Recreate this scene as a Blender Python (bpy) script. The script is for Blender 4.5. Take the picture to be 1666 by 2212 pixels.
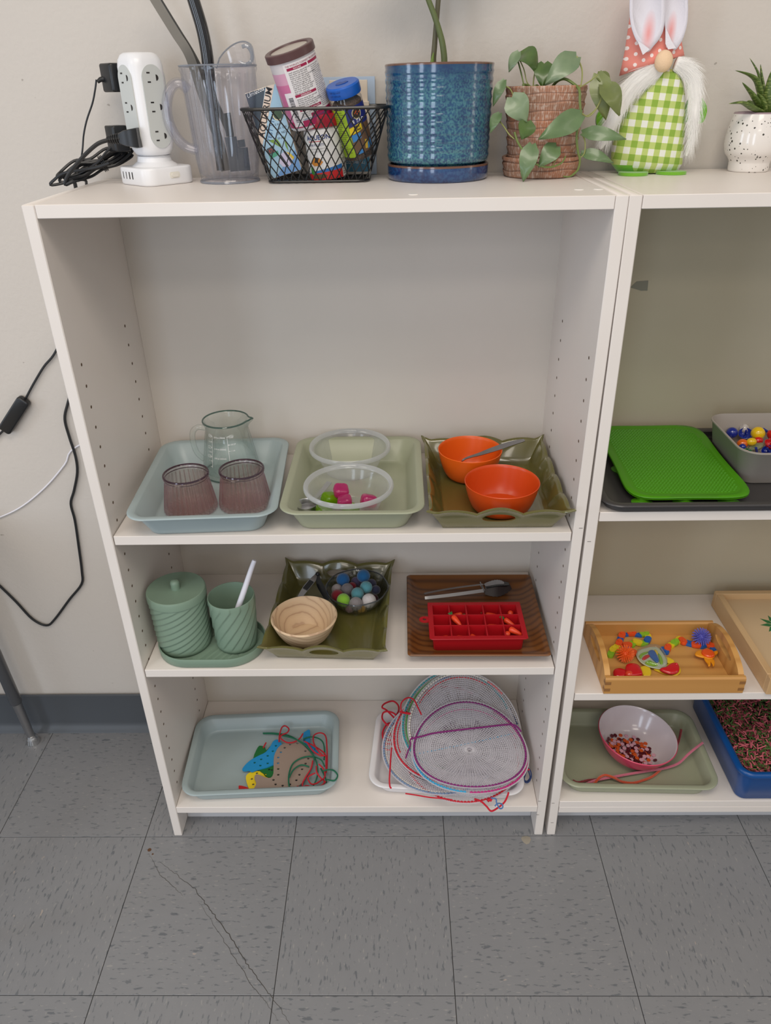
import bpy, math, random
from mathutils import Vector, Matrix, geometry
PI = math.pi
for o in list(bpy.data.objects): bpy.data.objects.remove(o)
S = bpy.context.scene
COL = S.collection

# ---------------------------------------------------------------- camera, world, lamps, exposure
cam = bpy.data.objects.new('camera', bpy.data.cameras.new('camera'))
COL.objects.link(cam)
cam.location = (0.46338, -0.9805, 1.32149)
cam.rotation_euler = (1.04968, 0.01663, 0.00951)
cam.data.sensor_fit = 'VERTICAL'; cam.data.sensor_height = 24
cam.data.lens = 24 * 1600.76 / 2212
cam.data.clip_start = 0.02
S.camera = cam
S.cycles.transparent_max_bounces = 40
S.cycles.max_bounces = 14
S.view_settings.view_transform = 'Standard'
S.view_settings.look = 'None'
S.view_settings.exposure = -0.06
S.view_settings.gamma = 1
S.view_settings.use_curve_mapping = False
W = bpy.data.worlds.new('room_light'); S.world = W; W.use_nodes = True
W.node_tree.nodes['Background'].inputs[0].default_value = (1.0, 0.982, 0.972, 1)
W.node_tree.nodes['Background'].inputs[1].default_value = 0.50
def area(name, loc, target, sx, sy, power, color):
    l = bpy.data.lights.new(name, 'AREA'); l.shape = 'RECTANGLE'; l.size = sx; l.size_y = sy
    l.energy = power; l.color = color
    o = bpy.data.objects.new(name, l); COL.objects.link(o); o.location = loc
    o.rotation_euler = (Vector(target) - Vector(loc)).to_track_quat('-Z', 'Y').to_euler()
    return o
warm = (1.0, 0.905, 0.79); cool = (0.72, 0.84, 1.0)
area('ceiling_panel', (0.45, -1.15, 2.65), (0.45, -1.15, 0), 1.2, 0.6, 22, warm)
area('ceiling_panel', (0.45, -2.9, 2.65), (0.45, -2.9, 0), 1.2, 0.6, 18, warm)
area('ceiling_panel', (0.45, -4.7, 2.65), (0.45, -4.7, 0), 1.2, 0.6, 18, warm)  # added far back as a front fill for the lower shelves
area('ceiling_panel', (2.3, -1.6, 2.65), (2.3, -1.6, 0), 1.2, 0.6, 7, warm)
area('ceiling_panel', (-1.5, -1.6, 2.65), (-1.5, -1.6, 0), 1.2, 0.6, 15, warm)
for wx, wy in ((-0.25, -2.75), (-1.45, -2.15), (-2.30, -0.85)):      # the windows of the room, beyond the left of the frame
    area('window_light', (wx, wy, 1.25), (0.53, 0.1, 0.8), 0.42, 1.3, 10, cool)
area('window_light', (3.0, -0.35, 1.6), (0.6, 0.1, 1.1), 0.25, 1.2, 2, warm)

# ---------------------------------------------------------------- helpers
def lin(c):
    return tuple(((x / 255) / 12.92 if x / 255 <= 0.04045 else ((x / 255 + 0.055) / 1.055) ** 2.4) for x in c[:3]) + (1,)
class NT:
    def __init__(s, m): s.t = m.node_tree; s.n = s.t.nodes; s.l = s.t.links
    def add(s, k, **kw):
        n = s.n.new(k)
        for a, b in kw.items(): setattr(n, a, b)
        return n
    def math(s, op, a, b=None, c=None):
        n = s.n.new('ShaderNodeMath'); n.operation = op
        for i, v in enumerate((a, b, c)):
            if v is None: continue
            if hasattr(v, 'links'): s.l.new(v, n.inputs[i])
            else: n.inputs[i].default_value = v
        return n.outputs[0]
    def mix(s, f, a, b, blend='MIX'):
        n = s.n.new('ShaderNodeMix'); n.data_type = 'RGBA'; n.blend_type = blend
        for i, v in ((0, f), (6, a), (7, b)):
            if hasattr(v, 'links'): s.l.new(v, n.inputs[i])
            else: n.inputs[i].default_value = v
        return n.outputs[2]
    def noise(s, scale, stretch=None, detail=3, coord='Object', vec=None, w=None):
        n = s.n.new('ShaderNodeTexNoise'); n.inputs['Scale'].default_value = scale; n.inputs['Detail'].default_value = detail
        if vec is None:
            tc = s.n.new('ShaderNodeTexCoord'); vec = tc.outputs[coord]
        if stretch:
            mp = s.n.new('ShaderNodeMapping'); mp.inputs['Scale'].default_value = stretch
            s.l.new(vec, mp.inputs['Vector']); vec = mp.outputs[0]
        s.l.new(vec, n.inputs['Vector'])
        return n.outputs['Fac']
    def ramp(s, f, stops, interp='LINEAR'):
        n = s.n.new('ShaderNodeValToRGB'); s.l.new(f, n.inputs[0]); r = n.color_ramp; r.interpolation = interp
        while len(r.elements) < len(stops): r.elements.new(0.5)
        for e, (p, c) in zip(r.elements, stops): e.position = p; e.color = c
        return n.outputs[0]
MATS = {}
def mat(name, c, rough=0.5, metal=0, coat=0, bump=None, var=None, sss=0, alpha=1, sheen=0, spec=0.5):
    if name in MATS: return MATS[name]
    m = bpy.data.materials.new(name); m.use_nodes = True; n = NT(m); b = n.n['Principled BSDF']
    b.inputs['Base Color'].default_value = lin(c); b.inputs['Roughness'].default_value = rough
    b.inputs['Metallic'].default_value = metal; b.inputs['Coat Weight'].default_value = coat; b.inputs['Coat Roughness'].default_value = 0.08
    b.inputs['Specular IOR Level'].default_value = spec
    if sss: b.inputs['Subsurface Weight'].default_value = sss; b.inputs['Subsurface Scale'].default_value = 0.004
    if sheen: b.inputs['Sheen Weight'].default_value = sheen
    if var:   # (scale, second colour)
        f = n.ramp(n.noise(var[0], detail=5), [(0.35, (0, 0, 0, 1)), (0.65, (1, 1, 1, 1))])
        n.l.new(n.mix(f, lin(c), lin(var[1])), b.inputs['Base Color'])
    if bump:
        bp = n.add('ShaderNodeBump'); bp.inputs['Strength'].default_value = bump[1]; bp.inputs['Distance'].default_value = 0.001
        n.l.new(n.noise(bump[0], bump[2] if len(bump) > 2 else None), bp.inputs['Height']); n.l.new(bp.outputs[0], b.inputs['Normal'])
    MATS[name] = m; return m
def clear(name, tint, edge, base=0.03, edgeamt=0.5, rough=0.05, power=3.0, gloss=1.0, refr=0, ribs=None, sheen=None):
    """thin clear glass or plastic: see-through, milkier towards grazing angles, glossy reflections"""
    if name in MATS: return MATS[name]
    m = bpy.data.materials.new(name); m.use_nodes = True; n = NT(m); n.n.remove(n.n['Principled BSDF'])
    tr = n.add('ShaderNodeBsdfTransparent'); tr.inputs[0].default_value = lin(tint)
    if refr:
        gb = n.add('ShaderNodeBsdfGlass'); gb.inputs['Color'].default_value = lin(tint); gb.inputs['Roughness'].default_value = 0; gb.inputs['IOR'].default_value = 1.45
        mx = n.add('ShaderNodeMixShader'); mx.inputs[0].default_value = refr; n.l.new(tr.outputs[0], mx.inputs[1]); n.l.new(gb.outputs[0], mx.inputs[2]); tr = mx
    df = n.add('ShaderNodeBsdfDiffuse'); df.inputs[0].default_value = lin(edge)
    tl = n.add('ShaderNodeBsdfTranslucent'); tl.inputs[0].default_value = lin(edge)
    m0 = n.add('ShaderNodeMixShader'); m0.inputs[0].default_value = 0.5; n.l.new(df.outputs[0], m0.inputs[1]); n.l.new(tl.outputs[0], m0.inputs[2])
    lw = n.add('ShaderNodeLayerWeight'); lw.inputs[0].default_value = 0.5
    f = n.math('ADD', n.math('MULTIPLY', n.math('POWER', lw.outputs['Facing'], power), edgeamt), base)
    if ribs:      # moulded ribs: the glass is thicker, so denser, along each of them
        tc = n.add('ShaderNodeTexCoord'); sx = n.add('ShaderNodeSeparateXYZ'); n.l.new(tc.outputs['Object'], sx.inputs[0])
        st = n.math('SINE', n.math('MULTIPLY', n.math('ARCTAN2', sx.outputs[1], sx.outputs[0]), float(ribs[0])))
        st = n.ramp(st, [(ribs[3] if len(ribs) > 3 else .35, (0, 0, 0, 1)), (.95, (1, 1, 1, 1))])
        hz = n.math('LESS_THAN', sx.outputs[2], ribs[2])
        f = n.math('ADD', f, n.math('MULTIPLY', n.math('MULTIPLY', st, hz), ribs[1]))
    m1 = n.add('ShaderNodeMixShader'); n.l.new(f, m1.inputs[0]); n.l.new(tr.outputs[0], m1.inputs[1]); n.l.new(m0.outputs[0], m1.inputs[2])
    gl = n.add('ShaderNodeBsdfGlossy'); gl.inputs['Roughness'].default_value = rough
    if sheen: gl.inputs['Color'].default_value = lin(sheen)
    fr = n.math('ADD', n.math('MULTIPLY', n.math('POWER', lw.outputs['Facing'], 4.0), 0.55), 0.045)
    m2 = n.add('ShaderNodeMixShader'); n.l.new(n.math('MULTIPLY', fr, gloss), m2.inputs[0]); n.l.new(m1.outputs[0], m2.inputs[1]); n.l.new(gl.outputs[0], m2.inputs[2])
    n.l.new(m2.outputs[0], n.n['Material Output'].inputs[0])
    MATS[name] = m; return m

def catmull(P, n=6, closed=False):
    P = [Vector(p) for p in P]; out = []; N = len(P)
    rng = range(N if closed else N - 1)
    for i in rng:
        if closed: a, b, c, d = P[(i - 1) % N], P[i], P[(i + 1) % N], P[(i + 2) % N]
        else: a, b, c, d = P[max(i - 1, 0)], P[i], P[i + 1], P[min(i + 2, N - 1)]
        for k in range(n):
            t = k / n
            out.append(0.5 * ((2 * b) + (c - a) * t + (2 * a - 5 * b + 4 * c - d) * t * t + (3 * b - a - 3 * c + d) * t ** 3))
    if not closed: out.append(P[-1])
    return out
def rrect(w, d, r, z=0, n=5, cx=0, cy=0):
    r = min(r, w / 2 - 1e-5, d / 2 - 1e-5); P = []
    for sx, sy, a0 in ((1, 1, 0), (-1, 1, 90), (-1, -1, 180), (1, -1, 270)):
        for i in range(n + 1):
            a = math.radians(a0 + 90 * i / n)
            P.append((cx + sx * (w / 2 - r) + r * math.cos(a), cy + sy * (d / 2 - r) + r * math.sin(a), z))
    return P
class MB:
    def __init__(s): s.v = []; s.f = []
    def add(s, v, f):
        o = len(s.v); s.v += [tuple(p) for p in v]; s.f += [tuple(i + o for i in q) for q in f]; return s
    def xf(s, M, since=0):
        s.v = s.v[:since] + [tuple(M @ Vector(p)) for p in s.v[since:]]; return s
    def box(s, x0, x1, y0, y1, z0, z1):
        return s.add([(x, y, z) for z in (z0, z1) for x, y in ((x0, y0), (x1, y0), (x1, y1), (x0, y1))],
                     [(3, 2, 1, 0), (4, 5, 6, 7), (0, 1, 5, 4), (1, 2, 6, 5), (2, 3, 7, 6), (3, 0, 4, 7)])
    def cbox(s, x0, x1, y0, y1, z0, z1, b=0.0008):
        w, d, cx, cy = x1 - x0, y1 - y0, (x0 + x1) / 2, (y0 + y1) / 2
        L = [rrect(w - 2 * b, d - 2 * b, b * .6, z0, 1, cx, cy), rrect(w, d, b, z0 + b, 1, cx, cy), rrect(w, d, b, z1 - b, 1, cx, cy), rrect(w - 2 * b, d - 2 * b, b * .6, z1, 1, cx, cy)]
        return s.loft(L)
    def rbox(s, w, d, h, r, b=0.001, n=5, cx=0, cy=0, z=0):
        L = []
        for k in range(4):
            a = PI / 2 * k / 3; L.append(rrect(w - 2 * b * (1 - math.sin(a)), d - 2 * b * (1 - math.sin(a)), max(r - b * (1 - math.sin(a)), b * .3), z + b * (1 - math.cos(a)), n, cx, cy))
        for k in range(3, -1, -1):
            a = PI / 2 * k / 3; L.append(rrect(w - 2 * b * (1 - math.sin(a)), d - 2 * b * (1 - math.sin(a)), max(r - b * (1 - math.sin(a)), b * .3), z + h - b * (1 - math.cos(a)), n, cx, cy))
        return s.loft(L)
    def loft(s, L, cap0=True, cap1=True, closed=True, loop=False):
        n = len(L[0]); v = [p for l in L for p in l]; f = []
        K = len(L)
        for k in range(K if loop else K - 1):
            a, b = k * n, ((k + 1) % K) * n
            for i in range(n if closed else n - 1):
                j = (i + 1) % n; f.append((a + i, a + j, b + j, b + i))
        if not loop and closed:
            if cap0: f.append(tuple(range(n - 1, -1, -1)))
            if cap1: f.append(tuple((K - 1) * n + i for i in range(n)))
        return s.add(v, f)
    def lathe(s, prof, seg=48, mod=None, cx=0, cy=0, cz=0):
        v = []; f = []; idx = []
        for r, z in prof:
            if r < 1e-7: idx.append([len(v)]); v.append((cx, cy, cz + z))
            else:
                idx.append(list(range(len(v), len(v) + seg)))
                for i in range(seg):
                    a = 2 * PI * i / seg; rr = mod(a, z, r) if mod else r
                    v.append((cx + rr * math.cos(a), cy + rr * math.sin(a), cz + z))
        for A, B in zip(idx, idx[1:]):
            for i in range(seg):
                j = (i + 1) % seg
                if len(A) == 1 and len(B) == 1: break
                if len(A) == 1: f.append((A[0], B[j], B[i]))
                elif len(B) == 1: f.append((A[i], A[j], B[0]))
                else: f.append((A[i], A[j], B[j], B[i]))
        return s.add(v, f)
    def tube(s, P, r, seg=8, closed=False, flat=1.0, cap=True):
        P = [Vector(p) for p in P]; N = len(P); L = []; up = None
        for i in range(N):
            if closed: t = P[(i + 1) % N] - P[(i - 1) % N]
            else: t = P[min(i + 1, N - 1)] - P[max(i - 1, 0)]
            if t.length < 1e-9: t = Vector((0, 0, 1))
            t.normalize()
            if up is None: up = t.orthogonal().normalized() if abs(t.z) > .95 else (Vector((0, 0, 1)) - t * t.z).normalized()
            else:
                up = up - t * up.dot(t); up.normalize()
            sd = t.cross(up); rr = r(i / (N - 1)) if callable(r) else r
            L.append([P[i] + (sd * math.cos(2 * PI * k / seg) + up * flat * math.sin(2 * PI * k / seg)) * rr for k in range(seg)])
        return s.loft(L, cap, cap, True, closed)
    def ell(s, c, r, seg=16, rings=10, M=None):
        o = len(s.v)
        s.lathe([(math.sin(PI * k / rings) if 0 < k < rings else 0, -math.cos(PI * k / rings)) for k in range(rings + 1)], seg)
        rx, ry, rz = r if hasattr(r, '__len__') else (r, r, r)
        T = Matrix.Translation(c) @ (M or Matrix()) @ Matrix.Diagonal((rx, ry, rz, 1))
        return s.xf(T, o)
    def prism(s, P, z0, z1, holes=()):
        """flat outline in x,y with round holes, given a thickness"""
        loops = [[Vector((p[0], p[1], 0)) for p in P]] + [[Vector((p[0], p[1], 0)) for p in h] for h in holes]
        area2 = sum(a.x * b.y - b.x * a.y for a, b in zip(loops[0], loops[0][1:] + loops[0][:1]))
        if area2 < 0: loops[0].reverse()
        for h in loops[1:]:
            if sum(a.x * b.y - b.x * a.y for a, b in zip(h, h[1:] + h[:1])) > 0: h.reverse()
        tris = geometry.tessellate_polygon(loops)
        fl = [p for l in loops for p in l]; n = len(fl)
        v = [(p.x, p.y, z1) for p in fl] + [(p.x, p.y, z0) for p in fl]; f = []
        for t in tris:
            a, b, c = (fl[i] for i in t)
            up = (b - a).cross(c - a).z > 0
            t = t if up else t[::-1]
            f.append(tuple(t)); f.append(tuple(i + n for i in t[::-1]))
        o = 0
        for l in loops:
            m = len(l)
            for i in range(m):
                j = (i + 1) % m; f.append((o + i, o + i + n, o + j + n, o + j))
            o += m
        return s.add(v, f)
def mesh(name, mb, m, angle=38):
    me = bpy.data.meshes.new(name); me.from_pydata(mb.v, [], mb.f); me.update()
    me.polygons.foreach_set('use_smooth', [True] * len(me.polygons))
    if angle < 180: me.set_sharp_from_angle(angle=math.radians(angle))
    for x in (m if isinstance(m, (list, tuple)) else [m]): me.materials.append(x)
    return me
def obj(name, mb, m, parent=None, loc=(0, 0, 0), rot=(0, 0, 0), angle=38, label=None, kind=None):
    me = mb if isinstance(mb, bpy.types.Mesh) else mesh(name, mb, m, angle)
    o = bpy.data.objects.new(name, me); COL.objects.link(o); o.location = loc; o.rotation_euler = rot
    if parent: o.parent = parent
    if label: o['label'] = label
    if kind: o['kind'] = kind
    return o
def tag(o, label, cat, group=None):
    o['label'] = label; o['category'] = cat
    if group: o['group'] = group
    return o
def thing(name, label, cat, loc=(0, 0, 0), rot=(0, 0, 0), group=None):
    o = bpy.data.objects.new(name, None); COL.objects.link(o); o.location = loc; o.rotation_euler = rot; o.empty_display_size = 0.02
    return tag(o, label, cat, group)
def struct(name, mb, m, **k):
    o = obj(name, mb, m, **k); o['kind'] = 'structure'; return o
def copy_of(src, loc, rot=None, label=None, group=None):
    r = src.copy(); COL.objects.link(r); r.location = loc
    if rot is not None: r.rotation_euler = rot
    if label: r['label'] = label
    if group: r['group'] = group
    for ch in list(src.children):
        c = ch.copy(); COL.objects.link(c); c.parent = r
    return r
_tc = {}
def text2d(s, size, align='CENTER', shear=0.0, bold=0.0):
    k = (s, align, shear, bold)
    if k not in _tc:
        cu = bpy.data.curves.new('t', 'FONT'); cu.body = s; cu.size = 1; cu.align_x = align; cu.shear = shear; cu.resolution_u = 2; cu.offset = bold
        o = bpy.data.objects.new('t', cu); COL.objects.link(o)
        dg = bpy.context.evaluated_depsgraph_get(); dg.update(); me = bpy.data.meshes.new_from_object(o.evaluated_get(dg))
        _tc[k] = ([(v.co.x, v.co.y) for v in me.vertices], [tuple(p.vertices) for p in me.polygons])
        bpy.data.objects.remove(o); bpy.data.curves.remove(cu); bpy.data.meshes.remove(me)
    v, f = _tc[k]
    return [(x * size, y * size) for x, y in v], f
def put_text(mb, s, size, u, v, fn, rot=0, **k):
    V, F = text2d(s, size, **k); c, sn = math.cos(rot), math.sin(rot)
    return mb.add([fn(u + x * c - y * sn, v + x * sn + y * c) for x, y in V], F)
def patch(mb, P, fn, sub=0.004):
    """flat printed patch (convex outline in u,v) laid on a surface by fn, cut fine enough to follow curves"""
    us = [p[0] for p in P]; u0, u1 = min(us), max(us); n = max(1, int((u1 - u0) / sub)); N = len(P)
    def cut(u):
        ys = []
        for a, b in zip(P, P[1:] + P[:1]):
            if abs(a[0] - b[0]) < 1e-12:
                if abs(a[0] - u) < 1e-7: ys += [a[1], b[1]]
                continue
            t = (u - a[0]) / (b[0] - a[0])
            if -1e-6 <= t <= 1 + 1e-6: ys.append(a[1] + t * (b[1] - a[1]))
        return (min(ys), max(ys)) if ys else (0, 0)
    cols = sorted(set([u0 + (u1 - u0) * i / n for i in range(n + 1)] + us)); v = []; f = []
    for u in cols:
        lo, hi = cut(u); v += [fn(u, lo), fn(u, hi)]
    for i in range(len(cols) - 1): f.append((2 * i, 2 * i + 2, 2 * i + 3, 2 * i + 1))
    return mb.add(v, f)
def cyl_fn(r, a0=0, off=0.0002, z0=0):
    """u runs along the girth of a cylinder, centred on its front (-y)"""
    return lambda u, v: ((r + off) * math.sin(u / r + a0), -(r + off) * math.cos(u / r + a0), z0 + v)
def circ(cx, cy, r, n=14): return [(cx + r * math.cos(2 * PI * i / n), cy + r * math.sin(2 * PI * i / n)) for i in range(n)]

# ---------------------------------------------------------------- materials
white_lam = mat('white_laminate', (230, 223, 217), 0.38, bump=(900, 0.05), var=(3, (225, 217, 210)))
back_lam = mat('backing_board', (216, 209, 201), 0.42, var=(2.2, (208, 201, 191)))
back_lam2 = mat('backing_board_olive', (188, 179, 157), 0.42, var=(2.2, (180, 170, 146)))  # right back board, darker and yellower than the left one
hole_m = mat('hole_brown', (92, 72, 54), 0.9)
blackp = mat('black_plastic', (22, 23, 25), 0.32)
blackc = mat('black_cord', (26, 27, 29), 0.42)
whitep = mat('white_plastic', (232, 232, 234), 0.3)
steel = mat('brushed_steel', (190, 190, 192), 0.28, metal=1, bump=(400, 0.1))
chrome = mat('chrome', (215, 215, 215), 0.12, metal=1)
ink = mat('black_ink', (38, 36, 40), 0.6)
wink = mat('white_ink', (240, 240, 240), 0.5)

H = 1.2017; T = 0.0163; Wd = 0.7505; D = 0.2945
h1, h2, h3 = 0.7183, 0.4436, 0.0861
g1_, g2_, g3_ = 0.7534, 0.3824, 0.1001
WALL = 0.303

# ---------------------------------------------------------------- room
def wall_material():
    m = bpy.data.materials.new('painted_wall'); m.use_nodes = True; n = NT(m); b = n.n['Principled BSDF']; b.inputs['Roughness'].default_value = 0.6
    base = n.mix(n.noise(1.6, detail=4), lin((206, 199, 191)), lin((199, 191, 182)))
    spots = n.ramp(n.noise(55, detail=2, stretch=(1, 1, 1.3)), [(0.77, (0, 0, 0, 1)), (0.79, (1, 1, 1, 1))])
    base = n.mix(n.math('MULTIPLY', spots, 0.55), base, lin((128, 117, 106)))
    n.l.new(base, b.inputs['Base Color'])
    bp = n.add('ShaderNodeBump'); bp.inputs['Strength'].default_value = 0.25; bp.inputs['Distance'].default_value = 0.002
    n.l.new(n.noise(160, detail=4), bp.inputs['Height']); n.l.new(bp.outputs[0], b.inputs['Normal'])
    return m
struct('wall_back', MB().box(-2.6, 3.4, WALL, WALL + 0.1, -0.02, 2.7), wall_material())
def tile_material():
    m = bpy.data.materials.new('vinyl_tile'); m.use_nodes = True; n = NT(m); b = n.n['Principled BSDF']; b.inputs['Roughness'].default_value = 0.36
    tc = n.add('ShaderNodeTexCoord'); oi = n.add('ShaderNodeObjectInfo')
    mp = n.add('ShaderNodeMapping'); n.l.new(tc.outputs['Object'], mp.inputs['Vector'])
    cb = n.add('ShaderNodeCombineXYZ'); r = n.math('MULTIPLY', oi.outputs['Random'], 37.0); n.l.new(r, cb.inputs[0]); n.l.new(r, cb.inputs[1]); n.l.new(cb.outputs[0], mp.inputs['Location'])
    v = mp.outputs[0]
    base = n.mix(n.noise(9, detail=4, vec=v), lin((127, 127, 129)), lin((135, 135, 136)))
    base = n.mix(n.math('MULTIPLY', n.noise(70, stretch=(0.35, 1, 1), vec=v), 0.5), base, lin((120, 121, 123)))
    def fleck(sc, st, lo, hi, col, am, base, off):
        m2 = n.add('ShaderNodeMapping'); m2.inputs['Location'].default_value = (off, off * .7, 0); n.l.new(v, m2.inputs['Vector'])
        f = n.ramp(n.noise(sc, stretch=st, vec=m2.outputs[0], detail=3), [(lo, (0, 0, 0, 1)), (hi, (1, 1, 1, 1))])
        return n.mix(n.math('MULTIPLY', f, am), base, lin(col))
    base = fleck(190, (0.3, 1, 1), 0.60, 0.65, (92, 96, 100), 0.75, base, 0)
    base = fleck(85, (0.36, 1, 1), 0.68, 0.71, (88, 92, 97), 0.75, base, 5)
    base = fleck(240, (0.3, 1, 1), 0.64, 0.68, (158, 155, 150), 0.5, base, 11)
    base = fleck(90, (0.4, 1, 1), 0.73, 0.75, (172, 158, 146), 0.7, base, 17)
    n.l.new(base, b.inputs['Base Color'])
    bp = n.add('ShaderNodeBump'); bp.inputs['Strength'].default_value = 0.08; bp.inputs['Distance'].default_value = 0.001
    n.l.new(n.noise(300), bp.inputs['Height']); n.l.new(bp.outputs[0], b.inputs['Normal'])
    return m
floor = struct('floor', MB().box(-2.6, 3.4, -2.4, WALL, -0.03, -0.0025), mat('tile_joint', (62, 60, 58), 0.8))
tile_m = tile_material(); TS = 0.3048; tb = MB(); e = TS / 2 - 0.0006
tb.loft([rrect(2 * e, 2 * e, 0.0005, -0.0025, 1), rrect(2 * e, 2 * e, 0.0005, -0.0004, 1), rrect(2 * e - 0.0008, 2 * e - 0.0008, 0.0005, 0, 1)], cap0=False)
tile_me = mesh('tile', tb, tile_m, 5)
rnd = random.Random(11)
for j in range(-4, 1):
    for i in range(-5, 8):
        o = obj('tile', tile_me, None, floor, (-0.0581 + (i + .5) * TS, -0.0021 + (j + .5) * TS, 0))
        o.rotation_euler.z = 0 if (i + j) % 2 else PI / 2
crack = MB()
def ribbon(P, w, z=0.00025):
    P = [Vector(p) for p in P]; L = []
    for i, q in enumerate(P):
        t = (P[min(i + 1, len(P) - 1)] - P[max(i - 1, 0)]).normalized(); sd = Vector((-t.y, t.x, 0)) * w * (0.25 + 0.75 * math.sin(PI * min(0.98, max(0.02, i / (len(P) - 1)))))
        L.append([(q.x - sd.x, q.y - sd.y, z), (q.x + sd.x, q.y + sd.y, z)])
    crack.loft(L, closed=False)
def jag(P, n=9, a=0.0013):
    out = []
    for p, q in zip(P, P[1:]):
        for k in range(n): out.append((p[0] + (q[0] - p[0]) * k / n + rnd.uniform(-a, a), p[1] + (q[1] - p[1]) * k / n + rnd.uniform(-a, a), 0))
    return out + [P[-1]]
ribbon(jag([(-0.0139,-0.0591,0.0),(0.0304,-0.0889,0.0),(0.0683,-0.1157,0.0),(0.1029,-0.1526,0.0),(0.1356,-0.186,0.0),(0.17,-0.2255,0.0),(0.1945,-0.2575,0.0),(0.2328,-0.2978,0.0),(0.2556,-0.3211,0.0),(0.2793,-0.3506,0.0)]), 0.0007)
ribbon(jag([(-0.0401,-0.0417,0.0),(-0.0063,-0.0869,0.0),(0.0271,-0.111,0.0),(0.0495,-0.1297,0.0)]), 0.0004)
ribbon(jag([(0.0835,-0.1435,0.0),(0.1293,-0.1963,0.0),(0.1673,-0.2416,0.0),(0.2083,-0.2919,0.0),(0.2314,-0.3139,0.0),(0.259,-0.3458,-0.0)]), 0.0004)
obj('floor_crack', crack, mat('crack_dirt', (66, 62, 58), 0.9), floor, label='thin dark crack running across two tiles')
dots = MB()
for q, rr in zip([(-0.0419,-0.0324,0.0),(-0.0327,-0.0418,0.0)], (0.004, 0.002)): dots.lathe([(0, 0.0004), (rr, 0.0002)], 9, cx=q[0], cy=q[1])
obj('floor_speck', dots, mat('debris', (92, 62, 38), 0.9), floor)
dots = MB()
for q in [(0.716,-0.0113,0.0)]: dots.lathe([(0, 0.0008), (0.008, 0.0007), (0.0095, 0.0002)], 11, mod=lambda a, z, r: r * (1 + .12 * math.sin(3 * a)), cx=q[0], cy=q[1])
obj('adhesive_spot', dots, mat('old_glue', (150, 142, 128), 0.35), floor, label='dried glue spot stuck to the tile')
bm_ = mat('cove_base_rubber', (76, 80, 85), 0.42, bump=(30, 0.1))
prof = [(WALL - 0.001, 0.1), (WALL - 0.006, 0.107), (WALL - 0.0095, 0.105), (WALL - 0.0095, 0.022), (WALL - 0.013, 0.010), (WALL - 0.022, 0.003), (WALL - 0.024, 0.0003), (WALL - 0.001, 0.0003)]
bb = MB().loft([[(x, y, z) for y, z in prof] for x in (-2.6, -0.004)])
struct('baseboard_back', bb, bm_)

# ---------------------------------------------------------------- bookcases
def bookcase(name, label, x0, width, slant, shelves, back_mat, extra_strip, top_slant_left):
    """x0 = left outer edge at the top; slant moves the foot of the left panel outwards"""
    t = thing(name, label, 'bookcase', (x0, 0, 0))
    def panel(xa, shift, inner):
        p = MB(); L = []
        b = 0.0012
        for z, q in ((0, b), (b, 0), (H - b, 0), (H, b)):
            dx = shift * (1 - z / H)
            L.append([(x + dx, y, z) for x, y, _ in rrect(T - 2 * q, D + 0.004 - 2 * q, 0.0012, 0, 1, xa + T / 2, (D + 0.004) / 2)])
        p.loft(L); o = obj('side_panel', p, white_lam, t)
        hs = MB(); z = 0.9863
        xin = xa + (T if inner > 0 else 0)
        while z > 0.12:
            for y in ((0.032, 0.228) if inner > 0 else (0.033, 0.2205)):
                n0 = len(hs.v); hs.lathe([(0, 0.0004), (0.0021, 0.0004), (0.0026, 0.0001)], 8)
                hs.xf(Matrix.Translation((xin + shift * (1 - z / H), y, z)) @ Matrix.Rotation(PI / 2 * inner, 4, 'Y'), n0)
            z -= 0.032
        h = obj('pin_hole', hs, hole_m, o, label='dark shelf pin holes in two rows', kind='stuff')
    panel(0, slant, 1); panel(width - T, 0, -1)
    g = 0.0006
    obj('top_board', MB().cbox(T + g, width - T - g, 0.0, D, H - T, H, 0.0007), white_lam, t)
    for z, fixed in shelves:
        xa = T + slant * (1 - z / H) + (g if fixed else 0.0015)
        o = obj('shelf', MB().cbox(xa, width - T - (g if fixed else 0.0018), 0.0015 if not fixed else 0, D - 0.0005, z - T, z, 0.0007), white_lam, t)
    obj('back_panel', MB().box(T + slant + .0002, width - T, D, D + 0.0035, 0.06, H - 0.0005), back_mat, t)
    zb = shelves[-1][0] - T - 0.0003
    if extra_strip:
        obj('lower_strip', MB().cbox(T + slant + g, width - T - g, 0, 0.018, zb - 0.0157, zb, 0.0006), white_lam, t)
        zb = zb
    obj('kickboard', MB().box(T + slant + g, width - T - g, 0.046, 0.06, 0.0, zb - 0.0002), mat('kickboard_white', (205, 206, 210), 0.5), t)
    return t
b1 = bookcase('bookcase', 'white laminate bookcase with three shelves standing against the wall, left one fully in view', 0, Wd, 0, [(h1, False), (h2, False), (h3, True)], back_lam, False, 0)
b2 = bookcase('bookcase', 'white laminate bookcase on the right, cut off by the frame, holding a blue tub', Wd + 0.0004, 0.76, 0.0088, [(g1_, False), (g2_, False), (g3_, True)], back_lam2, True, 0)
for bc, pts in ((b1, [(0.7452,-0.0001,0.7266),(0.7361,-0.0001,0.1012),(0.7359,-0.0001,0.0615)]), (b2, [(0.7609,-0.0001,0.702),(0.7629,-0.0001,0.0956),(0.7666,-0.0001,0.0376)])):
    sc = MB(); ox = bc.location.x
    for q in pts: sc.box(q[0] - ox - 0.0028, q[0] - ox + 0.0028, -0.0003, 0.0002, q[2] - 0.0004, q[2] + 0.0005)
    obj('scuff_mark', sc, mat('scuff', (120, 116, 110), .8), bc, kind='stuff')
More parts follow.
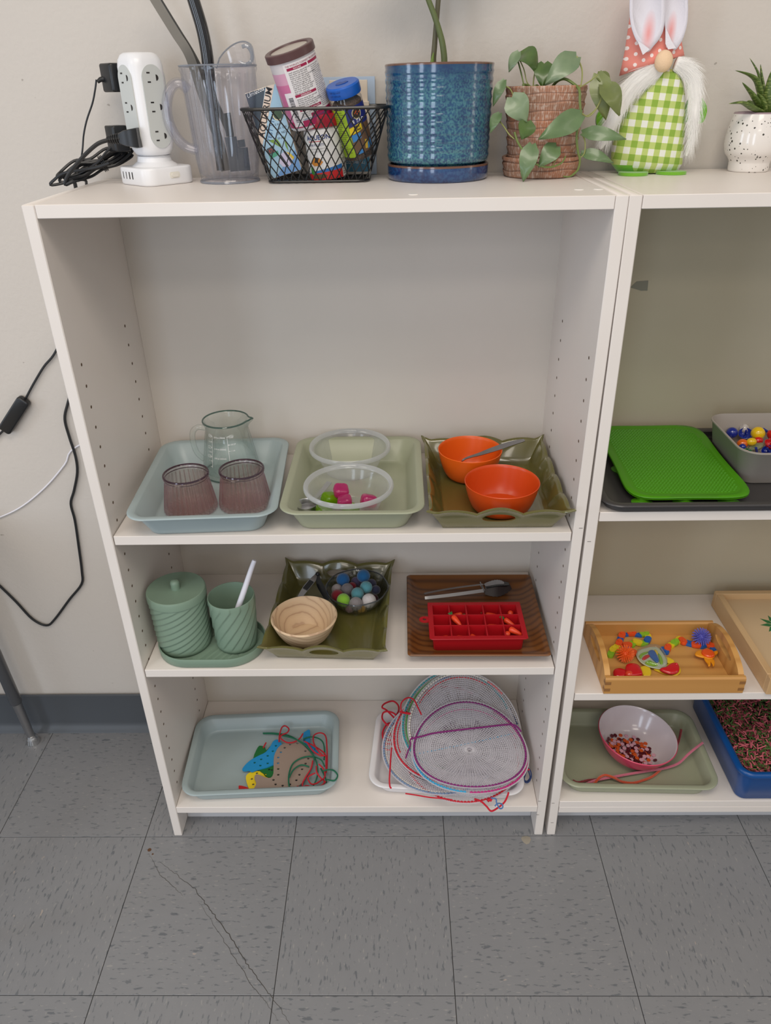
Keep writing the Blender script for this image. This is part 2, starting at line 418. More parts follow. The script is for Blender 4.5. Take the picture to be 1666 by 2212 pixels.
# scrap of tape on the right back board
tp = [(p[0], p[2]) for p in [(0.8588,0.294,1.0213),(0.8682,0.294,1.0311),(0.8873,0.294,1.0323),(0.8884,0.294,1.0155),(0.8775,0.294,1.0156)]]
o = obj('tape_scrap', MB().prism(tp, 0, 0.0003), mat('grey_tape', (132, 130, 116), 0.4), loc=(0, D - 0.0003, 0), rot=(PI / 2, 0, 0))
o.rotation_euler = (PI / 2, 0, 0); tag(o, 'torn scrap of grey tape stuck on the back board of the right bookcase', 'tape')

# ---------------------------------------------------------------- on top: power strip tower with its plugs and cords
ps = thing('power_strip_tower', 'white tower power strip with grey outlet faces beside the clear pitcher', 'power strip', (0.108, 0.228, H), (0, 0, math.radians(-42)))
wp = whitep; gp = mat('pale_grey_plastic', (196, 199, 196), 0.4)
obj('base', MB().rbox(0.084, 0.084, 0.024, 0.018, 0.003), wp, ps)
nk = MB().lathe([(0, 0.0235), (0.034, 0.0235), (0.031, 0.026), (0.025, 0.030), (0.0235, 0.037), (0.026, 0.0375), (0, 0.0375)], 40); obj('neck', nk, wp, ps)
L = []
for z, s_, r in ((0.0375, 0.040, 0.018), (0.040, 0.046, 0.018), (0.046, 0.051, 0.017), (0.055, 0.0535, 0.016), (0.10, 0.0535, 0.016), (0.150, 0.0535, 0.016), (0.158, 0.051, 0.016), (0.164, 0.045, 0.016), (0.1665, 0.038, 0.016)):
    L.append(rrect(s_, s_, r, z, 6))
tw = obj('tower', MB().loft(L), wp, ps, angle=60)
for k in range(4):
    a = k * PI / 2
    def on(mb, off=0.0268): return mb.xf(Matrix.Rotation(a, 4, 'Z') @ Matrix.Translation((0, -off, 0)) @ Matrix.Rotation(PI / 2, 4, 'X'))
    cap = [(x, y + 0.1) for x, y, _ in rrect(0.033, 0.104, 0.0165, 0, 10)]
    obj('outlet_panel', on(MB().prism(cap, -0.001, 0.0006)), gp, ps, label='pale grey outlet face')
    for zc in (0.136, 0.100, 0.0635):
        m = MB()
        for dx in (-1, 1): pass
        sl = MB()
        sl.add(*(lambda b: (b.v, b.f))(MB().box(-0.0085, -0.0035, zc + 0.0050, zc + 0.0068, 0, 0.0009)))
        sl.add(*(lambda b: (b.v, b.f))(MB().box(-0.0085, -0.0035, zc - 0.0062, zc - 0.0044, 0, 0.0009)))
        g = [(0.0055 + 0.0038 * math.cos(t), zc + 0.0038 * math.sin(t)) for t in [math.radians(-90 + 18 * i) for i in range(11)]]
        sl.prism(g, 0, 0.0009)
        obj('outlet', on(sl), mat('slot_dark', (38, 34, 32), 0.7), ps)
sl = MB()
for i, (x, w) in enumerate(((-0.028, 0.0012), (-0.020, 0.0012), (-0.012, 0.0022), (-0.004, 0.0022))):
    sl.box(x, x + w, 0.0, 0.0095, 0, 0.0004)
sl.xf(Matrix.Translation((0.006, -0.042, 0.0085)) @ Matrix.Rotation(PI / 2, 4, 'X'))
sl2 = MB(); sl2.v = [(y * -1 if 0 else x, y, z) for x, y, z in sl.v]; sl2.f = sl.f
obj('usb_port', sl2, mat('slot_dark', (38, 34, 32), 0.7), ps)
sw = MB().prism([(x, y) for x, y, _ in rrect(0.017, 0.0085, 0.0028, 0, 4)], 0, 0.0006)
sw.prism([(x, y) for x, y, _ in rrect(0.011, 0.0052, 0.0022, 0, 4)], 0.0006, 0.0018)
sw.xf(Matrix.Translation((0.042, 0.004, 0.013)) @ Matrix.Rotation(PI / 2, 4, 'Z') @ Matrix.Rotation(PI / 2, 4, 'X'))
obj('switch', sw, mat('switch_ivory', (226, 222, 212), 0.3), ps)

ad = thing('power_adapter', 'black square power adapter plugged high in the white tower, thin cord hanging', 'power adapter', (0.062, 0.252, 1.339))
obj('body', MB().rbox(0.033, 0.028, 0.036, 0.005, 0.003).xf(Matrix.Rotation(math.radians(-42), 4, 'Z') @ Matrix.Translation((0, 0, -0.018))), blackp, ad)
obj('strain_relief', MB().tube([(-0.014, -0.002, -0.001), (-0.020, -0.004, -0.002), (-0.024, -0.006, -0.005)], lambda t: 0.0042 - 0.0018 * t, 10), blackc, ad)
pc = [(0.0408,0.235,1.3369),(0.0373,0.235,1.3267),(0.0293,0.235,1.3083),(0.0166,0.235,1.2873),(0.0077,0.235,1.2682),(0.0009,0.235,1.2469),(-0.0063,0.235,1.2302),(-0.0147,0.235,1.2177)]
obj('cord', MB().tube(catmull([(x - 0.062, y - 0.252, z - 1.339) for x, y, z in pc], 5), 0.0013, 7), blackc, ad)
a2 = thing('power_adapter', 'black flat adapter plugged low at the back of the white tower, behind the ribbed plug', 'power adapter', (0.056, 0.236, 1.262))
obj('body', MB().rbox(0.026, 0.024, 0.034, 0.004, 0.002).xf(Matrix.Rotation(math.radians(-42), 4, 'Z') @ Matrix.Translation((0, 0, -0.017))), blackp, a2)
pc = [(0.0462,0.23,1.2508),(0.0365,0.23,1.2436),(0.0245,0.23,1.2326),(0.0056,0.23,1.2222),(-0.0136,0.23,1.2143)]
obj('cord', MB().tube(catmull([(x - 0.056, y - 0.236, z - 1.262) for x, y, z in pc], 5), 0.0016, 7), blackc, a2)
pl = thing('power_plug', 'black plug with ribbed grip in the lowest front outlet, thick cord over the edge', 'plug', (0.0, 0, 0))
q = [(0.1022,0.192,1.277),(0.0976,0.192,1.2518),(0.0996,0.192,1.277),(0.0949,0.192,1.2518),(0.0833,0.192,1.2744),(0.0795,0.192,1.2545),(0.0747,0.192,1.2704),(0.0721,0.192,1.2575)]
L = []
for (a, b_), dd in zip(((0, 1), (2, 3), (4, 5), (6, 7)), (0.009, 0.011, 0.010, 0.008)):
    A, B = Vector(q[a]), Vector(q[b_]); L.append([(A.x, A.y + dd * sy_ * 1.0, zz) for sy_, zz in ((-1, A.z - 0.001), (-.8, A.z), (.8, A.z), (1, A.z - .001), (1, B.z + .001), (.8, B.z), (-.8, B.z), (-1, B.z + .001))])
obj('body', MB().loft(L), blackp, pl, angle=50)
g = [(0.076,0.192,1.264),(0.0559,0.192,1.2625)]; gb = MB()
A, B = Vector(g[0]), Vector(g[1])
for k in range(6): c0 = A.lerp(B, k / 6 + .02); c1 = A.lerp(B, (k + .75) / 6); gb.tube([c0, c1], 0.0088 - 0.0007 * k, 10, flat=.9)
gb.tube([A, B], 0.0045, 8); obj('ribbed_grip', gb, blackp, pl)
pc = [(0.0585,0.192,1.2625),(0.0417,0.192,1.258),(0.0232,0.192,1.2464),(0.0046,0.192,1.2317),(-0.0101,0.192,1.2179),(-0.0177,0.192,1.2056)] + [(-0.006, 0.196, 1.208), (-0.011, 0.215, 1.19), (-0.009, 0.25, 1.15)]
obj('cord', MB().tube(catmull(pc, 6), 0.0028, 8), blackc, pl)
# coiled bundle: bottom on the left end of the top
rnd = random.Random(5); cb = MB()
ax0, ax1 = Vector((-0.014, 0.228, H + 0.0105)), Vector((0.052, 0.258, H + 0.036))
for k in range(6):
    off = Vector((rnd.uniform(-.004, .004), rnd.uniform(-.006, .006), rnd.uniform(-.0035, .004)))
    A = ax0 + off + Vector((-0.008 * (k % 3), 0, -0.0045 * (k % 3) * 0)); B = ax1 + off * 0.8 + Vector((0.007 * (k % 2), 0, 0.002 * (k % 3)))
    d = (B - A).normalized(); s_ = Vector((0, 0, 1)) if k % 2 else Vector((-.3, .5, .8)).normalized(); w = 0.006 + 0.003 * (k % 3)
    P = [A + s_ * w * .4, A.lerp(B, .25) + s_ * w, A.lerp(B, .5) + s_ * w * .45, A.lerp(B, .8) + s_ * w * .9, B + d * .006, A.lerp(B, .8) - s_ * w * .7, A.lerp(B, .5) - s_ * w * .3, A.lerp(B, .25) - s_ * w * .8, A - s_ * w * .4, A - d * .008]
    P = [Vector((p.x, p.y, max(p.z, H + 0.0032))) for p in P]
    cb.tube(catmull(P, 5, True), 0.0021, 7, closed=True)
P = [Vector(p) for p in [(0.0444,0.215,1.231),(0.022,0.215,1.2252),(-0.0028,0.215,1.2218),(-0.0257,0.215,1.2184),(-0.0398,0.215,1.2111),(-0.0475,0.215,1.2024)]] + [Vector((-0.0065, 0.232, 1.2075)), Vector((-0.0085, 0.25, 1.195)), Vector((-0.0075, 0.265, 1.16))]
cb.tube(catmull(P, 6), 0.0021, 7)
cbn = thing('cable_bundle', 'coiled black cable bundle lying on the left end of the bookcase top', 'cable')
obj('coil', cb, blackc, cbn)
tw = MB()
for k in range(3):
    c = ax0.lerp(ax1, .55 + .03 * k) + Vector((0, 0, 0.001)); dd = (ax1 - ax0).normalized(); u = dd.orthogonal().normalized(); v_ = dd.cross(u)
    tw.tube([c + (u * math.cos(t) * 0.011 + v_ * math.sin(t) * 0.011) for t in [2 * PI * i / 16 for i in range(16)]], 0.0008, 5, closed=True)
obj('twist_tie', tw, blackp, cbn)

# cords on the wall at the left
c1 = [(-0.0095, 0.262, 1.17), (-0.03, 0.29, 1.08), (-0.10, 0.2985, 0.985)] + [(-0.1423,0.298,0.9224),(-0.1697,0.298,0.8955),(-0.1973,0.298,0.8627),(-0.2191,0.298,0.8344)]
t = thing('switched_cord', 'thin black cord with an inline rocker switch, hanging on the wall at the left', 'cord')
obj('cord', MB().tube(catmull(c1, 6), 0.0021, 7), blackc, t)
c2 = [(-0.2743,0.298,0.7742),(-0.2854,0.298,0.7658),(-0.315,0.298,0.7394),(-0.3592,0.298,0.6957),(-0.4299,0.298,0.6143)]
obj('cord', MB().tube(catmull(c2, 5), 0.0021, 7), blackc, t)
A, B = (Vector(p) for p in [(-0.2179,0.294,0.8359),(-0.2725,0.294,0.774)])
d = B - A; ang = math.atan2(d.z, d.x)
m = MB().rbox(d.length, 0.024, 0.014, 0.006, 0.003)
m.xf(Matrix.Translation((A + B) / 2 + Vector((0, 0.007, 0))) @ Matrix.Rotation(-ang, 4, 'Y') @ Matrix.Rotation(PI / 2, 4, 'X'))
obj('inline_switch', m, blackp, t)
c3 = [(-0.0085, 0.268, 1.155), (-0.05, 0.293, 1.02), (-0.115, 0.2985, 0.88)] + [(-0.1422,0.298,0.8262),(-0.1557,0.298,0.7942),(-0.1556,0.298,0.7566),(-0.153,0.298,0.7179),(-0.1572,0.298,0.6832),(-0.1728,0.298,0.6427),(-0.1858,0.298,0.6136),(-0.1865,0.298,0.5741),(-0.1926,0.298,0.5135),(-0.1999,0.298,0.4504),(-0.208,0.298,0.4184),(-0.2428,0.298,0.3788),(-0.2877,0.298,0.3255),(-0.31,0.298,0.3091),(-0.3361,0.298,0.3272),(-0.3593,0.298,0.3737),(-0.3829,0.298,0.4154),(-0.4101,0.298,0.4584),(-0.4448,0.298,0.5049)]
tag(obj('hanging_cable', MB().tube(catmull(c3, 5), 0.0026, 8), blackc), 'black cord dropping down the left wall and bending in a sharp V', 'cord')
c4 = [(-0.012, 0.292, 0.80)] + [(-0.1477,0.3,0.7364),(-0.1786,0.3,0.6995),(-0.2262,0.3,0.6525),(-0.2833,0.3,0.6094),(-0.3371,0.3,0.5833),(-0.3992,0.3,0.5644)]
tag(obj('hanging_cable', MB().tube(catmull(c4, 5), 0.0016, 7), mat('white_cord', (228, 226, 232), 0.4)), 'thin white cord curving over the wall behind the black cord', 'cord')

# table at the left: only its leg is in view
tl = thing('classroom_table', 'table leg with dark upper tube and chrome foot at the left wall', 'table', (-0.397, 0.252, 0))
obj('leg', MB().lathe([(0, 0.127), (0.0125, 0.127), (0.0130, 0.129), (0.0130, 0.58), (0, 0.58)], 24), mat('dark_grey_tube', (70, 72, 76), 0.3, coat=.3), tl, rot=(0, -0.06, 0))
obj('leg_sleeve', MB().lathe([(0, 0.022), (0.0085, 0.022), (0.0088, 0.03), (0.0105, 0.12), (0.0118, 0.126), (0, 0.127)], 24), mat('satin_metal', (176, 176, 178), 0.35, metal=1), tl, rot=(0, -0.06, 0), label='satin metal lower sleeve')
obj('foot', MB().lathe([(0, 0), (0.0155, 0.0), (0.016, 0.004), (0.0125, 0.012), (0.0125, 0.015), (0.0105, 0.018), (0.0095, 0.0225), (0, 0.0225)], 28), chrome, tl, label='shiny glide foot')
obj('table_top', MB().rbox(0.66, 0.60, 0.026, 0.03, 0.004, cx=-0.31, cy=-0.25, z=0.58), mat('table_laminate', (186, 176, 160), 0.4), tl)
for x, y in ((-0.6, 0), (-0.6, -0.5), (-0.0, -0.5)):
    if (x, y) != (0, 0): obj('leg', MB().lathe([(0, 0), (0.014, 0), (0.009, 0.02), (0.013, 0.13), (0.013, 0.58), (0, 0.58)], 16, cx=x, cy=y), MATS['dark_grey_tube'], tl)

# ---------------------------------------------------------------- clear pitcher with tools
ap = thing('clear_pitcher', 'clear ribbed plastic pitcher holding black and grey tools, beside the white tower', 'pitcher', (0.2165, 0.232, H))
acr = clear('clear_acrylic', (253, 253, 255), (168, 174, 184), 0.0, 0.35, 0.04, 3.5, 0.8, ribs=(22, .10, .14, .5))
fl = lambda a, z, r: r + (0.0011 * math.cos(22 * a) * min(1, max(0, (z - 0.012) / 0.02)) * (1 if z < 0.135 else max(0, (0.143 - z) / 0.008)) if r > 0.03 else 0)
prof = [(0, 0.005), (0.040, 0.005), (0.0425, 0.0), (0.0430, 0.004), (0.0425, 0.0065), (0.0435, 0.012), (0.0455, 0.03)] + [(0.0455 + 0.0065 * k / 8, 0.03 + 0.11 * k / 8) for k in range(1, 9)] + [(0.0530, 0.1415), (0.0545, 0.145), (0.0530, 0.1495), (0.0512, 0.1495), (0.0505, 0.140)] + [(0.0495 - 0.0065 * k / 6, 0.14 - 0.11 * k / 6) for k in range(1, 7)] + [(0.0415, 0.012), (0.036, 0.0085), (0, 0.0085)]
obj('body', MB().lathe(prof, 132, fl), acr, ap, angle=60)
edge_m = clear('acrylic_edge', (235, 238, 242), (176, 182, 192), .45, .3, .04, 2, 1.2)
obj('rim', MB().tube([(0.0536 * math.cos(a), 0.0536 * math.sin(a), .1492) for a in [2 * PI * i / 72 for i in range(72)]], .0012, 6, closed=True), edge_m, ap)
obj('base_ring', MB().tube([(0.0430 * math.cos(a), 0.0430 * math.sin(a), .0018) for a in [2 * PI * i / 72 for i in range(72)]], .0016, 6, closed=True), edge_m, ap)
hp = [(-0.044, -0.008, 0.120), (-0.055, -0.010, 0.129), (-0.068, -0.012, 0.122), (-0.076, -0.014, 0.102), (-0.076, -0.014, 0.080), (-0.068, -0.012, 0.060), (-0.056, -0.010, 0.048), (-0.041, -0.008, 0.044)]
hm = MB()
for dy in (-0.005, 0.005): hm.tube(catmull([(x, y + dy, z) for x, y, z in hp], 6), 0.0052, 10)
hm.tube(catmull(hp, 6), 0.0075, 10)
obj('handle', hm, acr, ap)
# ice guard: a domed fin with a curled lip rising from the rim
ig = MB(); L = []
for i in range(15):
    t = i / 14; a = math.radians(-6 + 110 * t); hgt = 0.032 * math.sin(PI * min(1, 0.08 + t * 0.92)) ** 0.6
    ro = 0.052
    L.append([(ro * math.cos(a) - 0.012 * k * 0.5 * math.sin(PI * t), ro * math.sin(a), 0.147 + hgt * k) for k in (0, .35, .7, .9, 1)])
ig.loft(L, closed=False)
o = obj('ice_guard', ig, acr, ap); md = o.modifiers.new('thick', 'SOLIDIFY'); md.thickness = 0.002
obj('guard_edge', MB().tube([l[-1] for l in L], .0011, 6), edge_m, ap)
lip = [(0.2563,0.215,1.3721),(0.2627,0.215,1.3731),(0.2673,0.215,1.3681),(0.269,0.215,1.3605),(0.2658,0.215,1.354),(0.2591,0.215,1.3514),(0.2522,0.215,1.3532)]
lip = [(x - 0.2165, y - 0.232 + 0.0, z - H) for x, y, z in lip]
obj('spout_lip', MB().tube(catmull(lip, 5), 0.0024, 8), edge_m, ap)
# tools
gt = thing('grey_tongs', 'dark grey metal strip tongs leaning left out of the clear pitcher', 'tongs')
gm = mat('gunmetal', (104, 102, 98), 0.3, metal=.6)
A = [(0.1233,0.238,1.4599),(0.1398,0.238,1.4289),(0.1611,0.238,1.3915),(0.1764,0.238,1.365)]; B = [(0.187, 0.236, 1.325), (0.205, 0.232, 1.26), (0.212, 0.230, 1.2165)]
def strip(P, w, th=0.0006, nrm=Vector((0, -1, 0))):
    P = [Vector(p) for p in P]; L = []
    for i, p in enumerate(P):
        t_ = (P[min(i + 1, len(P) - 1)] - P[max(i - 1, 0)]).normalized(); sd = t_.cross(nrm).normalized(); nn = sd.cross(t_)
        ww = w(i / (len(P) - 1)) if callable(w) else w
        L.append([p + sd * ww + nn * th, p - sd * ww + nn * th, p - sd * ww - nn * th, p + sd * ww - nn * th])
    return MB().loft(L)
obj('arm', strip(catmull(A + B, 6), lambda t: 0.0062 if t < .5 else 0.0062 + 0.002 * (t - .5), nrm=Vector((0.35, -1, 0))), gm, gt)
obj('arm', strip(catmull([(x + 0.004, y + 0.006, z) for x, y, z in A] + [(0.198, 0.244, 1.325), (0.222, 0.245, 1.26), (0.238, 0.247, 1.2165)], 6), 0.005, nrm=Vector((-0.6, -1, 0))), gm, gt)
bt = thing('black_tool', 'glossy black curved plastic handle standing upright in the clear pitcher', 'tool')
A = [(0.1857,0.232,1.4632),(0.1935,0.232,1.4275),(0.2004,0.232,1.3958),(0.2031,0.232,1.3687),(0.2032,0.232,1.341)]; B = [(0.203, 0.232, 1.30), (0.204, 0.228, 1.25), (0.205, 0.226, 1.2175)]
obj('handle', MB().tube(catmull(A + B, 8), lambda t: 0.0092 if t < .5 else max(0.0062, 0.0092 - (t - .5) * 0.008), 14, flat=.9), mat('gloss_black', (20, 20, 22), 0.14, coat=.5), bt)
bk = thing('black_scraper', 'black flat scraper lying inside the clear pitcher, its top below the rim', 'tool')
obj('blade', strip([(0.226, 0.221, 1.262), (0.2275, 0.221, 1.24), (0.229, 0.22, 1.2165)], lambda t: 0.0085), blackp, bk)
obj('grip', strip([(0.2255, 0.221, 1.263), (0.224, 0.224, 1.28), (0.2225, 0.227, 1.292)], 0.0055, 0.0015), blackp, bk)
bk = thing('black_scraper', 'shorter dark scraper at the right inside the clear pitcher', 'tool')
obj('blade', strip([(0.2425, 0.217, 1.248), (0.243, 0.217, 1.23), (0.2435, 0.216, 1.2175)], lambda t: 0.0075), blackp, bk)
obj('grip', strip([(0.242, 0.217, 1.2485), (0.241, 0.218, 1.258)], 0.005, 0.0012), blackp, bk)

# ---------------------------------------------------------------- wire basket
bx = thing('wire_basket', 'black diamond mesh wire basket full of fish food and boxes', 'basket', (0.353, 0.2335, H))
wm = mat('black_wire', (20, 20, 21), 0.3)
w0, d0, w1, d1, hb = 0.146, 0.096, 0.2045, 0.122, 0.0955
def ring(t, q=40):
    w = w0 + (w1 - w0) * t; d = d0 + (d1 - d0) * t; P = rrect(w, d, 0.018 + 0.004 * t, 0.0025 + (hb - 0.0025) * t, 8)
    Ls = [0]
    for a, b in zip(P, P[1:] + P[:1]): Ls.append(Ls[-1] + math.dist(a, b))
    return P, Ls
def onring(u, t):
    P, Ls = ring(t); u = (u % 1) * Ls[-1]
    for i in range(len(P)):
        if Ls[i + 1] >= u:
            k = (u - Ls[i]) / max(1e-9, Ls[i + 1] - Ls[i]); a, b = Vector(P[i]), Vector(P[(i + 1) % len(P)]); return a.lerp(b, k)
    return Vector(P[0])
mm = MB(); NS = 42
for k in range(NS):
    for sg in (-1, 1):
        mm.tube([onring(k / NS + sg * t * 4.2 / NS, t) for t in [i / 7 for i in range(8)]], 0.00085, 4, cap=False)
obj('side_mesh', mm, wm, bx)
bmh = MB()
def inr(x, y): return abs(x) < w0 / 2 - 0.001 and abs(y) < d0 / 2 - 0.001
k = -12
for k in range(-12, 13):
    for sg in (-1, 1):
        x0 = k * 0.0125; pts = []
        for i in range(21):
            y = -d0 / 2 + d0 * i / 20; x = x0 + sg * y * 0.7
            if abs(x) < w0 / 2 - 0.002: pts.append((x, y, 0.0022))
        if len(pts) > 1: bmh.tube([pts[0], pts[-1]], 0.0008, 4)
obj('bottom_mesh', bmh, wm, bx)
obj('rim_wire', MB().tube([Vector(p) for p in ring(1)[0]], 0.0022, 8, closed=True), wm, bx)
obj('base_wire', MB().tube([Vector(p) for p in ring(0)[0]], 0.0018, 8, closed=True), wm, bx)

# test strip box
def tilted(name, label, cat, loc, lean, fwd, yaw=0):
    t = thing(name, label, cat, loc); t.rotation_mode = 'XYZ'
    t.rotation_euler = (Matrix.Rotation(math.radians(yaw), 3, 'Z') @ Matrix.Rotation(math.radians(-lean), 3, 'Y') @ Matrix.Rotation(math.radians(fwd), 3, 'X')).to_euler(); return t
tb_ = tilted('test_strip_box', 'pale blue aquarium test strip box with a striped fish, leaning left in the basket', 'box', (0.3265, 0.222, 1.2170), 15, -3)
cream = mat('cream_card', (222, 208, 190), 0.55)
BW, BH = 0.047, 0.1155
obj('carton', MB().cbox(-BW, 0, 0, 0.016, 0, BH, 0.0006), cream, tb_)
ff = lambda k: (lambda u, v: (u - BW, -0.0002 - k * 0.00012, v))
def art(name, P, col, k=0, sub=1, rough=.35):
    return obj(name, patch(MB(), P, ff(k), sub), mat('print_' + '_'.join(map(str, col)), col, rough), tb_)
art('front_print', [(0.0005, 0.0005), (BW - .0005, .0005), (BW - .0005, BH - .001), (.0005, BH - .001)], (160, 196, 218))
art('blue_glow', [(0.006, 0.0005), (BW - .0005, .0005), (BW - .0005, .028), (.028, .016)], (106, 152, 206), 1)
art('navy_panel', [(.0005, .060), (.0005, BH - .001), (.031, BH - .001)], (48, 60, 72), 1)
art('cream_band', [(.0005, .044), (.0005, .062), (.032, BH - .001), (.045, BH - .001)], (226, 206, 188), 2)
lt = MB(); sl = math.atan2(0.062, 0.036)
put_text(lt, 'AQUARIUM', 0.0128, 0.0072, 0.0535, ff(4), rot=sl, align='LEFT', bold=0.01)
obj('lettering', lt, ink, tb_, label='dark AQUARIUM lettering')
lt = MB(); put_text(lt, 'TEST STRIPS', 0.0085, 0.0150, 0.0465, ff(4), rot=sl, align='LEFT')
obj('lettering', lt, mat('blue_ink', (46, 92, 140), 0.5), tb_)
lt = MB(); put_text(lt, 'Umlecoa', 0.0075, 0.0020, 0.1085, ff(4), rot=0.12, align='LEFT', shear=0.3)
obj('lettering', lt, wink, tb_)
b_ = MB(); b_.add(*[(lambda P: ([ff(5)(*p) for p in P], [tuple(range(len(P)))]))(circ(.037, .078, .0082, 20))][0]); obj('badge', b_, mat('badge_cream', (214, 206, 176), .5), tb_)
b_ = MB(); P = circ(.037, .078, .0066, 20); b_.add([ff(6)(*p) for p in P], [tuple(range(20))]); obj('badge_centre', b_, mat('badge_green', (58, 84, 62), .5), tb_)
lt = MB()
for i, (s_, u, v) in enumerate((('5 in 1', .028, .065), ('pH  GH', .030, .059), ('KH  NO2', .026, .053))): put_text(lt, s_, .0042, u, v, ff(4), align='LEFT')
put_text(lt, '50 pcs', .004, .026, .047, ff(4), align='LEFT'); obj('lettering', lt, ink, tb_)
art('red_label', [(.006, .0315), (.006, .040), (.017, .042), (.016, .0325)], (58, 60, 58), 3)
lt = MB(); put_text(lt, '125', .0068, .0078, .0335, ff(5), rot=.12, align='LEFT', bold=.01); obj('lettering', lt, mat('red_orange_ink', (208, 74, 42), .5), tb_)
art('green_label', [(.0065, .026), (.0065, .031), (.021, .034), (.021, .028)], (70, 160, 124), 3)
for P in ([(.012, .050), (.020, .049), (.027, .036), (.023, .040)], [(.023, .052), (.026, .046), (.029, .037), (.024, .044)], [(.036, .050), (.037, .042), (.036, .028), (.034, .036)]): art('leaf_print', P, (112, 150, 36), 4)
fish = [(.017, .018), (.022, .011), (.030, .009), (.037, .013), (.039, .020), (.036, .027), (.029, .030), (.022, .027)]
art('fish_print', fish, (206, 198, 222), 4)
art('fish_stripe', [(.0205, .026), (.0235, .0285), (.030, .010), (.027, .0095)], (44, 34, 40), 5)
art('fish_stripe', [(.0285, .030), (.0315, .030), (.0375, .014), (.0345, .0115)], (44, 34, 40), 5)
art('fish_tail', [(.0325, .029), (.037, .026), (.0415, .019), (.0385, .016)], (222, 190, 34), 5)

# food can with brown lid
cr = 0.0325; cl = 0.096
can = tilted('food_can', 'tall white and pink food can with dark brown lid, leaning left above the basket', 'can', (0.3465, 0.222, 1.279), 15.3, 13)
body = MB().lathe([(0, 0.0), (cr - .0015, 0.0), (cr - .0005, 0.0012), (cr - .0005, 0.003), (cr, 0.0045), (cr, cl - .006), (0, cl - .006)], 56)
obj('body', body, mat('can_white', (208, 202, 204), 0.3, coat=.3), can)
ld = MB().lathe([(0, cl - .0015), (cr - .006, cl - .0015), (cr - .0045, cl + .0005), (cr + .0012, cl + .0005), (cr + .0022, cl - .0005), (cr + .0022, cl - .0095), (cr + .0004, cl - .0095), (cr, cl - .007)], 56)
obj('lid', ld, mat('lid_brown', (84, 56, 56), 0.35), can)
obj('lid_panel', MB().lathe([(0, cl - .0011), (cr - .0065, cl - .0011), (cr - .0066, cl - .002)], 40), mat('lid_clear_beige', (176, 166, 154), 0.25), can, label='beige see-through centre of the lid')
fn = lambda k: cyl_fn(cr, 0.0, 0.0002 + 0.00012 * k)
def cart(nm, u0, u1, v0, v1, col, k=0): return obj(nm, patch(MB(), [(u0, v0), (u1, v0), (u1, v1), (u0, v1)], fn(k)), mat('print_' + '_'.join(map(str, col)), col, .35), can)
cart('pink_print', -.050, -.012, .010, .060, (196, 110, 150)); cart('pink_fade', -.050, -.012, .060, .074, (204, 152, 176)); cart('maroon_band', -.05, .05, .0045, .0125, (170, 24, 84), 1)
cart('info_panel', -.0125, .050, .0125, .084, (220, 216, 216), 2)
cart('barcode_label', -.0245, -.0095, .006, .050, (226, 220, 222), 3)
bars = MB(); rnd = random.Random(2); v = .012
while v < .044:
    w = rnd.choice((.0003, .0005, .0008)); patch(bars, [(-.0195, v), (-.0125, v), (-.0125, v + w), (-.0195, v + w)], fn(5)); v += w + rnd.choice((.0003, .0004, .0007))
obj('barcode', bars, ink, can)
for v0, u1 in ((.0755, .0205), (.0425, .0225), (.0245, .0235)): cart('maroon_heading', -.0085, u1, v0, v0 + .0033, (150, 18, 66), 4)
cart('maroon_heading', .0225, .045, .0755, .0788, (150, 18, 66), 4)
cart('maroon_triangle', .005, .05, .0125, .019, (160, 26, 80), 3)
lt = MB(); put_text(lt, "THE WORLD'S CLEANEST FROZEN FOOD", .0030, -.0095, .0800, fn(5), align='LEFT'); obj('lettering', lt, mat('maroon_ink', (140, 30, 70), .5), can)
lt = MB()
for s_, u, v in (('FEATURES', .006, .0762), ('INGREDIENTS', .007, .0432), ('GUARANTEED ANALYSIS', .0075, .0252)): put_text(lt, s_, .0024, u, v, fn(6))
obj('lettering', lt, wink, can)
words = 'freeze dried krill for fish marine and small tropical enriched with vitamins natural high protein diet free of parasites rich in color feed daily two times what they can eat'.split()
lt = MB(); rnd = random.Random(8)
for i in range(12): put_text(lt, ' '.join(rnd.sample(words, 5)), .0026, -.0075, .0722 - i * .00235, fn(5), align='LEFT')
for i in range(6): put_text(lt, ' '.join(rnd.sample(words, 5)), .0026, -.0075, .0392 - i * .00235, fn(5), align='LEFT')
for i in range(3): put_text(lt, ' '.join(rnd.sample(words, 5)), .0024, -.0075, .0213 - i * .0022, fn(5), align='LEFT')
for i in range(24): put_text(lt, ' '.join(rnd.sample(words, 4)), .0022, .0245, .0722 - i * .0022, fn(5), align='LEFT')
obj('lettering', lt, ink, can, label='rows of fine dark print')
lt = MB(); put_text(lt, 'SAN FRANCISCO BAY', .0036, .010, .0125, fn(6)); obj('lettering', lt, mat('blue_ink', (46, 92, 140), 0.5), can)

# red lidded jar in front
jr = 0.0272
jar = tilted('food_jar', 'white fish food jar with red screw lid and red bottom band, front of the basket', 'jar', (0.3665, 0.2205, 1.2062), 6, 2)
obj('body', MB().lathe([(0, 0), (jr - .002, 0), (jr, .002), (jr, .064), (jr - .003, .068), (0, .068)], 48), mat('jar_white', (214, 212, 210), 0.3, coat=.3), jar)
obj('lid', MB().lathe([(jr - .002, .0675), (jr + .001, .0675), (jr + .0014, .069), (jr + .0014, .082), (jr - .0005, .0838), (0, .0838)], 48, lambda a, z, r: r + .0003 * math.cos(60 * a) * (r > jr and .069 < z < .0825)), mat('jar_lid_red', (160, 22, 44), 0.25), jar)
fn = lambda k: cyl_fn(jr, 0.0, 0.0002 + 0.00012 * k)
def jart(nm, P, col, k=0): return obj(nm, patch(MB(), P, fn(k)), mat('print_' + '_'.join(map(str, col)), col, .35), jar)
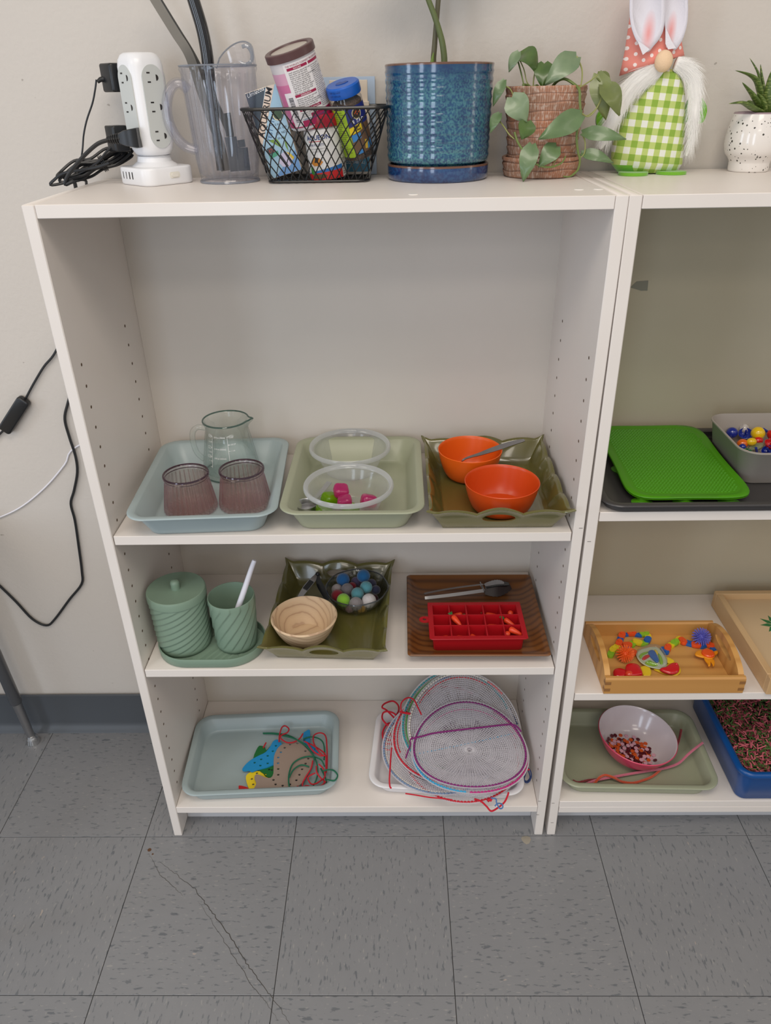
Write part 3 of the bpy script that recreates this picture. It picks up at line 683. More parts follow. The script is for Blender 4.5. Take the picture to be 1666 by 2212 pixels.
jart('red_band', [(-.04, .0005), (.026, .0005), (.026, .0125), (-.04, .0085)], (196, 34, 36)); jart('wave_print', [(-.04, .0085), (.026, .0125), (.026, .0185), (-.02, .0125)], (44, 110, 180), 0)
jart('brown_oval', [(-.024, .005), (-.021, .0025), (-.005, .003), (.001, .0055), (-.003, .0085), (-.018, .0085)], (96, 82, 42), 2)
jart('barcode_label', [(.026, .002), (.040, .002), (.040, .062), (.026, .062)], (214, 212, 206), 1)
bars = MB(); v = .004; rnd = random.Random(4)
while v < .06:
    patch(bars, [(.0275, v), (.035, v), (.035, v + .0007), (.0275, v + .0007)], fn(3)); v += rnd.choice((.0012, .0016, .002))
obj('barcode', bars, ink, jar)
jart('fish_print', [(-.023, .023), (-.018, .0195), (-.008, .020), (-.003, .024), (-.008, .030), (-.016, .031)], (202, 132, 44), 1); jart('fish_patch', [(-.017, .024), (-.012, .024), (-.008, .030), (-.014, .031)], (52, 44, 44), 2)
jart('leaf_logo', [(-.027, .010), (-.022, .007), (-.019, .011), (-.021, .018), (-.026, .019)], (62, 140, 62), 2)
lt = MB(); put_text(lt, 'AQUEON', .0085, -.0245, .0535, fn(3), align='LEFT', bold=.02); put_text(lt, 'MINI PELLETS', .0042, -.0225, .0455, fn(3), align='LEFT'); obj('lettering', lt, mat('navy_ink', (36, 58, 118), .5), jar)
lt = MB()
for i, s_ in enumerate(('For all small tropical fish', 'natural colors and health')): put_text(lt, s_, .0027, -.0215, .041 - i * .0034, fn(3), align='LEFT')
obj('lettering', lt, mat('grey_ink', (120, 118, 120), .5), jar)
jart('red_rule', [(-.021, .051), (-.001, .051), (-.001, .0518), (-.021, .0518)], (196, 34, 36), 3)

# blue capped bottle
br = 0.0225
bo = tilted('pellet_bottle', 'clear pellet bottle with bright blue cap and lime green label, leaning left in the basket', 'bottle', (0.4130, 0.225, 1.2345), 12.8, 15)
obj('contents', MB().lathe([(0, .001), (br - .0018, .001), (br - .0018, .074), (br - .006, .078), (0, .079)], 40), mat('brown_pellets', (96, 74, 56), 0.8, bump=(700, 1.0), var=(500, (62, 46, 36))), bo)
obj('bottle_wall', MB().lathe([(0, 0), (br - .002, 0), (br, .002), (br, .078), (br - .003, .083), (br - .003, .0845)], 48), clear('bottle_clear', (244, 244, 244), (210, 210, 210), .02, .4), bo)
cz = .0835
obj('cap', MB().lathe([(br - .002, cz), (br + .0008, cz), (br + .0012, cz + .001), (br + .0012, cz + .0125), (br - .0008, cz + .0145), (0, cz + .0145)], 48, lambda a, z, r: r + .0002 * math.cos(70 * a) * (r > br)), mat('cap_blue', (22, 88, 178), 0.32), bo)
em = MB(); em.prism([(-.009, -.004), (-.004, -.007), (.004, -.006), (.009, -.001), (.005, .004), (.001, .002), (-.003, .006), (-.008, .003)], cz + .0144, cz + .0152); obj('cap_emblem', em, mat('cap_blue_dark', (20, 66, 142), .4), bo, label='raised emblem on the cap')
fn = lambda k: cyl_fn(br, 0.0, 0.0002 + 0.00012 * k)
def bart(nm, P, col, k=0): return obj(nm, patch(MB(), P, fn(k)), mat('print_' + '_'.join(map(str, col)), col, .35), bo)
bart('lime_label', [(-.034, .006), (-.0045, .006), (-.0045, .070), (-.034, .070)], (158, 190, 44)); bart('navy_label', [(-.0045, .047), (.034, .047), (.034, .072), (-.0045, .072)], (36, 46, 118))
bart('brown_window', [(-.0045, .010), (.03, .010), (.03, .047), (-.0045, .047)], (108, 82, 62)); bart('yellow_flash', [(-.0045, .036), (.014, .040), (.014, .050), (-.0045, .045)], (232, 204, 34), 2)
bart('sky_print', [(-.0035, .026), (.010, .030), (.010, .037), (-.0035, .036)], (60, 132, 196), 1); bart('sky_print', [(.000, .009), (.009, .010), (.008, .015), (.001, .014)], (60, 132, 196), 1); bart('shrimp_print', [(.016, .012), (.026, .014), (.026, .024), (.018, .020)], (60, 132, 196), 1); bart('shrimp_print', [(.012, .014), (.016, .013), (.019, .024), (.014, .026)], (212, 176, 60), 2)
P = circ(.011, .062, .0072, 18); b_ = MB(); b_.add([fn(2)(*p) for p in P], [tuple(range(18))]); obj('round_emblem', b_, mat('emblem_cream', (206, 196, 150), .5), bo)
P = circ(.011, .062, .0060, 18); b_ = MB(); b_.add([fn(3)(*p) for p in P], [tuple(range(18))]); obj('emblem_centre', b_, mat('emblem_dark', (54, 44, 34), .5), bo); bart('emblem_lizard', [(.007, .062), (.012, .060), (.016, .063), (.012, .067)], (196, 80, 40), 5)
lt = MB(); put_text(lt, '& TAD', .0065, .001, .0505, fn(3), align='LEFT', shear=.2, bold=.01); obj('lettering', lt, wink, bo)
lt = MB(); put_text(lt, 'Mini', .0042, .0035, .0445, fn(4), align='LEFT', bold=.02); put_text(lt, 'Pellets', .0042, .0015, .0405, fn(4), align='LEFT', bold=.02)
rnd = random.Random(9)
for i in range(22): put_text(lt, ' '.join(rnd.sample(words, 2))[:14], .0027, -.0225 + .0006 * i * 0, .0665 - i * .0027, fn(3), align='LEFT')
obj('lettering', lt, ink, bo)
lt = MB(); f2 = cyl_fn(br + .0012, 0, .0002)
put_text(lt, 'EXP 02/16/27', .0032, -.0215, cz + .0085, f2, align='LEFT'); put_text(lt, 'LOT 07AGA', .0032, -.0215, cz + .0042, f2, align='LEFT'); obj('lettering', lt, mat('cap_ink', (14, 40, 96), .5), bo)

# cartons at the back of the basket
cd = thing('blue_card', 'pale blue card standing against the wall behind the basket', 'card', (0.385, 0.2955, H + 0.0005), (math.radians(-1), 0, 0))
obj('sheet', MB().cbox(-0.045, 0.0505, 0, 0.0012, 0, 0.133, 0.0003), mat('card_blue', (176, 194, 216), 0.5), cd)
ct = thing('cream_carton', 'cream carton with blue band standing at the back right of the basket', 'box', (0.3985, 0.264, H + 0.0035))
obj('carton', MB().cbox(-0.030, 0.0285, 0, 0.016, 0, 0.098, 0.0006), cream, ct)
obj('flap', MB().cbox(-0.029, 0.0265, 0.0045, 0.0115, 0.0975, 0.1255, 0.0005), cream, ct)
fc = lambda u, v: (u, -0.0002, v)
obj('blue_band', patch(MB(), [(-.0295, .004), (.0275, .004), (.0275, .030), (-.0295, .030)], fc, 1), mat('print_teal', (58, 130, 160), .4), ct)
obj('blue_square', patch(MB(), [(.012, .083), (.018, .083), (.018, .090), (.012, .090)], fc, 1), mat('print_teal', (58, 130, 160), .4), ct)
lt = MB(); put_text(lt, '5 FL OZ (148 mL)', .0055, 0, .015, lambda u, v: (u, -.0004, v)); obj('lettering', lt, wink, ct)
lt = MB(); put_text(lt, 'm', .011, .021, .076, lambda u, v: (u, -.0004, v)); obj('lettering', lt, ink, ct)

for x, y in ((0.487, 0.040), (0.702, 0.062), (0.733 - .006, 0.062)):
    obj('screw_cap', MB().lathe([(0, .0008), (.0058, .0008), (.0064, .0003), (.0064, -.0002)], 20, cx=x, cy=y, cz=H), mat('cap_white', (232, 228, 222), .3), b1)

# ---------------------------------------------------------------- blue glazed pot
def glaze(name, lo, hi, sc=330):
    m = bpy.data.materials.new(name); m.use_nodes = True; n = NT(m); b = n.n['Principled BSDF']; b.inputs['Roughness'].default_value = 0.16; b.inputs['Coat Weight'].default_value = 0.7; b.inputs['Coat Roughness'].default_value = 0.06
    tc = n.add('ShaderNodeTexCoord'); sx = n.add('ShaderNodeSeparateXYZ'); n.l.new(tc.outputs['Object'], sx.inputs[0])
    z = sx.outputs[2]
    spk = n.ramp(n.noise(sc, detail=4), [(0.42, (0, 0, 0, 1)), (0.60, (1, 1, 1, 1))])
    big = n.ramp(n.noise(38, detail=3), [(0.35, (0, 0, 0, 1)), (0.65, (1, 1, 1, 1))])
    deep = n.mix(big, lin(lo[0]), lin(lo[1])); pale = n.mix(big, lin(hi[0]), lin(hi[1]))
    zz = n.ramp(n.math('DIVIDE', z, 0.146), [(0.12, (1, 1, 1, 1)), (0.3, (.6, .6, .6, 1)), (0.85, (.5, .5, .5, 1)), (0.97, (0.05, .05, .05, 1))])
    c = n.mix(n.math('MULTIPLY', spk, zz), deep, pale)
    n.l.new(c, b.inputs['Base Color'])
    bp = n.add('ShaderNodeBump'); bp.inputs['Strength'].default_value = 0.12; bp.inputs['Distance'].default_value = 0.002
    n.l.new(n.noise(25, detail=1, stretch=(1, 1, 6)), bp.inputs['Height']); n.l.new(bp.outputs[0], b.inputs['Normal']); return m
glz = glaze('blue_glaze', ((20, 54, 96), (28, 76, 112)), ((62, 122, 130), (84, 142, 142)))
bp_ = thing('blue_flower_pot', 'large shiny blue glazed flower pot on its own blue saucer', 'flower pot', (0.5275, 0.2265, H))
def ringy(prof): return prof
pr = [(0, 0.0235), (0.069, 0.0235), (0.0725, 0.025), (0.0738, 0.030)]
for k in range(1, 36):
    z = 0.030 + 0.110 * k / 35; pr.append((0.0738 + 0.0022 * k / 35 + 0.0007 * math.sin(k * 1.9), z))
pr += [(0.0762, 0.1432), (0.0760, 0.1455), (0.0745, 0.1462), (0.0720, 0.1455), (0.0715, 0.142), (0.0705, 0.128), (0.069, 0.06), (0, 0.06)]
obj('pot', MB().lathe(pr, 96), glz, bp_, angle=60)
obj('rim', MB().lathe([(0.0763, 0.1440), (0.0764, 0.1456), (0.0752, 0.1467), (0.0735, 0.1465), (0.0722, 0.1455)], 96), mat('glaze_brown', (104, 72, 58), 0.2, coat=.6), bp_, label='bare brown glazed rim')
obj('saucer', MB().lathe([(0, 0.0), (0.070, 0.0), (0.0728, 0.0025), (0.0738, 0.006), (0.0742, 0.018), (0.0738, 0.0205), (0.0725, 0.0212), (0.0712, 0.0200), (0.070, 0.010), (0, 0.008)], 96), glaze('blue_glaze_deep', ((18, 40, 86), (26, 58, 108)), ((30, 66, 112), (40, 78, 122)), 260), bp_, angle=60)
obj('saucer_rim', MB().lathe([(0.0744, 0.0190), (0.0742, 0.0208), (0.0728, 0.0218), (0.0712, 0.0208)], 96), MATS['glaze_brown'], bp_)
obj('foot', MB().lathe([(0, 0.0082), (0.060, 0.0082), (0.062, 0.0235), (0, 0.0235)], 48), MATS['blue_glaze_deep'] if 'blue_glaze_deep' in MATS else glz, bp_)
soil = mat('potting_soil', (58, 44, 36), 0.95, bump=(200, 1.0), var=(120, (84, 66, 52)))
obj('soil', MB().lathe([(0.0705, 0.134), (0.04, 0.137), (0, 0.136)], 40), soil, bp_)
stm = mat('stem_green', (98, 112, 62), 0.5, var=(30, (84, 92, 52)))
st = MB(); pts = [(0.002, 0, 0.135)] + [(x - 0.5275, y - 0.2265, z - H) for x, y, z in [(0.5342,0.226,1.3481),(0.5319,0.226,1.3684),(0.5271,0.226,1.3846),(0.5192,0.226,1.4047),(0.5114,0.226,1.4214),(0.4982,0.226,1.452)]]
obj('stem', MB().tube(catmull(pts, 6), lambda t: 0.0047 - 0.0012 * t, 10), stm, bp_)
pts = [(0.0, 0.012, 0.133)] + [(x - 0.5275, y - 0.2265, z - H) for x, y, z in [(0.52,0.238,1.3486),(0.5209,0.238,1.369),(0.5225,0.238,1.3906),(0.5251,0.238,1.4222),(0.5276,0.238,1.4528)]]
obj('stem', MB().tube(catmull(pts, 6), lambda t: 0.0042 - 0.0010 * t, 10), mat('stem_brown_green', (88, 84, 60), 0.5), bp_)
pts = [(x - 0.5275, y - 0.2265, z - H) for x, y, z in [(0.5171,0.232,1.3458),(0.5183,0.232,1.3552),(0.5195,0.232,1.3617)]]
obj('shoot', MB().tube(catmull(pts, 5), lambda t: 0.0032 * (1 - t) + 0.0004, 8), mat('shoot_green', (104, 128, 52), .5), bp_)

# ---------------------------------------------------------------- leaves
def leafmat(name, c, c2): 
    m = mat(name, c, 0.34, var=(60, c2), coat=.15, sss=0); return m
LM0 = mat('broad_leaf_green', (74, 112, 52), .35, var=(40, (88, 124, 58)), coat=.2)
def leaf_mb(B, Tp, w, nrm, curl=0.15, fold=0.25, heart=0.5):
    B, Tp, nrm = Vector(B), Vector(Tp), Vector(nrm); ax = Tp - B; Ln = ax.length; a = ax.normalized(); nn = (nrm - a * nrm.dot(a)).normalized(); sd = a.cross(nn)
    NL, NW = 10, 6; v = []; f = []
    for i in range(NL + 1):
        t = i / NL
        hw = w * 0.5 * (math.sin(PI * min(1, t ** 0.62)) ** 0.85 if t > 0 else 0.18) * (1.0 if t > .12 else .85)
        if t == 0: hw = w * 0.16
        for j in range(-NW // 2, NW // 2 + 1):
            s_ = j / (NW / 2); back = -heart * w * 0.22 * abs(s_) * max(0, 1 - t * 3.2)
            zz = curl * Ln * math.sin(PI * t) - curl * Ln * .5 * t * t + fold * hw * (abs(s_) ** 1.3) * 0.8 - .15 * w * (s_ ** 2) * t
            v.append(B + a * (t * Ln + back) + sd * (s_ * hw) + nn * zz)
    for i in range(NL):
        for j in range(NW): f.append((i * (NW + 1) + j, i * (NW + 1) + j + 1, (i + 1) * (NW + 1) + j + 1, (i + 1) * (NW + 1) + j))
    m = MB(); m.add(v, f)
    # underside for thickness
    o = [p - nn * 0.0005 for p in v]; m.add(o, [q[::-1] for q in f]); return m
for b0, t0, w0_ in (((-.035, 0, .262), (-.105, -.03, .300), .055), ((-.033, 0, .265), (.02, -.04, .335), .06), ((.003, .012, .262), (.07, -.01, .320), .058), ((.003, .012, .264), (-.02, .05, .345), .05)):
    obj('leaf', leaf_mb(b0, t0, w0_, (0, -.6, 1), .12), LM0, bp_, angle=180)
tp_ = thing('pothos_plant', 'trailing heart-leaf plant in a ridged terracotta pot with saucer', 'potted plant', (0.681, 0.2385, H))
def terracotta():
    m = bpy.data.materials.new('terracotta'); m.use_nodes = True; n = NT(m); b = n.n['Principled BSDF']; b.inputs['Roughness'].default_value = 0.75
    c = n.mix(n.ramp(n.noise(28, detail=4), [(0.38, (0, 0, 0, 1)), (0.62, (1, 1, 1, 1))]), lin((150, 112, 90)), lin((174, 116, 86)))
    ge = n.add('ShaderNodeNewGeometry')
    w = n.ramp(n.noise(300, detail=4, stretch=(1, 1, .35)), [(0.5, (0, 0, 0, 1)), (0.66, (1, 1, 1, 1))])
    c = n.mix(n.math('MULTIPLY', w, .7), c, lin((204, 186, 172)))
    tc = n.add('ShaderNodeTexCoord'); sx = n.add('ShaderNodeSeparateXYZ'); n.l.new(tc.outputs['Object'], sx.inputs[0])
    an = n.math('ARCTAN2', sx.outputs[1], sx.outputs[0])
    wob = n.math('ADD', n.math('MULTIPLY', n.math('SINE', n.math('ADD', n.math('MULTIPLY', an, 2.0), 1.0)), .0011), n.math('MULTIPLY', n.math('SINE', n.math('ADD', n.math('MULTIPLY', an, 5.0), n.math('MULTIPLY', sx.outputs[2], 300.0))), .0008))
    fr = n.math('FRACT', n.math('DIVIDE', n.math('ADD', sx.outputs[2], wob), .0108))
    ribs = n.ramp(n.math('SINE', n.math('MULTIPLY', an, 110.0)), [(0.55, (0, 0, 0, 1)), (0.9, (1, 1, 1, 1))])
    c = n.mix(n.math('MULTIPLY', ribs, .35), c, lin((206, 180, 162)))
    crease_dark = n.math('ADD', n.math('GREATER_THAN', fr, .90), n.math('LESS_THAN', fr, .07))  # darkening painted into the grooves so the creases show
    c = n.mix(n.math('MULTIPLY', crease_dark, .6), c, lin((96, 66, 52)))
    n.l.new(c, b.inputs['Base Color']); return m
tc_m = terracotta()
rr_ = random.Random(7); jit = [rr_.uniform(-1, 1) for _ in range(40)]
def groove(z, a, per):
    ph = (z + 0.0011 * math.sin(a * 2 + 1) + 0.0008 * math.sin(a * 5 + z * 300)) / per; fr = ph - math.floor(ph)
    return (0.0022 * (fr ** 1.5) if fr < .84 else 0.0022 * (1 - (fr - .84) / .16) - 0.0005)
def potmod(a, z, r):
    if r < 0.04: return r
    return r + groove(z, a, 0.0108) + 0.00035 * math.cos(110 * a + 40 * math.floor(z / 0.0108))
def tcprof(r0, r1, z0, z1, n): return [(r0 + (r1 - r0) * k / n, z0 + (z1 - z0) * k / n) for k in range(n + 1)]
pr = [(0, 0.010), (0.045, 0.010), (0.0465, 0.012)] + tcprof(0.0475, 0.0565, 0.016, 0.1135, 70)
obj('pot', MB().lathe(pr, 220, potmod), tc_m, tp_, angle=180)
obj('pot_rim', MB().lathe([(0.0568, 0.113), (0.0572, 0.1158), (0.0560, 0.1172), (0.0530, 0.1172), (0.0520, 0.1150), (0.050, 0.09), (0, 0.088)], 80), tc_m, tp_)
pr = [(0, 0.0), (0.049, 0.0), (0.0515, 0.001)] + tcprof(0.0525, 0.0555, 0.002, 0.0225, 22)
obj('saucer', MB().lathe(pr, 220, potmod), tc_m, tp_, angle=180)
obj('saucer_rim', MB().lathe([(0.0562, 0.0222), (0.0572, 0.0235), (0.0572, 0.0265), (0.0555, 0.0275), (0.0520, 0.0262), (0.050, 0.008), (0, 0.007)], 80), tc_m, tp_)
obj('soil', MB().lathe([(0.052, 0.104), (0.03, 0.108), (0, 0.107)], 32), soil, tp_)
vine = mat('vine_green', (104, 122, 62), 0.45); vine2 = mat('petiole_green', (142, 146, 86), 0.45)
def loc(P, o=(0.681, 0.2385, H)): return [(x - o[0], y - o[1], z - o[2]) for x, y, z in P]
LG = leafmat('leaf_grey_green', (118, 136, 102), (106, 126, 94)); LD = leafmat('leaf_dark_green', (66, 92, 42), (78, 104, 46)); LO = leafmat('leaf_olive_green', (108, 118, 62), (98, 108, 58)); LM = leafmat('leaf_mid_green', (98, 122, 80), (88, 112, 72))
# base, tip (x px, y px, depth y), width, facing normal, curl, material
leaves = [
 ([(0.6368,0.226,1.3601),(0.6231,0.222,1.3372)], .016, (-.7, -1, .1), .08, LG),
 ([(0.638,0.24,1.3539),(0.6673,0.226,1.3398)], .036, (.1, -.7, .8), .34, LD),
 ([(0.6748,0.235,1.346),(0.671,0.215,1.3196)], .028, (-.2, -1, .4), .1, LD),
 ([(0.7149,0.215,1.353),(0.6717,0.195,1.3228)], .032, (-.3, -1, .35), .10, LG),
 ([(0.6165,0.205,1.3266),(0.601,0.2,1.2961)], .015, (-.5, -1, .0), .12, LM),
 ([(0.6243,0.178,1.3061),(0.6449,0.166,1.2766)], .034, (-.2, -1, .25), .10, LG),
 ([(0.6106,0.19,1.2865),(0.597,0.184,1.2641)], .016, (-.6, -1, .3), .12, LM),
 ([(0.6471,0.172,1.2769),(0.6417,0.164,1.2558)], .027, (.3, -1, .1), .08, LD),
 ([(0.7222,0.18,1.2833),(0.6633,0.16,1.2562)], .030, (.15, -1, .25), .06, LM),
 ([(0.7431,0.2,1.3315),(0.7579,0.185,1.2769)], .030, (-.2, -1, .1), .10, LO),
 ([(0.7487,0.19,1.3188),(0.7753,0.175,1.2843)], .030, (.35, -1, .15), .14, LO),
 ([(0.7277,0.19,1.2606),(0.7858,0.172,1.2542)], .020, (.0, -1, .35), .10, LM),
 ([(0.7293,0.19,1.2347),(0.7742,0.178,1.2242)], .017, (.0, -1, .5), .12, LM),
 ([(0.6557,0.172,1.2482),(0.6439,0.156,1.2032)], .026, (-.25, -1, .15), .10, LM),
 ([(0.6913,0.178,1.245),(0.6663,0.164,1.2217)], .026, (-.2, -1, .3), .12, LM),
 ([(0.7439,0.206,1.3316),(0.7614,0.198,1.3136)], .020, (.3, -1, .7), .20, LO),
]
for (B_, T_), w, nr, cu, m_ in leaves:
    lf = obj('leaf', leaf_mb(loc([B_])[0], loc([T_])[0], w, nr, cu), m_, tp_, angle=180)
    B3, T3 = Vector(loc([B_])[0]), Vector(loc([T_])[0])
stems = [
 ([(0.6874,0.235,1.3073),(0.6855,0.222,1.316),(0.6909,0.21,1.3243),(0.7005,0.205,1.3263),(0.7126,0.195,1.3189),(0.717,0.186,1.3128),(0.7183,0.182,1.299),(0.7202,0.181,1.2861),(0.7191,0.184,1.2679),(0.7196,0.185,1.2534),(0.7234,0.185,1.2369),(0.7269,0.184,1.2269),(0.7253,0.182,1.2145),(0.7171,0.18,1.207)], .0021, vine),
 ([(0.7171,0.18,1.207),(0.7116,0.178,1.2054),(0.7039,0.176,1.2063)], .0013, vine),
 ([(0.7149,0.215,1.353),(0.7214,0.205,1.3385),(0.7209,0.195,1.3237),(0.717,0.187,1.3144)], .0012, vine2),
 ([(0.7426,0.2,1.3305),(0.7325,0.196,1.3235),(0.718,0.187,1.3166)], .0011, vine2),
 ([(0.7498,0.192,1.3182),(0.7479,0.188,1.3012),(0.7407,0.185,1.2874),(0.7317,0.184,1.2808),(0.7217,0.182,1.2861)], .0012, vine2),
 ([(0.7492,0.188,1.3012),(0.7425,0.186,1.2901),(0.7305,0.185,1.2819),(0.7225,0.182,1.2844)], .0009, vine2),
 ([(0.7271,0.19,1.2594),(0.7323,0.188,1.2501),(0.7329,0.186,1.2355),(0.7276,0.185,1.2292)], .0011, vine2),
 ([(0.646,0.225,1.3211),(0.6435,0.205,1.3139),(0.6424,0.19,1.3068),(0.6437,0.182,1.2991),(0.6435,0.176,1.2903)], .0018, vine),
 ([(0.6302,0.172,1.2641),(0.6345,0.17,1.2527),(0.6415,0.169,1.2428),(0.6515,0.169,1.231),(0.6657,0.168,1.222),(0.6836,0.169,1.2193),(0.6987,0.172,1.2241),(0.7049,0.178,1.2318)], .0016, vine),
 ([(0.6169,0.205,1.3199),(0.6235,0.195,1.3159),(0.6268,0.183,1.3082)], .0010, vine2),
 ([(0.6112,0.19,1.2768),(0.6171,0.182,1.2696),(0.6231,0.175,1.2613),(0.6301,0.172,1.2556)], .0010, vine2),
 ([(0.6611,0.232,1.3175),(0.6617,0.234,1.3305),(0.6649,0.235,1.34),(0.671,0.235,1.3444),(0.6761,0.235,1.3454)], .0011, vine2),
 ([(0.6373,0.238,1.3517),(0.6418,0.236,1.3393),(0.6458,0.23,1.3251),(0.6462,0.225,1.3194)], .0012, vine),
 ([(0.6399,0.238,1.3516),(0.647,0.236,1.3392),(0.6521,0.232,1.3233),(0.6603,0.235,1.3175)], .0009, vine2),
 ([(0.646,0.225,1.3211),(0.6524,0.228,1.3199),(0.6598,0.232,1.3169),(0.6661,0.232,1.3197),(0.672,0.234,1.3162)], .0016, vine),
 ([(0.6928,0.178,1.2426),(0.693,0.174,1.2323),(0.6881,0.171,1.2244),(0.6857,0.17,1.2197)], .0009, vine2),
 ([(0.6612,0.172,1.2446),(0.6625,0.17,1.2331),(0.6634,0.168,1.2262)], .0009, vine2),
]
for P, r, m_ in stems: obj('vine', MB().tube(catmull(loc(P), 5), lambda t, r=r: r * (1 - .3 * t), 7), m_, tp_)

# ---------------------------------------------------------------- plush gnome with bunny ears
def gingham():
    m = bpy.data.materials.new('gingham_cotton'); m.use_nodes = True; n = NT(m); b = n.n['Principled BSDF']; b.inputs['Roughness'].default_value = 0.9
    tc = n.add('ShaderNodeTexCoord'); mp = n.add('ShaderNodeMapping'); mp.inputs['Rotation'].default_value = (0, math.radians(-5), 0); n.l.new(tc.outputs['Object'], mp.inputs[0])
    sx = n.add('ShaderNodeSeparateXYZ'); n.l.new(mp.outputs[0], sx.inputs[0]); p = 0.0172
    def band(s, off, pp): return n.math('LESS_THAN', n.math('FRACT', n.math('ADD', n.math('DIVIDE', s, pp), off + 100)), 0.5)
    a = band(sx.outputs[0], 0.2, p); c_ = band(sx.outputs[2], 0.1, 0.0178)
    weave = n.noise(1500, detail=1)
    both = n.math('MULTIPLY', a, c_); one = n.math('SUBTRACT', n.math('ADD', a, c_), n.math('MULTIPLY', both, 2))
    c = n.mix(one, lin((232, 232, 222)), lin((188, 204, 118))); c = n.mix(both, c, lin((138, 172, 62)))
    c = n.mix(n.math('MULTIPLY', weave, .12), c, lin((120, 130, 90)))
    n.l.new(c, b.inputs['Base Color']); bp = n.add('ShaderNodeBump'); bp.inputs['Strength'].default_value = .4; bp.inputs['Distance'].default_value = .0006
    n.l.new(n.noise(900), bp.inputs['Height']); n.l.new(bp.outputs[0], b.inputs['Normal']); return m
GN = (0.8435, 0.2515, H)
gn = thing('plush_gnome', 'plush gnome with green gingham body, white beard, pink dotted hat and white rabbit ears', 'plush toy', GN)
felt = mat('green_felt', (112, 176, 42), 0.95, bump=(600, .6), sheen=.4); white_felt = mat('white_felt', (226, 222, 228), 0.95, bump=(500, .5), sheen=.4)
def gl(P): return [(x - GN[0], y - GN[1], z - GN[2]) for x, y, z in P]
edgeL = gl([(0.801,0.2515,1.202),(0.791,0.2515,1.2137),(0.7892,0.2515,1.2269),(0.7892,0.2515,1.2425),(0.7912,0.2515,1.2578),(0.7952,0.2515,1.2728),(0.8012,0.2515,1.2877),(0.8098,0.2515,1.3022),(0.8195,0.2515,1.3166),(0.828,0.2515,1.3296),(0.8355,0.2515,1.3363)])
edgeR = gl([(0.8897,0.2515,1.2045),(0.8946,0.2515,1.2158),(0.8937,0.2515,1.2284),(0.8923,0.2515,1.2439),(0.8908,0.2515,1.2592),(0.8887,0.2515,1.2743),(0.886,0.2515,1.2892),(0.8826,0.2515,1.3039),(0.878,0.2515,1.3185),(0.8713,0.2515,1.33),(0.8618,0.2515,1.3359)])
L = []; N_ = 11
def gsec(i, flat, scale=1.0, dy=0):
    a, b = edgeL[i], edgeR[i]; cx_, rx = (a[0] + b[0]) / 2, (b[0] - a[0]) / 2; z = max(0.0012, (a[2] + b[2]) / 2)
    ry = (0.030 - 0.010 * i / 10) * (0.7 if i in (0, 10) else 1)
    P = []
    for k in range(40):
        t = 2 * PI * k / 40; c_, s_ = math.cos(t), math.sin(t)
        P.append((cx_ + rx * scale * math.copysign(abs(c_) ** .75, c_), dy + ry * math.copysign(abs(s_) ** .8, s_), z))
    return P
body = MB().loft([gsec(i, 0) for i in range(N_)])
bo_ = obj('body', body, [gingham(), felt], gn, angle=180)
for p in bo_.data.polygons:
    c = p.center; p.material_index = 1 if c.y > 0.004 or p.normal.z < -.6 else 0
# feet and arms
def flatoval(cx, cy, rx, ry, z0, th, rot=0):
    P = [(rx * math.cos(t), ry * math.sin(t)) for t in [2 * PI * i / 28 for i in range(28)]]
    m = MB().prism([(cx + x * math.cos(rot) - y * math.sin(rot), cy + x * math.sin(rot) + y * math.cos(rot)) for x, y in P], z0, z0 + th); return m
obj('foot', flatoval(-0.027, -0.028, 0.0215, 0.020, 0.0002, 0.0042), felt, gn); obj('foot', flatoval(0.030, -0.025, 0.0215, 0.016, 0.0002, 0.0042, -.25), felt, gn)
def felt_shape(P, y0, th, tilt=0): 
    m = MB().prism([(x, z) for x, _, z in P], -th / 2, th / 2); m.xf(Matrix.Translation((0, y0, 0)) @ Matrix.Rotation(PI / 2, 4, 'X')); return m
Pa = [tuple(p) for p in catmull(gl([(0.8902,0.2515,1.2701),(0.8888,0.2515,1.2921),(0.8956,0.2515,1.302),(0.9008,0.2515,1.306),(0.9076,0.2515,1.3018),(0.9169,0.2515,1.2917),(0.9203,0.2515,1.2815),(0.9179,0.2515,1.2696),(0.9111,0.2515,1.2667),(0.9037,0.2515,1.2699)]), 4, True)]
obj('arm', felt_shape(Pa, 0.004, 0.006), felt, gn)
Pa = [tuple(p) for p in catmull(gl([(0.7913,0.2515,1.2717),(0.7814,0.2515,1.285),(0.7727,0.2515,1.2899),(0.7658,0.2515,1.2865),(0.7613,0.2515,1.2794),(0.762,0.2515,1.2686),(0.7672,0.2515,1.2642),(0.7772,0.2515,1.2659)]), 4, True)]
obj('arm', felt_shape(Pa, 0.006, 0.006), felt, gn)
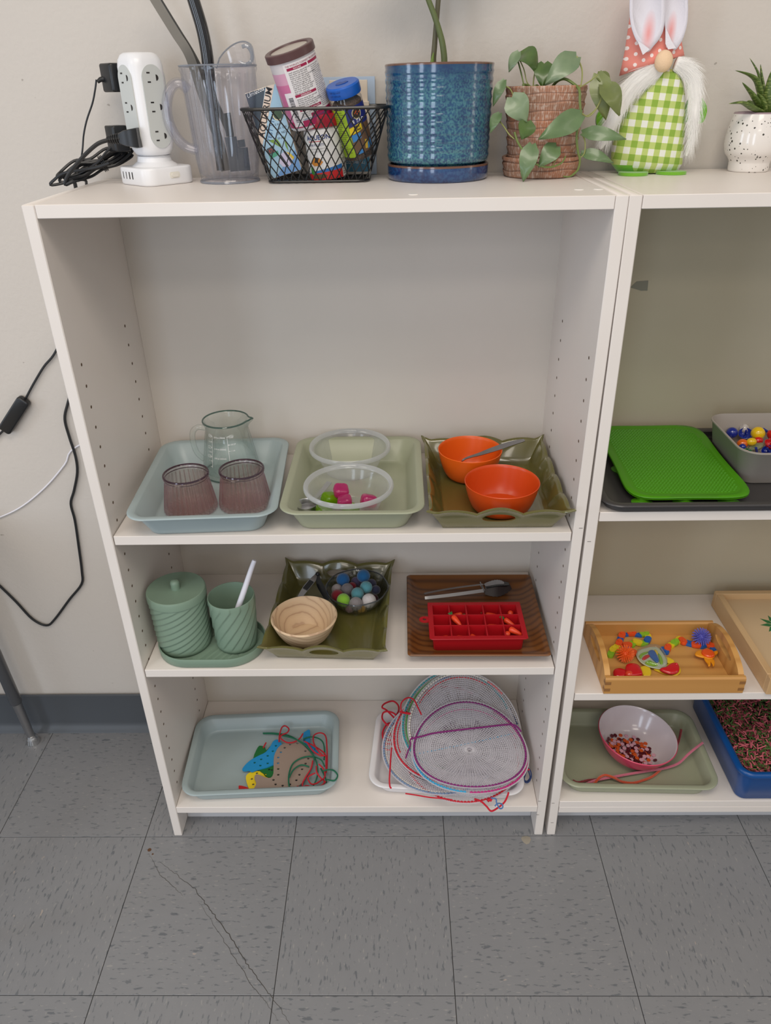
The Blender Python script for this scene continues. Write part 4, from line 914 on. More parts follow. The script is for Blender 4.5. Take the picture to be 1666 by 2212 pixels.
# hat
def dots():
    m = bpy.data.materials.new('dotted_pink_cotton'); m.use_nodes = True; n = NT(m); b = n.n['Principled BSDF']; b.inputs['Roughness'].default_value = 0.85
    tc = n.add('ShaderNodeTexCoord'); mp = n.add('ShaderNodeMapping'); mp.inputs['Rotation'].default_value = (0, math.radians(28), 0); n.l.new(tc.outputs['Object'], mp.inputs[0])
    sx = n.add('ShaderNodeSeparateXYZ'); n.l.new(mp.outputs[0], sx.inputs[0]); p = 0.0115
    u = n.math('DIVIDE', sx.outputs[0], p); v = n.math('DIVIDE', sx.outputs[2], p)
    row = n.math('FLOOR', v); u = n.math('ADD', u, n.math('MULTIPLY', n.math('FLOORED_MODULO', row, 2.0), .5))
    du = n.math('SUBTRACT', n.math('FRACT', n.math('ADD', u, 50)), .5); dv = n.math('SUBTRACT', n.math('FRACT', n.math('ADD', v, 50)), .5)
    d = n.math('SQRT', n.math('ADD', n.math('MULTIPLY', du, du), n.math('MULTIPLY', dv, dv)))
    c = n.mix(n.math('LESS_THAN', d, .2), lin((232, 142, 128)), lin((246, 232, 226))); n.l.new(c, b.inputs['Base Color']); return m
dm = dots(); hat = MB(); L = []
HL = gl([(0.786,0.2515,1.3292),(0.788,0.2515,1.3428),(0.7895,0.2515,1.3595),(0.79,0.2515,1.3787),(0.7905,0.2515,1.3976),(0.7899,0.2515,1.4187),(0.7903,0.2515,1.4496)]); HR = gl([(0.8738,0.2515,1.3525),(0.8706,0.2515,1.3592),(0.8671,0.2515,1.3681),(0.8623,0.2515,1.3802),(0.8568,0.2515,1.3964),(0.8505,0.2515,1.4177),(0.8388,0.2515,1.4488)])
for i, (a, b) in enumerate(zip(HL, HR)):
    P = []
    for k in range(40):
        t = 2 * PI * k / 40; s_ = (math.cos(t) + 1) / 2; ry = 0.0245 - 0.002 * i
        x = a[0] + (b[0] - a[0]) * s_; z = a[2] + (b[2] - a[2]) * s_
        P.append((x, -0.001 + ry * math.sin(t), z + (0.004 * math.sin(PI * s_) if i == 0 and math.sin(t) < 0 else 0)))
    L.append(P)
obj('hat', hat.loft(L), dm, gn, angle=180)
def ear(name, P, y0, pinkc, tip):
    """long felt ear: an outline in x,z with a cupped middle"""
    P = [Vector(p) for p in catmull(gl(P), 5, True)]; cx_ = sum(p.x for p in P) / len(P); cz_ = sum(p.z for p in P) / len(P)
    m = MB(); rings = [[Vector((cx_ + (p.x - cx_) * k, y0 + (0.006 * (1 - k * k)), cz_ + (p.z - cz_) * k)) for p in P] for k in (1, .8, .6, .4, .2, .05)]
    back = [Vector((p.x, y0 + .002, p.z)) for p in P]
    m.loft([back] + rings, True, True); return m
def earmat():
    m = bpy.data.materials.new('ear_felt'); m.use_nodes = True; n = NT(m); b = n.n['Principled BSDF']; b.inputs['Roughness'].default_value = 0.95
    tc = n.add('ShaderNodeTexCoord')
    def blob(cx_, cz_, rx, rz):
        mp = n.add('ShaderNodeMapping'); mp.vector_type = 'POINT'; mp.inputs['Location'].default_value = (-cx_ / rx, 0, -cz_ / rz); mp.inputs['Scale'].default_value = (1 / rx, 0, 1 / rz)
        n.l.new(tc.outputs['Object'], mp.inputs[0]); ln = n.add('ShaderNodeVectorMath', operation='LENGTH'); n.l.new(mp.outputs[0], ln.inputs[0])
        return n.ramp(ln.outputs['Value'], [(0.1, (1, 1, 1, 1)), (1.0, (0, 0, 0, 1))])
    f = n.math('MAXIMUM', blob(-0.0324, 0.1769, .010, .028), blob(-0.0008, 0.1795, .008, .024))
    n.l.new(n.mix(f, lin((222, 218, 226)), lin((226, 158, 156))), b.inputs['Base Color'])
    bp = n.add('ShaderNodeBump'); bp.inputs['Strength'].default_value = .5; bp.inputs['Distance'].default_value = .0006; n.l.new(n.noise(500), bp.inputs['Height']); n.l.new(bp.outputs[0], b.inputs['Normal']); return m
em_ = earmat()
obj('ear', ear('e', [(0.7798,0.225,1.4167),(0.7848,0.225,1.3907),(0.7945,0.225,1.3719),(0.8049,0.225,1.3615),(0.8133,0.225,1.3565),(0.8198,0.225,1.3634),(0.8271,0.225,1.373),(0.8304,0.225,1.3872),(0.8268,0.225,1.4159),(0.8174,0.225,1.4463),(0.8024,0.225,1.4638),(0.7885,0.225,1.464),(0.7796,0.225,1.4469)], -0.031, 0, 0), em_, gn, angle=180)
obj('ear', ear('e', [(0.8274,0.225,1.4159),(0.8329,0.225,1.3872),(0.8422,0.225,1.3695),(0.8504,0.225,1.3586),(0.8564,0.225,1.3639),(0.8608,0.225,1.3745),(0.8626,0.225,1.3919),(0.8589,0.225,1.4153),(0.8502,0.225,1.4457),(0.8386,0.225,1.4631),(0.8277,0.225,1.4633),(0.8234,0.225,1.4462)], -0.026, 0, 0), em_, gn, angle=180)
obj('ear_fold', felt_shape(gl([(0.796,0.225,1.3703),(0.8062,0.225,1.3534),(0.8147,0.225,1.3597),(0.8056,0.225,1.3653)]), -0.033, .001), white_felt, gn)
obj('ear_fold', felt_shape(gl([(0.8331,0.225,1.3856),(0.8365,0.225,1.3659),(0.8414,0.225,1.3593),(0.8519,0.225,1.3607),(0.8441,0.225,1.3695)]), -0.028, .001), white_felt, gn)
nz = gl([(0.8371,0.222,1.3457)])[0]
obj('nose', MB().ell(nz, (.0122, .011, .0135), 20, 14), mat('nose_felt', (232, 200, 164), 0.95, bump=(500, .6)), gn)
# beard: padded base under fine strands
furm = mat('white_fur', (240, 238, 234), 0.9, sheen=.3)
def sweep(Pc, wf, y0, dep):
    P = catmull(gl(Pc), 5); m = MB(); L = []
    for i, p in enumerate(P):
        t = i / (len(P) - 1); d = (P[min(i + 1, len(P) - 1)] - P[max(0, i - 1)]).normalized(); sd = Vector((d.z, 0, -d.x)); w = wf(t)
        L.append([p + sd * w * math.cos(a) + Vector((0, y0 + dep * math.sin(a) * min(1, w / .008), 0)) for a in [2 * PI * k / 12 for k in range(12)]])
    return m.loft(L), P
rb = random.Random(3)
sides = [([(0.8384,0.2515,1.3385),(0.8226,0.2515,1.3309),(0.807,0.2515,1.3208),(0.7921,0.2515,1.3049),(0.7817,0.2515,1.2832),(0.7728,0.2515,1.2581),(0.7659,0.2515,1.2366)], lambda t: .002 + .0115 * math.sin(PI * min(1, t * .9 + .12)) ** .7, -0.020),
         ([(0.8573,0.2515,1.3427),(0.8712,0.2515,1.338),(0.8837,0.2515,1.327),(0.8914,0.2515,1.3067),(0.8945,0.2515,1.2832),(0.8964,0.2515,1.2621),(0.8957,0.2515,1.2438),(0.8943,0.2515,1.2252)], lambda t: .0016 + .0115 * math.sin(PI * min(1, t * .85 + .18)) ** .8 * (1 - .62 * t), -0.018)]
for Pc, wf, y0 in sides:
    m, P = sweep(Pc, wf, y0, .006); obj('beard', m, furm, gn, angle=180)
    hr = MB()
    for k in range(1150):
        t0 = rb.random() ** 1.1 * .9; i0 = t0 * (len(P) - 1); i = int(i0); p = P[i].lerp(P[min(i + 1, len(P) - 1)], i0 - i)
        d = (P[min(i + 3, len(P) - 1)] - P[max(0, i - 1)]).normalized(); sd = Vector((d.z, 0, -d.x)); w = wf(t0); s_ = rb.uniform(-1, 1)
        r0 = p + sd * w * s_ + Vector((0, y0 - .0058 * math.sqrt(max(0, 1 - s_ * s_)), 0))
        dirv = (d + sd * (s_ * .35 + rb.uniform(-.22, .22)) + Vector((0, rb.uniform(-.25, .1), 0))).normalized(); ln = rb.uniform(.010, .024)
        bend = Vector((rb.uniform(-.2, .2), rb.uniform(-.1, .1), -.35)); wd = .00017; q = []
        for j in range(4):
            u = j / 3; c_ = r0 + dirv * ln * u + bend * ln * u * u * .5; ww = wd * (1 - u * .85)
            q += [c_ - sd * ww, c_ + sd * ww]
        hr.add(q, [(0, 1, 3, 2), (2, 3, 5, 4), (4, 5, 7, 6)])
    obj('beard_hair', hr, furm, gn, kind='stuff', angle=180)

# ---------------------------------------------------------------- speckled pot with zebra plant
def speckle():
    m = bpy.data.materials.new('speckled_white'); m.use_nodes = True; n = NT(m); b = n.n['Principled BSDF']; b.inputs['Roughness'].default_value = 0.18; b.inputs['Coat Weight'].default_value = .5
    vo = n.add('ShaderNodeTexVoronoi'); vo.inputs['Scale'].default_value = 240; tc = n.add('ShaderNodeTexCoord'); n.l.new(tc.outputs['Object'], vo.inputs['Vector'])
    sep = n.add('ShaderNodeSeparateColor'); n.l.new(vo.outputs['Color'], sep.inputs[0])
    d = n.math('LESS_THAN', vo.outputs['Distance'], n.math('MULTIPLY', n.math('POWER', sep.outputs[0], 3), .42))
    n.l.new(n.mix(d, lin((228, 222, 216)), lin((70, 66, 60))), b.inputs['Base Color']); return m
WP = (0.9975, 0.2545, H)
wp_ = thing('zebra_plant', 'small spiky zebra plant in a glossy white speckled pot', 'potted plant', WP)
pr = [(0, 0), (.0268, 0), (.0285, .0018), (.0288, .010), (.0292, .0135), (.0320, .0185), (.0370, .0250), (.0395, .0335), (.0400, .0430), (.0390, .0540), (.0370, .0650), (.0350, .0745), (.0342, .0775), (.0330, .0785), (.0318, .0775), (.0325, .07), (.033, .06), (0, .06)]
pc_ = catmull([(r, 0, z) for r, z in pr[1:14]], 4)
obj('pot', MB().lathe([(0, 0)] + [(p.x, p.z) for p in pc_] + pr[14:], 64), speckle(), wp_, angle=80)
obj('pot_rim', MB().lathe([(.0346, .0768), (.0338, .0784), (.0328, .0789), (.0318, .0783), (.0316, .0768)], 64), mat('rim_mauve', (150, 128, 134), .3), wp_)
obj('soil', MB().lathe([(.0325, .070), (0, .073)], 24), soil, wp_)
def zebra():
    m = bpy.data.materials.new('zebra_leaf'); m.use_nodes = True; n = NT(m); b = n.n['Principled BSDF']; b.inputs['Roughness'].default_value = 0.45
    tc = n.add('ShaderNodeTexCoord'); s = n.noise(520, detail=2, stretch=(.25, .25, 1)); c = n.mix(n.noise(60), lin((52, 76, 34)), lin((92, 112, 36)))
    c = n.mix(n.math('MULTIPLY', n.ramp(s, [(0.54, (0, 0, 0, 1)), (0.6, (1, 1, 1, 1))]), .55), c, lin((150, 162, 90)))
    n.l.new(c, b.inputs['Base Color']); return m
zm = zebra()
def spike(P, w, a0=0):
    P = catmull([(x - WP[0], y - WP[1], z - WP[2]) for x, y, z in P], 5); m = MB(); return m.tube(P, lambda t: w * (math.sin(PI * (0.30 + .70 * t)) ** .9 if t < 1 else 0) * 1.05 + 0.0002, 8, flat=.45)
zp = [([(1.0051,0.25,1.2809),(0.9909,0.245,1.3017),(0.9796,0.243,1.3198),(0.9649,0.24,1.3279),(0.9436,0.236,1.333)], .0062),
 ([(1.0091,0.257,1.2806),(0.996,0.26,1.307),(0.9875,0.262,1.3293),(0.9726,0.266,1.3484)], .0048),
 ([(1.0104,0.262,1.2805),(1.0016,0.264,1.3069),(0.9951,0.266,1.3255),(0.9906,0.268,1.3406)], .0058),
 ([(1.0012,0.245,1.2792),(0.985,0.236,1.2927),(0.9711,0.23,1.304),(0.9516,0.224,1.3185)], .0064),
 ([(0.9969,0.24,1.2794),(0.9747,0.226,1.2864),(0.9545,0.216,1.2935),(0.9314,0.206,1.2928)], .0068),
 ([(1.0012,0.24,1.2793),(0.9979,0.236,1.2961),(0.9956,0.234,1.318),(0.9933,0.232,1.3323)], .0072),
 ([(0.9973,0.235,1.2795),(0.9912,0.23,1.2908),(0.9846,0.228,1.2994),(0.9761,0.226,1.3048)], .0042),
 ([(1.0077,0.25,1.2789),(1.0098,0.24,1.2959),(1.0153,0.235,1.3068),(1.0248,0.23,1.3175)], .0065),
 ([(1.0121,0.26,1.2786),(1.0183,0.268,1.3029),(1.0199,0.272,1.3215),(1.0265,0.278,1.3398)], .0055),
 ([(1.0055,0.245,1.2791),(1.0126,0.232,1.2868),(1.0197,0.222,1.2905),(1.0293,0.214,1.2869)], .0060),
 ([(1.0109,0.262,1.2785),(0.997,0.27,1.2881),(0.9888,0.274,1.2935),(0.9849,0.276,1.2935)], .0050)]
for P, w in zp: obj('leaf', spike(P, w), zm, wp_, angle=180)

# ---------------------------------------------------------------- shared builders for trays and bowls
def bake_tray(name, w, d, h, ins, r, m, rimw=0.0105, th=0.0016, **k):
    """pressed tray: sloping walls, wide rolled rim, rounded corners"""
    R = lambda dw, z, rr: rrect(w - 2 * dw, d - 2 * dw, max(rr, .004), z, 8)
    L = [R(ins + .004, 0, r - ins * .5), R(ins, .0015, r - ins * .4), R(ins - .001, .005, r - ins * .4), R(rimw + .0012, h - .005, r - rimw), R(rimw + .0004, h - .0032, r - rimw), R(.0012, h - .0034, r), R(0, h - .0022, r), R(0.0004, h - .0006, r), R(.0018, h, r), R(rimw - .001, h - .0004, r - rimw), R(rimw + .0022, h - .002, r - rimw), R(ins + .0004, .0062, r - ins * .4), R(ins + .003, .0028, r - ins * .5), R(ins + .0075, .0020, r - ins * .6)]
    return obj(name, MB().loft(L), m, angle=60, **k)
tray_blue = mat('tray_blue_enamel', (160, 174, 175), 0.36, var=(5, (154, 169, 171)))
tray_green = mat('tray_sage_enamel', (159, 163, 139), 0.36, var=(5, (153, 157, 133)))
tray_white = mat('tray_white', (226, 224, 226), 0.3)
def bowl(rt, rb, h, th, p=2.0, n=12, foot=True):
    """inside and outside profile of a rounded bowl"""
    out = [(0, 0.0006), (rb * .86, 0.0006), (rb * .9, 0), (rb, 0)]
    for k in range(1, n + 1):
        t = k / n; out.append((rb + (rt - rb) * t ** (1 / p), h * t ** 1.08))
    out.append((rt - th * .5, h + th * .45)); out.append((rt - th, h))
    for k in range(n - 1, -1, -1):
        t = k / n; out.append((max(.001, rb + (rt - rb) * t ** (1 / p) - th), max(th, h * t ** 1.08)))
    out += [(rb * .7, th), (0, th)]
    return out

# ---------------------------------------------------------------- middle shelf
t1 = bake_tray('tray', 0.2334, 0.292, 0.0427, 0.026, 0.034, tray_blue, loc=(0.1557, 0.1285, h1 + .0003), rot=(0, 0, 0.05))
tag(t1, 'pale blue deep tray on the middle shelf holding the glass pitcher', 'tray')
t2 = bake_tray('tray', 0.2261, 0.287, 0.0428, 0.026, 0.034, tray_green, loc=(0.3930, 0.1350, h1 + .0003), rot=(0, 0, -0.005))
tag(t2, 'sage green tray on the middle shelf holding two clear plastic tubs', 'tray')
zf = h1 + .0026
gc = clear('pitcher_glass', (253, 255, 254), (116, 136, 132), 0.0, 0.45, 0.03, 6, .7, .2)
gp_ = thing('glass_pitcher', 'clear glass measuring pitcher with white markings, in the pale blue tray', 'pitcher', (0.1640, 0.2195, zf))
def spout(a, z, r):
    da = abs((a + PI) % (2 * PI) - PI); return r + (0.0085 * max(0, 1 - da / .32) ** 1.6 * max(0, (z - .085) / .017) if r > .03 else 0)
pr = [(0, .001), (.044, .001), (.0475, 0), (.0500, .0022), (.0505, .006)] + [(.0505 - .0135 * (k / 10) ** 1.15, .006 + .080 * k / 10) for k in range(1, 11)] + [(.0368, .090), (.0378, .095), (.0400, .0985), (.0405, .1010), (.0392, .1030), (.0372, .1025), (.0362, .0990), (.0350, .092)] + [(.0345 + .013 * (k / 8) ** 1.1, .088 - .078 * k / 8) for k in range(1, 9)] + [(.044, .0075), (0, .0065)]
obj('body', MB().lathe(pr, 96, spout), gc, gp_, angle=70)
obj('handle', MB().tube(catmull([(-.036, -.006, .088), (-.048, -.008, .0905), (-.0575, -.009, .083), (-.060, -.010, .066), (-.0565, -.010, .044), (-.048, -.009, .032), (-.0455, -.008, .029)], 6), .0042, 12, flat=1.2), gc, gp_)
def cone_fn(u, v): 
    r = .0505 - .0135 * (max(0, (v - .006)) / .080) ** 1.15 + .0003; a = u / .044 - .10
    return (r * math.sin(a), -r * math.cos(a), v)
ge_ = clear('glass_edge', (190, 214, 208), (96, 122, 116), .35, .5, .03, 2, 1.4)
obj('rim', MB().tube([(spout(a, .102, .0395) * math.cos(a), spout(a, .102, .0395) * math.sin(a), .1018 + .001 * (spout(a, .102, .0395) > .042)) for a in [2 * PI * i / 72 for i in range(72)]], .0014, 7, closed=True), ge_, gp_)
obj('base_ring', MB().tube([(.0490 * math.cos(a), .0490 * math.sin(a), .0022) for a in [2 * PI * i / 72 for i in range(72)]], .0014, 6, closed=True), ge_, gp_)
lt = MB(); wl = lambda a, b, c, d: patch(lt, [(a, c), (b, c), (b, d), (a, d)], cone_fn)
wl(-.0185, -.0180, .028, .084); wl(.0130, .0135, .040, .084)
for v in (.084, .074, .064, .056, .048, .040, .030): wl(-.0215, -.0185, v - .0003, v + .0003)
for v in (.084, .070, .059): wl(.0135, .0165, v - .0003, v + .0003)
for s_, v in (('24 fl.oz (700ml)', .0815), ('12 fl.oz (350ml)', .0615), ('8 fl.oz (250ml)', .045)): put_text(lt, s_, .0037, -.0025, v, cone_fn)
for s_, v in (('CUPS', .0828), ('2 1/2', .0725), ('2', .0628), ('1 3/4', .0548), ('1 1/2', .0468), ('1', .0388)): put_text(lt, s_, .0032, -.0245, v, cone_fn)
for s_, v in (('3 cup', .0828), ('2 1/2CUP', .069), ('1 1/3', .058)): put_text(lt, s_, .0034, .0215, v, cone_fn)
for u, v in ((-.0245, .084), (.0215, .084), (-.0245, .064), (-.0245, .048)):
    P = rrect(.0095, .0048, .0024, 0, 4, u, v); Q = rrect(.0088, .0041, .0020, 0, 4, u, v); lt.loft([[cone_fn(x, y) for x, y, _ in P], [cone_fn(x, y) for x, y, _ in Q]], False, False)
obj('markings', lt, mat('white_enamel', (245, 245, 245), .5), gp_, kind='stuff')
def ribbed_glass(lbl, x, y, m):
    t = thing('ribbed_tumbler', lbl, 'glass', (x, y, zf))
    fl = lambda a, z, r: r + (.00095 * math.cos(30 * a) * min(1, max(0, z / .004)) * (1 if z < .052 else max(0, (.057 - z) / .005)) if r > .034 else (0.0005 * math.cos(30 * a) if r > .02 else 0))
    pr = [(0, .001), (.036, .001), (.040, 0), (.0432, .003)] + [(.0432 - .0085 * (k / 10), .003 + .053 * k / 10) for k in range(1, 11)] + [(.0352, .0582), (.0368, .0605), (.0372, .063), (.0360, .0653), (.0343, .0655), (.0330, .063), (.0325, .058)] + [(.0322 + .006 * k / 8, .056 - .048 * k / 8) for k in range(1, 9)] + [(.034, .0068), (0, .006)]
    obj('body', MB().lathe(pr, 180, fl), m, t, angle=70)
    obj('rim', MB().tube([(.0356 * math.cos(a), .0356 * math.sin(a), .0645) for a in [2 * PI * i / 64 for i in range(64)]], .0016, 7, closed=True), pge, t)
    obj('collar', MB().tube([(.0350 * math.cos(a), .0350 * math.sin(a), .0590) for a in [2 * PI * i / 64 for i in range(64)]], .0007, 5, closed=True), pge, t)
    return t
pg = clear('smoky_pink_glass', (253, 246, 243), (156, 112, 112), 0.0, 0.40, 0.04, 4.0, 1.3, .15, ribs=(30, .26, .056), sheen=(240, 226, 244))
pge = clear('smoky_pink_edge', (168, 136, 150), (84, 52, 76), .5, .3, .05, 2, 1.8)
ribbed_glass('smoky pink ribbed glass at the front left of the pale blue tray', .1218, .0840, pg)
ribbed_glass('smoky pink ribbed glass beside the first, in front of the glass pitcher', .2095, .0985, pg)

frost = clear('frosted_tub_plastic', (246, 247, 246), (238, 240, 242), 0.24, 0.30, 0.12, 2.0, .9)
frost_rim = clear('frosted_rim_plastic', (236, 238, 238), (240, 242, 244), 0.42, 0.35, 0.15, 1.5, .9)
def tub(lbl, x, y):
    t = thing('plastic_tub', lbl, 'container', (x, y, zf))
    pr = [(0, .0014), (.038, .0014), (.041, .0004), (.044, 0), (.0462, .0016)] + [(.0465 + .0165 * k / 8, .003 + .040 * k / 8) for k in range(1, 9)] + [(.0655, .0440)]
    obj('body', MB().lathe(pr, 72), frost, t)
    obj('rim', MB().lathe([(.0655, .0440), (.0680, .0445), (.0705, .0430), (.0722, .0425), (.0728, .0445), (.0722, .0485), (.0705, .0505), (.0685, .0495), (.0665, .0470), (.0650, .0440)], 72), frost_rim, t)
    return t
tub('empty clear round plastic tub, the farther one in the sage tray', .3793, .2215)
tub('clear round plastic tub with pink and green cubes, nearer one in the sage tray', .3845, .0735)
def cube_piece(name, m, x, y, z, s, rot, lbl, cat='ice cube'):
    o = obj(name, MB().rbox(s, s, s * .8, s * .28, s * .25).xf(Matrix.Translation((0, 0, -s * .4))), m, loc=(x, y, z), rot=rot, angle=180)
    return tag(o, lbl, cat)
pk = clear('pink_gel', (240, 130, 190), (226, 76, 150), .5, .4, .08, 2, 1); lg = clear('lime_gel', (190, 225, 60), (150, 200, 20), .55, .4, .08, 2, 1)
tz = zf + .003
for (x, y, z), s, r, m_, lb in zip([(0.3714,0.0826,0.752),(0.3783,0.0612,0.744),(0.4166,0.0728,0.738),(0.3519,0.0803,0.738),(0.3449,0.0513,0.732),(0.3873,0.052,0.732)], (.0235, .0225, .0255, .024, .0255, .0255), ((.4, .2, .3), (.1, -.2, 0), (-.3, .3, .2), (.2, .3, .7), (0, .1, .2), (0, .1, .5)), (pk, pk, pk, lg, lg, lg),
    ('topmost pink plastic cube in the nearer tub', 'pink plastic cube below the topmost one in the tub', 'pink plastic cube alone at the right side of the tub', 'lime green plastic cube left of the pink ones, upper', 'lime green plastic cube lowest at the left of the tub', 'lime green plastic cube lowest in the middle of the tub')):
    cube_piece('reusable_cube', m_, x, y, z, s, r, lb)
ms = thing('measuring_spoon', 'steel measuring spoon lying at the front left of the sage tray', 'spoon', (.3145, .0700, zf + .0035))
obj('cup', MB().lathe([(0, .0004), (.0145, .0004), (.0172, .002), (.0180, .010), (.0184, .0112), (.0178, .0116), (.0170, .0105), (.0163, .0028), (.0140, .0012), (0, .0012)], 36), steel, ms)
obj('handle', strip([(.011, .013, .0112), (.016, .024, .0115), (.025, .045, .013), (.033, .066, .016)], lambda t: .0035 + .001 * t, .0007, Vector((0, -.3, 1))), steel, ms)

# scalloped olive trays
olive = mat('olive_lacquer', (100, 96, 50), 0.22, coat=.6)
def scallop_mesh():
    Wt, Dt, hh, ins, th = .207, .262, .036, .0185, .0032
    NSg = 48
    def side_pts(n, a, b): return [a + (b - a) * i / n for i in range(n)]
    base = []
    corners = [(-1, -1), (1, -1), (1, 1), (-1, 1)]
    for s_, (c0, c1) in enumerate(zip(corners, corners[1:] + corners[:1])):
        nb = 3 if s_ % 2 == 0 else 4
        for i in range(NSg):
            t = i / NSg; x = c0[0] + (c1[0] - c0[0]) * t; y = c0[1] + (c1[1] - c0[1]) * t
            edge = min(t, 1 - t)
            bump = abs(math.sin(PI * nb * (t * 1.0))) ** .8
            if edge < .5 / nb * .45: up = .010 * (1 - edge / (.5 / nb * .45)) ** 1.3; bump *= edge / (.5 / nb * .45) * .9
            else: up = 0
            mid = .004 if s_ % 2 == 0 and abs(t - .5) < .17 else 0
            base.append((x, y, bump * .0065 + up + mid * math.cos(PI * (t - .5) / .34) if True else 0, up, nb, t, s_))
    def ringz(f, off, dz=0, flare=0):
        P = []
        for x, y, b, up, nb, t, s_ in base:
            hx, hy = Wt / 2 - ins * (1 - f), Dt / 2 - ins * (1 - f)
            k = up * .5 * max(0, (f - .3) / .7); 
            wob = .0022 * math.sin(2 * PI * nb * t) * 0
            px = x * (hx - off + k + flare); py = y * (hy - off + k + flare)
            P.append((px, py, f * (hh + b) + dz if f < 1 else hh + b + dz))
        return P
    L = [ringz(0, .003), ringz(0, 0, .0012), ringz(.35, 0), ringz(.7, 0), ringz(.86, -.0006), ringz(.95, -.0030), ringz(1, -.0042, -.0006), ringz(1, -.0040, .0012), ringz(1, -.0018, .0018), ringz(1, .0008, .0006), ringz(.93, .0018), ringz(.7, th), ringz(.35, th), ringz(0, th, .0042), ringz(0, th + .003, .0030)]
    m = MB().loft(L); me = mesh('scalloped_tray', m, olive, 60)
    o = bpy.data.objects.new('tmp', me); COL.objects.link(o)
    cutb = MB().prism([(x, y) for x, y, _ in [(.0255 * math.copysign(abs(math.cos(a)) ** .8, math.cos(a)), .0080 * math.sin(a), 0) for a in [2 * PI * i / 32 for i in range(32)]]], -.4, .4)
    cutb.xf(Matrix.Translation((0, 0, .0235)) @ Matrix.Rotation(PI / 2, 4, 'X'))
    c = bpy.data.objects.new('cut', mesh('cut', cutb, olive)); COL.objects.link(c)
    md = o.modifiers.new('b', 'BOOLEAN'); md.object = c; md.operation = 'DIFFERENCE'; md.solver = 'EXACT'
    dg = bpy.context.evaluated_depsgraph_get(); dg.update(); r = bpy.data.meshes.new_from_object(o.evaluated_get(dg)); r.name = 'scalloped_tray'
    bpy.data.objects.remove(o); bpy.data.objects.remove(c)
    r.polygons.foreach_set('use_smooth', [True] * len(r.polygons)); r.set_sharp_from_angle(angle=math.radians(50))
    return r
sm_ = scallop_mesh()
tag(obj('scalloped_tray', sm_, olive, loc=(.6195, .1285, h1 + .0003), rot=(0, 0, -.004)), 'olive scalloped tray on the middle shelf holding two orange bowls', 'tray')
tag(obj('scalloped_tray', sm_, olive, loc=(.3380, .1395, h2 + .0003), rot=(0, 0, -.047)), 'olive scalloped tray on the second shelf holding the wooden bowl', 'tray')
orange = mat('orange_plastic', (224, 94, 20), 0.32, sss=.1); orange2 = mat('orange_red_plastic', (206, 74, 22), 0.3, sss=.1)
zo = h1 + .0037
tag(obj('orange_bowl', MB().lathe(bowl(.0556, .030, .052, .0018, 2.3), 64), orange, loc=(.5900, .1900, zo)), 'bright orange bowl at the back left of the olive tray, spoon inside', 'bowl')
tag(obj('orange_bowl', MB().lathe(bowl(.0600, .036, .049, .0016, 2.3), 64), orange2, loc=(.6310, .0745, zo)), 'empty orange bowl at the front right of the olive tray, faint rings inside', 'bowl')
sp = thing('steel_spoon', 'steel spoon resting in the farther orange bowl, handle to the right', 'spoon')
P = [(.5735, .186, zo + .012)] + [(0.5757,0.166,0.7643),(0.6075,0.172,0.7733),(0.6366,0.185,0.7774),(0.6618,0.196,0.7808),(0.6853,0.204,0.783)]
obj('handle', strip(catmull(P, 5), lambda t: .0016 + .0036 * math.sin(PI * min(1, max(0, (t - .25) / .75) * .9)) ** 1.2, .0008, Vector((0, -.5, 1))), steel, sp)
obj('spoon_bowl', MB().ell((.5690, .1865, zo + .0095), (.013, .009, .0025), 18, 8, Matrix.Rotation(-.3, 4, 'Y')), steel, sp)

# ---------------------------------------------------------------- second shelf: green bathroom set
sage = mat('sage_plastic', (124, 147, 129), 0.42)
z2 = h2 + .0003
def stadium(w, d, z, n=18, cx=0, cy=0):
    r = d / 2; P = []
    for i in range(n + 1): a = -PI / 2 + PI * i / n; P.append((cx + w / 2 - r + r * math.cos(a), cy + r * math.sin(a), z))
    for i in range(n + 1): a = PI / 2 + PI * i / n; P.append((cx - w / 2 + r + r * math.cos(a), cy + r * math.sin(a), z))
    return P
w_, d_ = .1925, .124
ot = thing('oval_tray', 'green oval tray under the lidded canister and tumbler on the second shelf', 'tray', (.1255, .0660, z2))
obj('dish', MB().loft([stadium(w_ - .006, d_ - .006, 0), stadium(w_ - .002, d_ - .002, .002), stadium(w_, d_, .018), stadium(w_ - .0012, d_ - .0012, .0192), stadium(w_ - .004, d_ - .004, .0190), stadium(w_ - .0048, d_ - .0048, .0035), stadium(w_ - .010, d_ - .010, .0024)]), sage, ot, angle=50)
rb_ = MB()
for k in range(-6, 7): rb_.loft([[(k * .013 - .03, -.052 * (1 - abs(k) * .02), .0024), (k * .013 - .024, -.052, .0024), (k * .013 - .027, -.052, .0033)], [(k * .013 + .006 + .02, .052, .0024), (k * .013 + .032, .052, .0024), (k * .013 + .029, .052, .0033)]])
rb2 = MB(); rb2.f = rb_.f; rb2.v = [(max(-.086, min(.086, x)), y * (1 if abs(x) < .03 else .62), z) for x, y, z in rb_.v]
obj('dish_rib', rb2, sage, ot, kind='stuff')
zt = z2 + .0034
def spiral(R0, R1, hz, n, twist, amp, taper=0):
    def mod(a, z, r):
        if r < R0 * .8 or z < .0075 or z > hz: return r
        ph = (a * n / (2 * PI) + twist * (z / hz) ** 1.0 * n / 4 * 1.0); fr = ph - math.floor(ph)
        k = min(1, (z - .0075) / .006, (hz - z) / .004)
        return r + amp * (fr - .5) * k * (1 if fr < .93 else (1 - fr) / .07 * 2 - 1)
    return mod
can2 = thing('lidded_canister', 'green spiral ribbed canister with knobbed lid on the oval tray', 'canister', (.0735, .0740, zt))
R_ = .0500
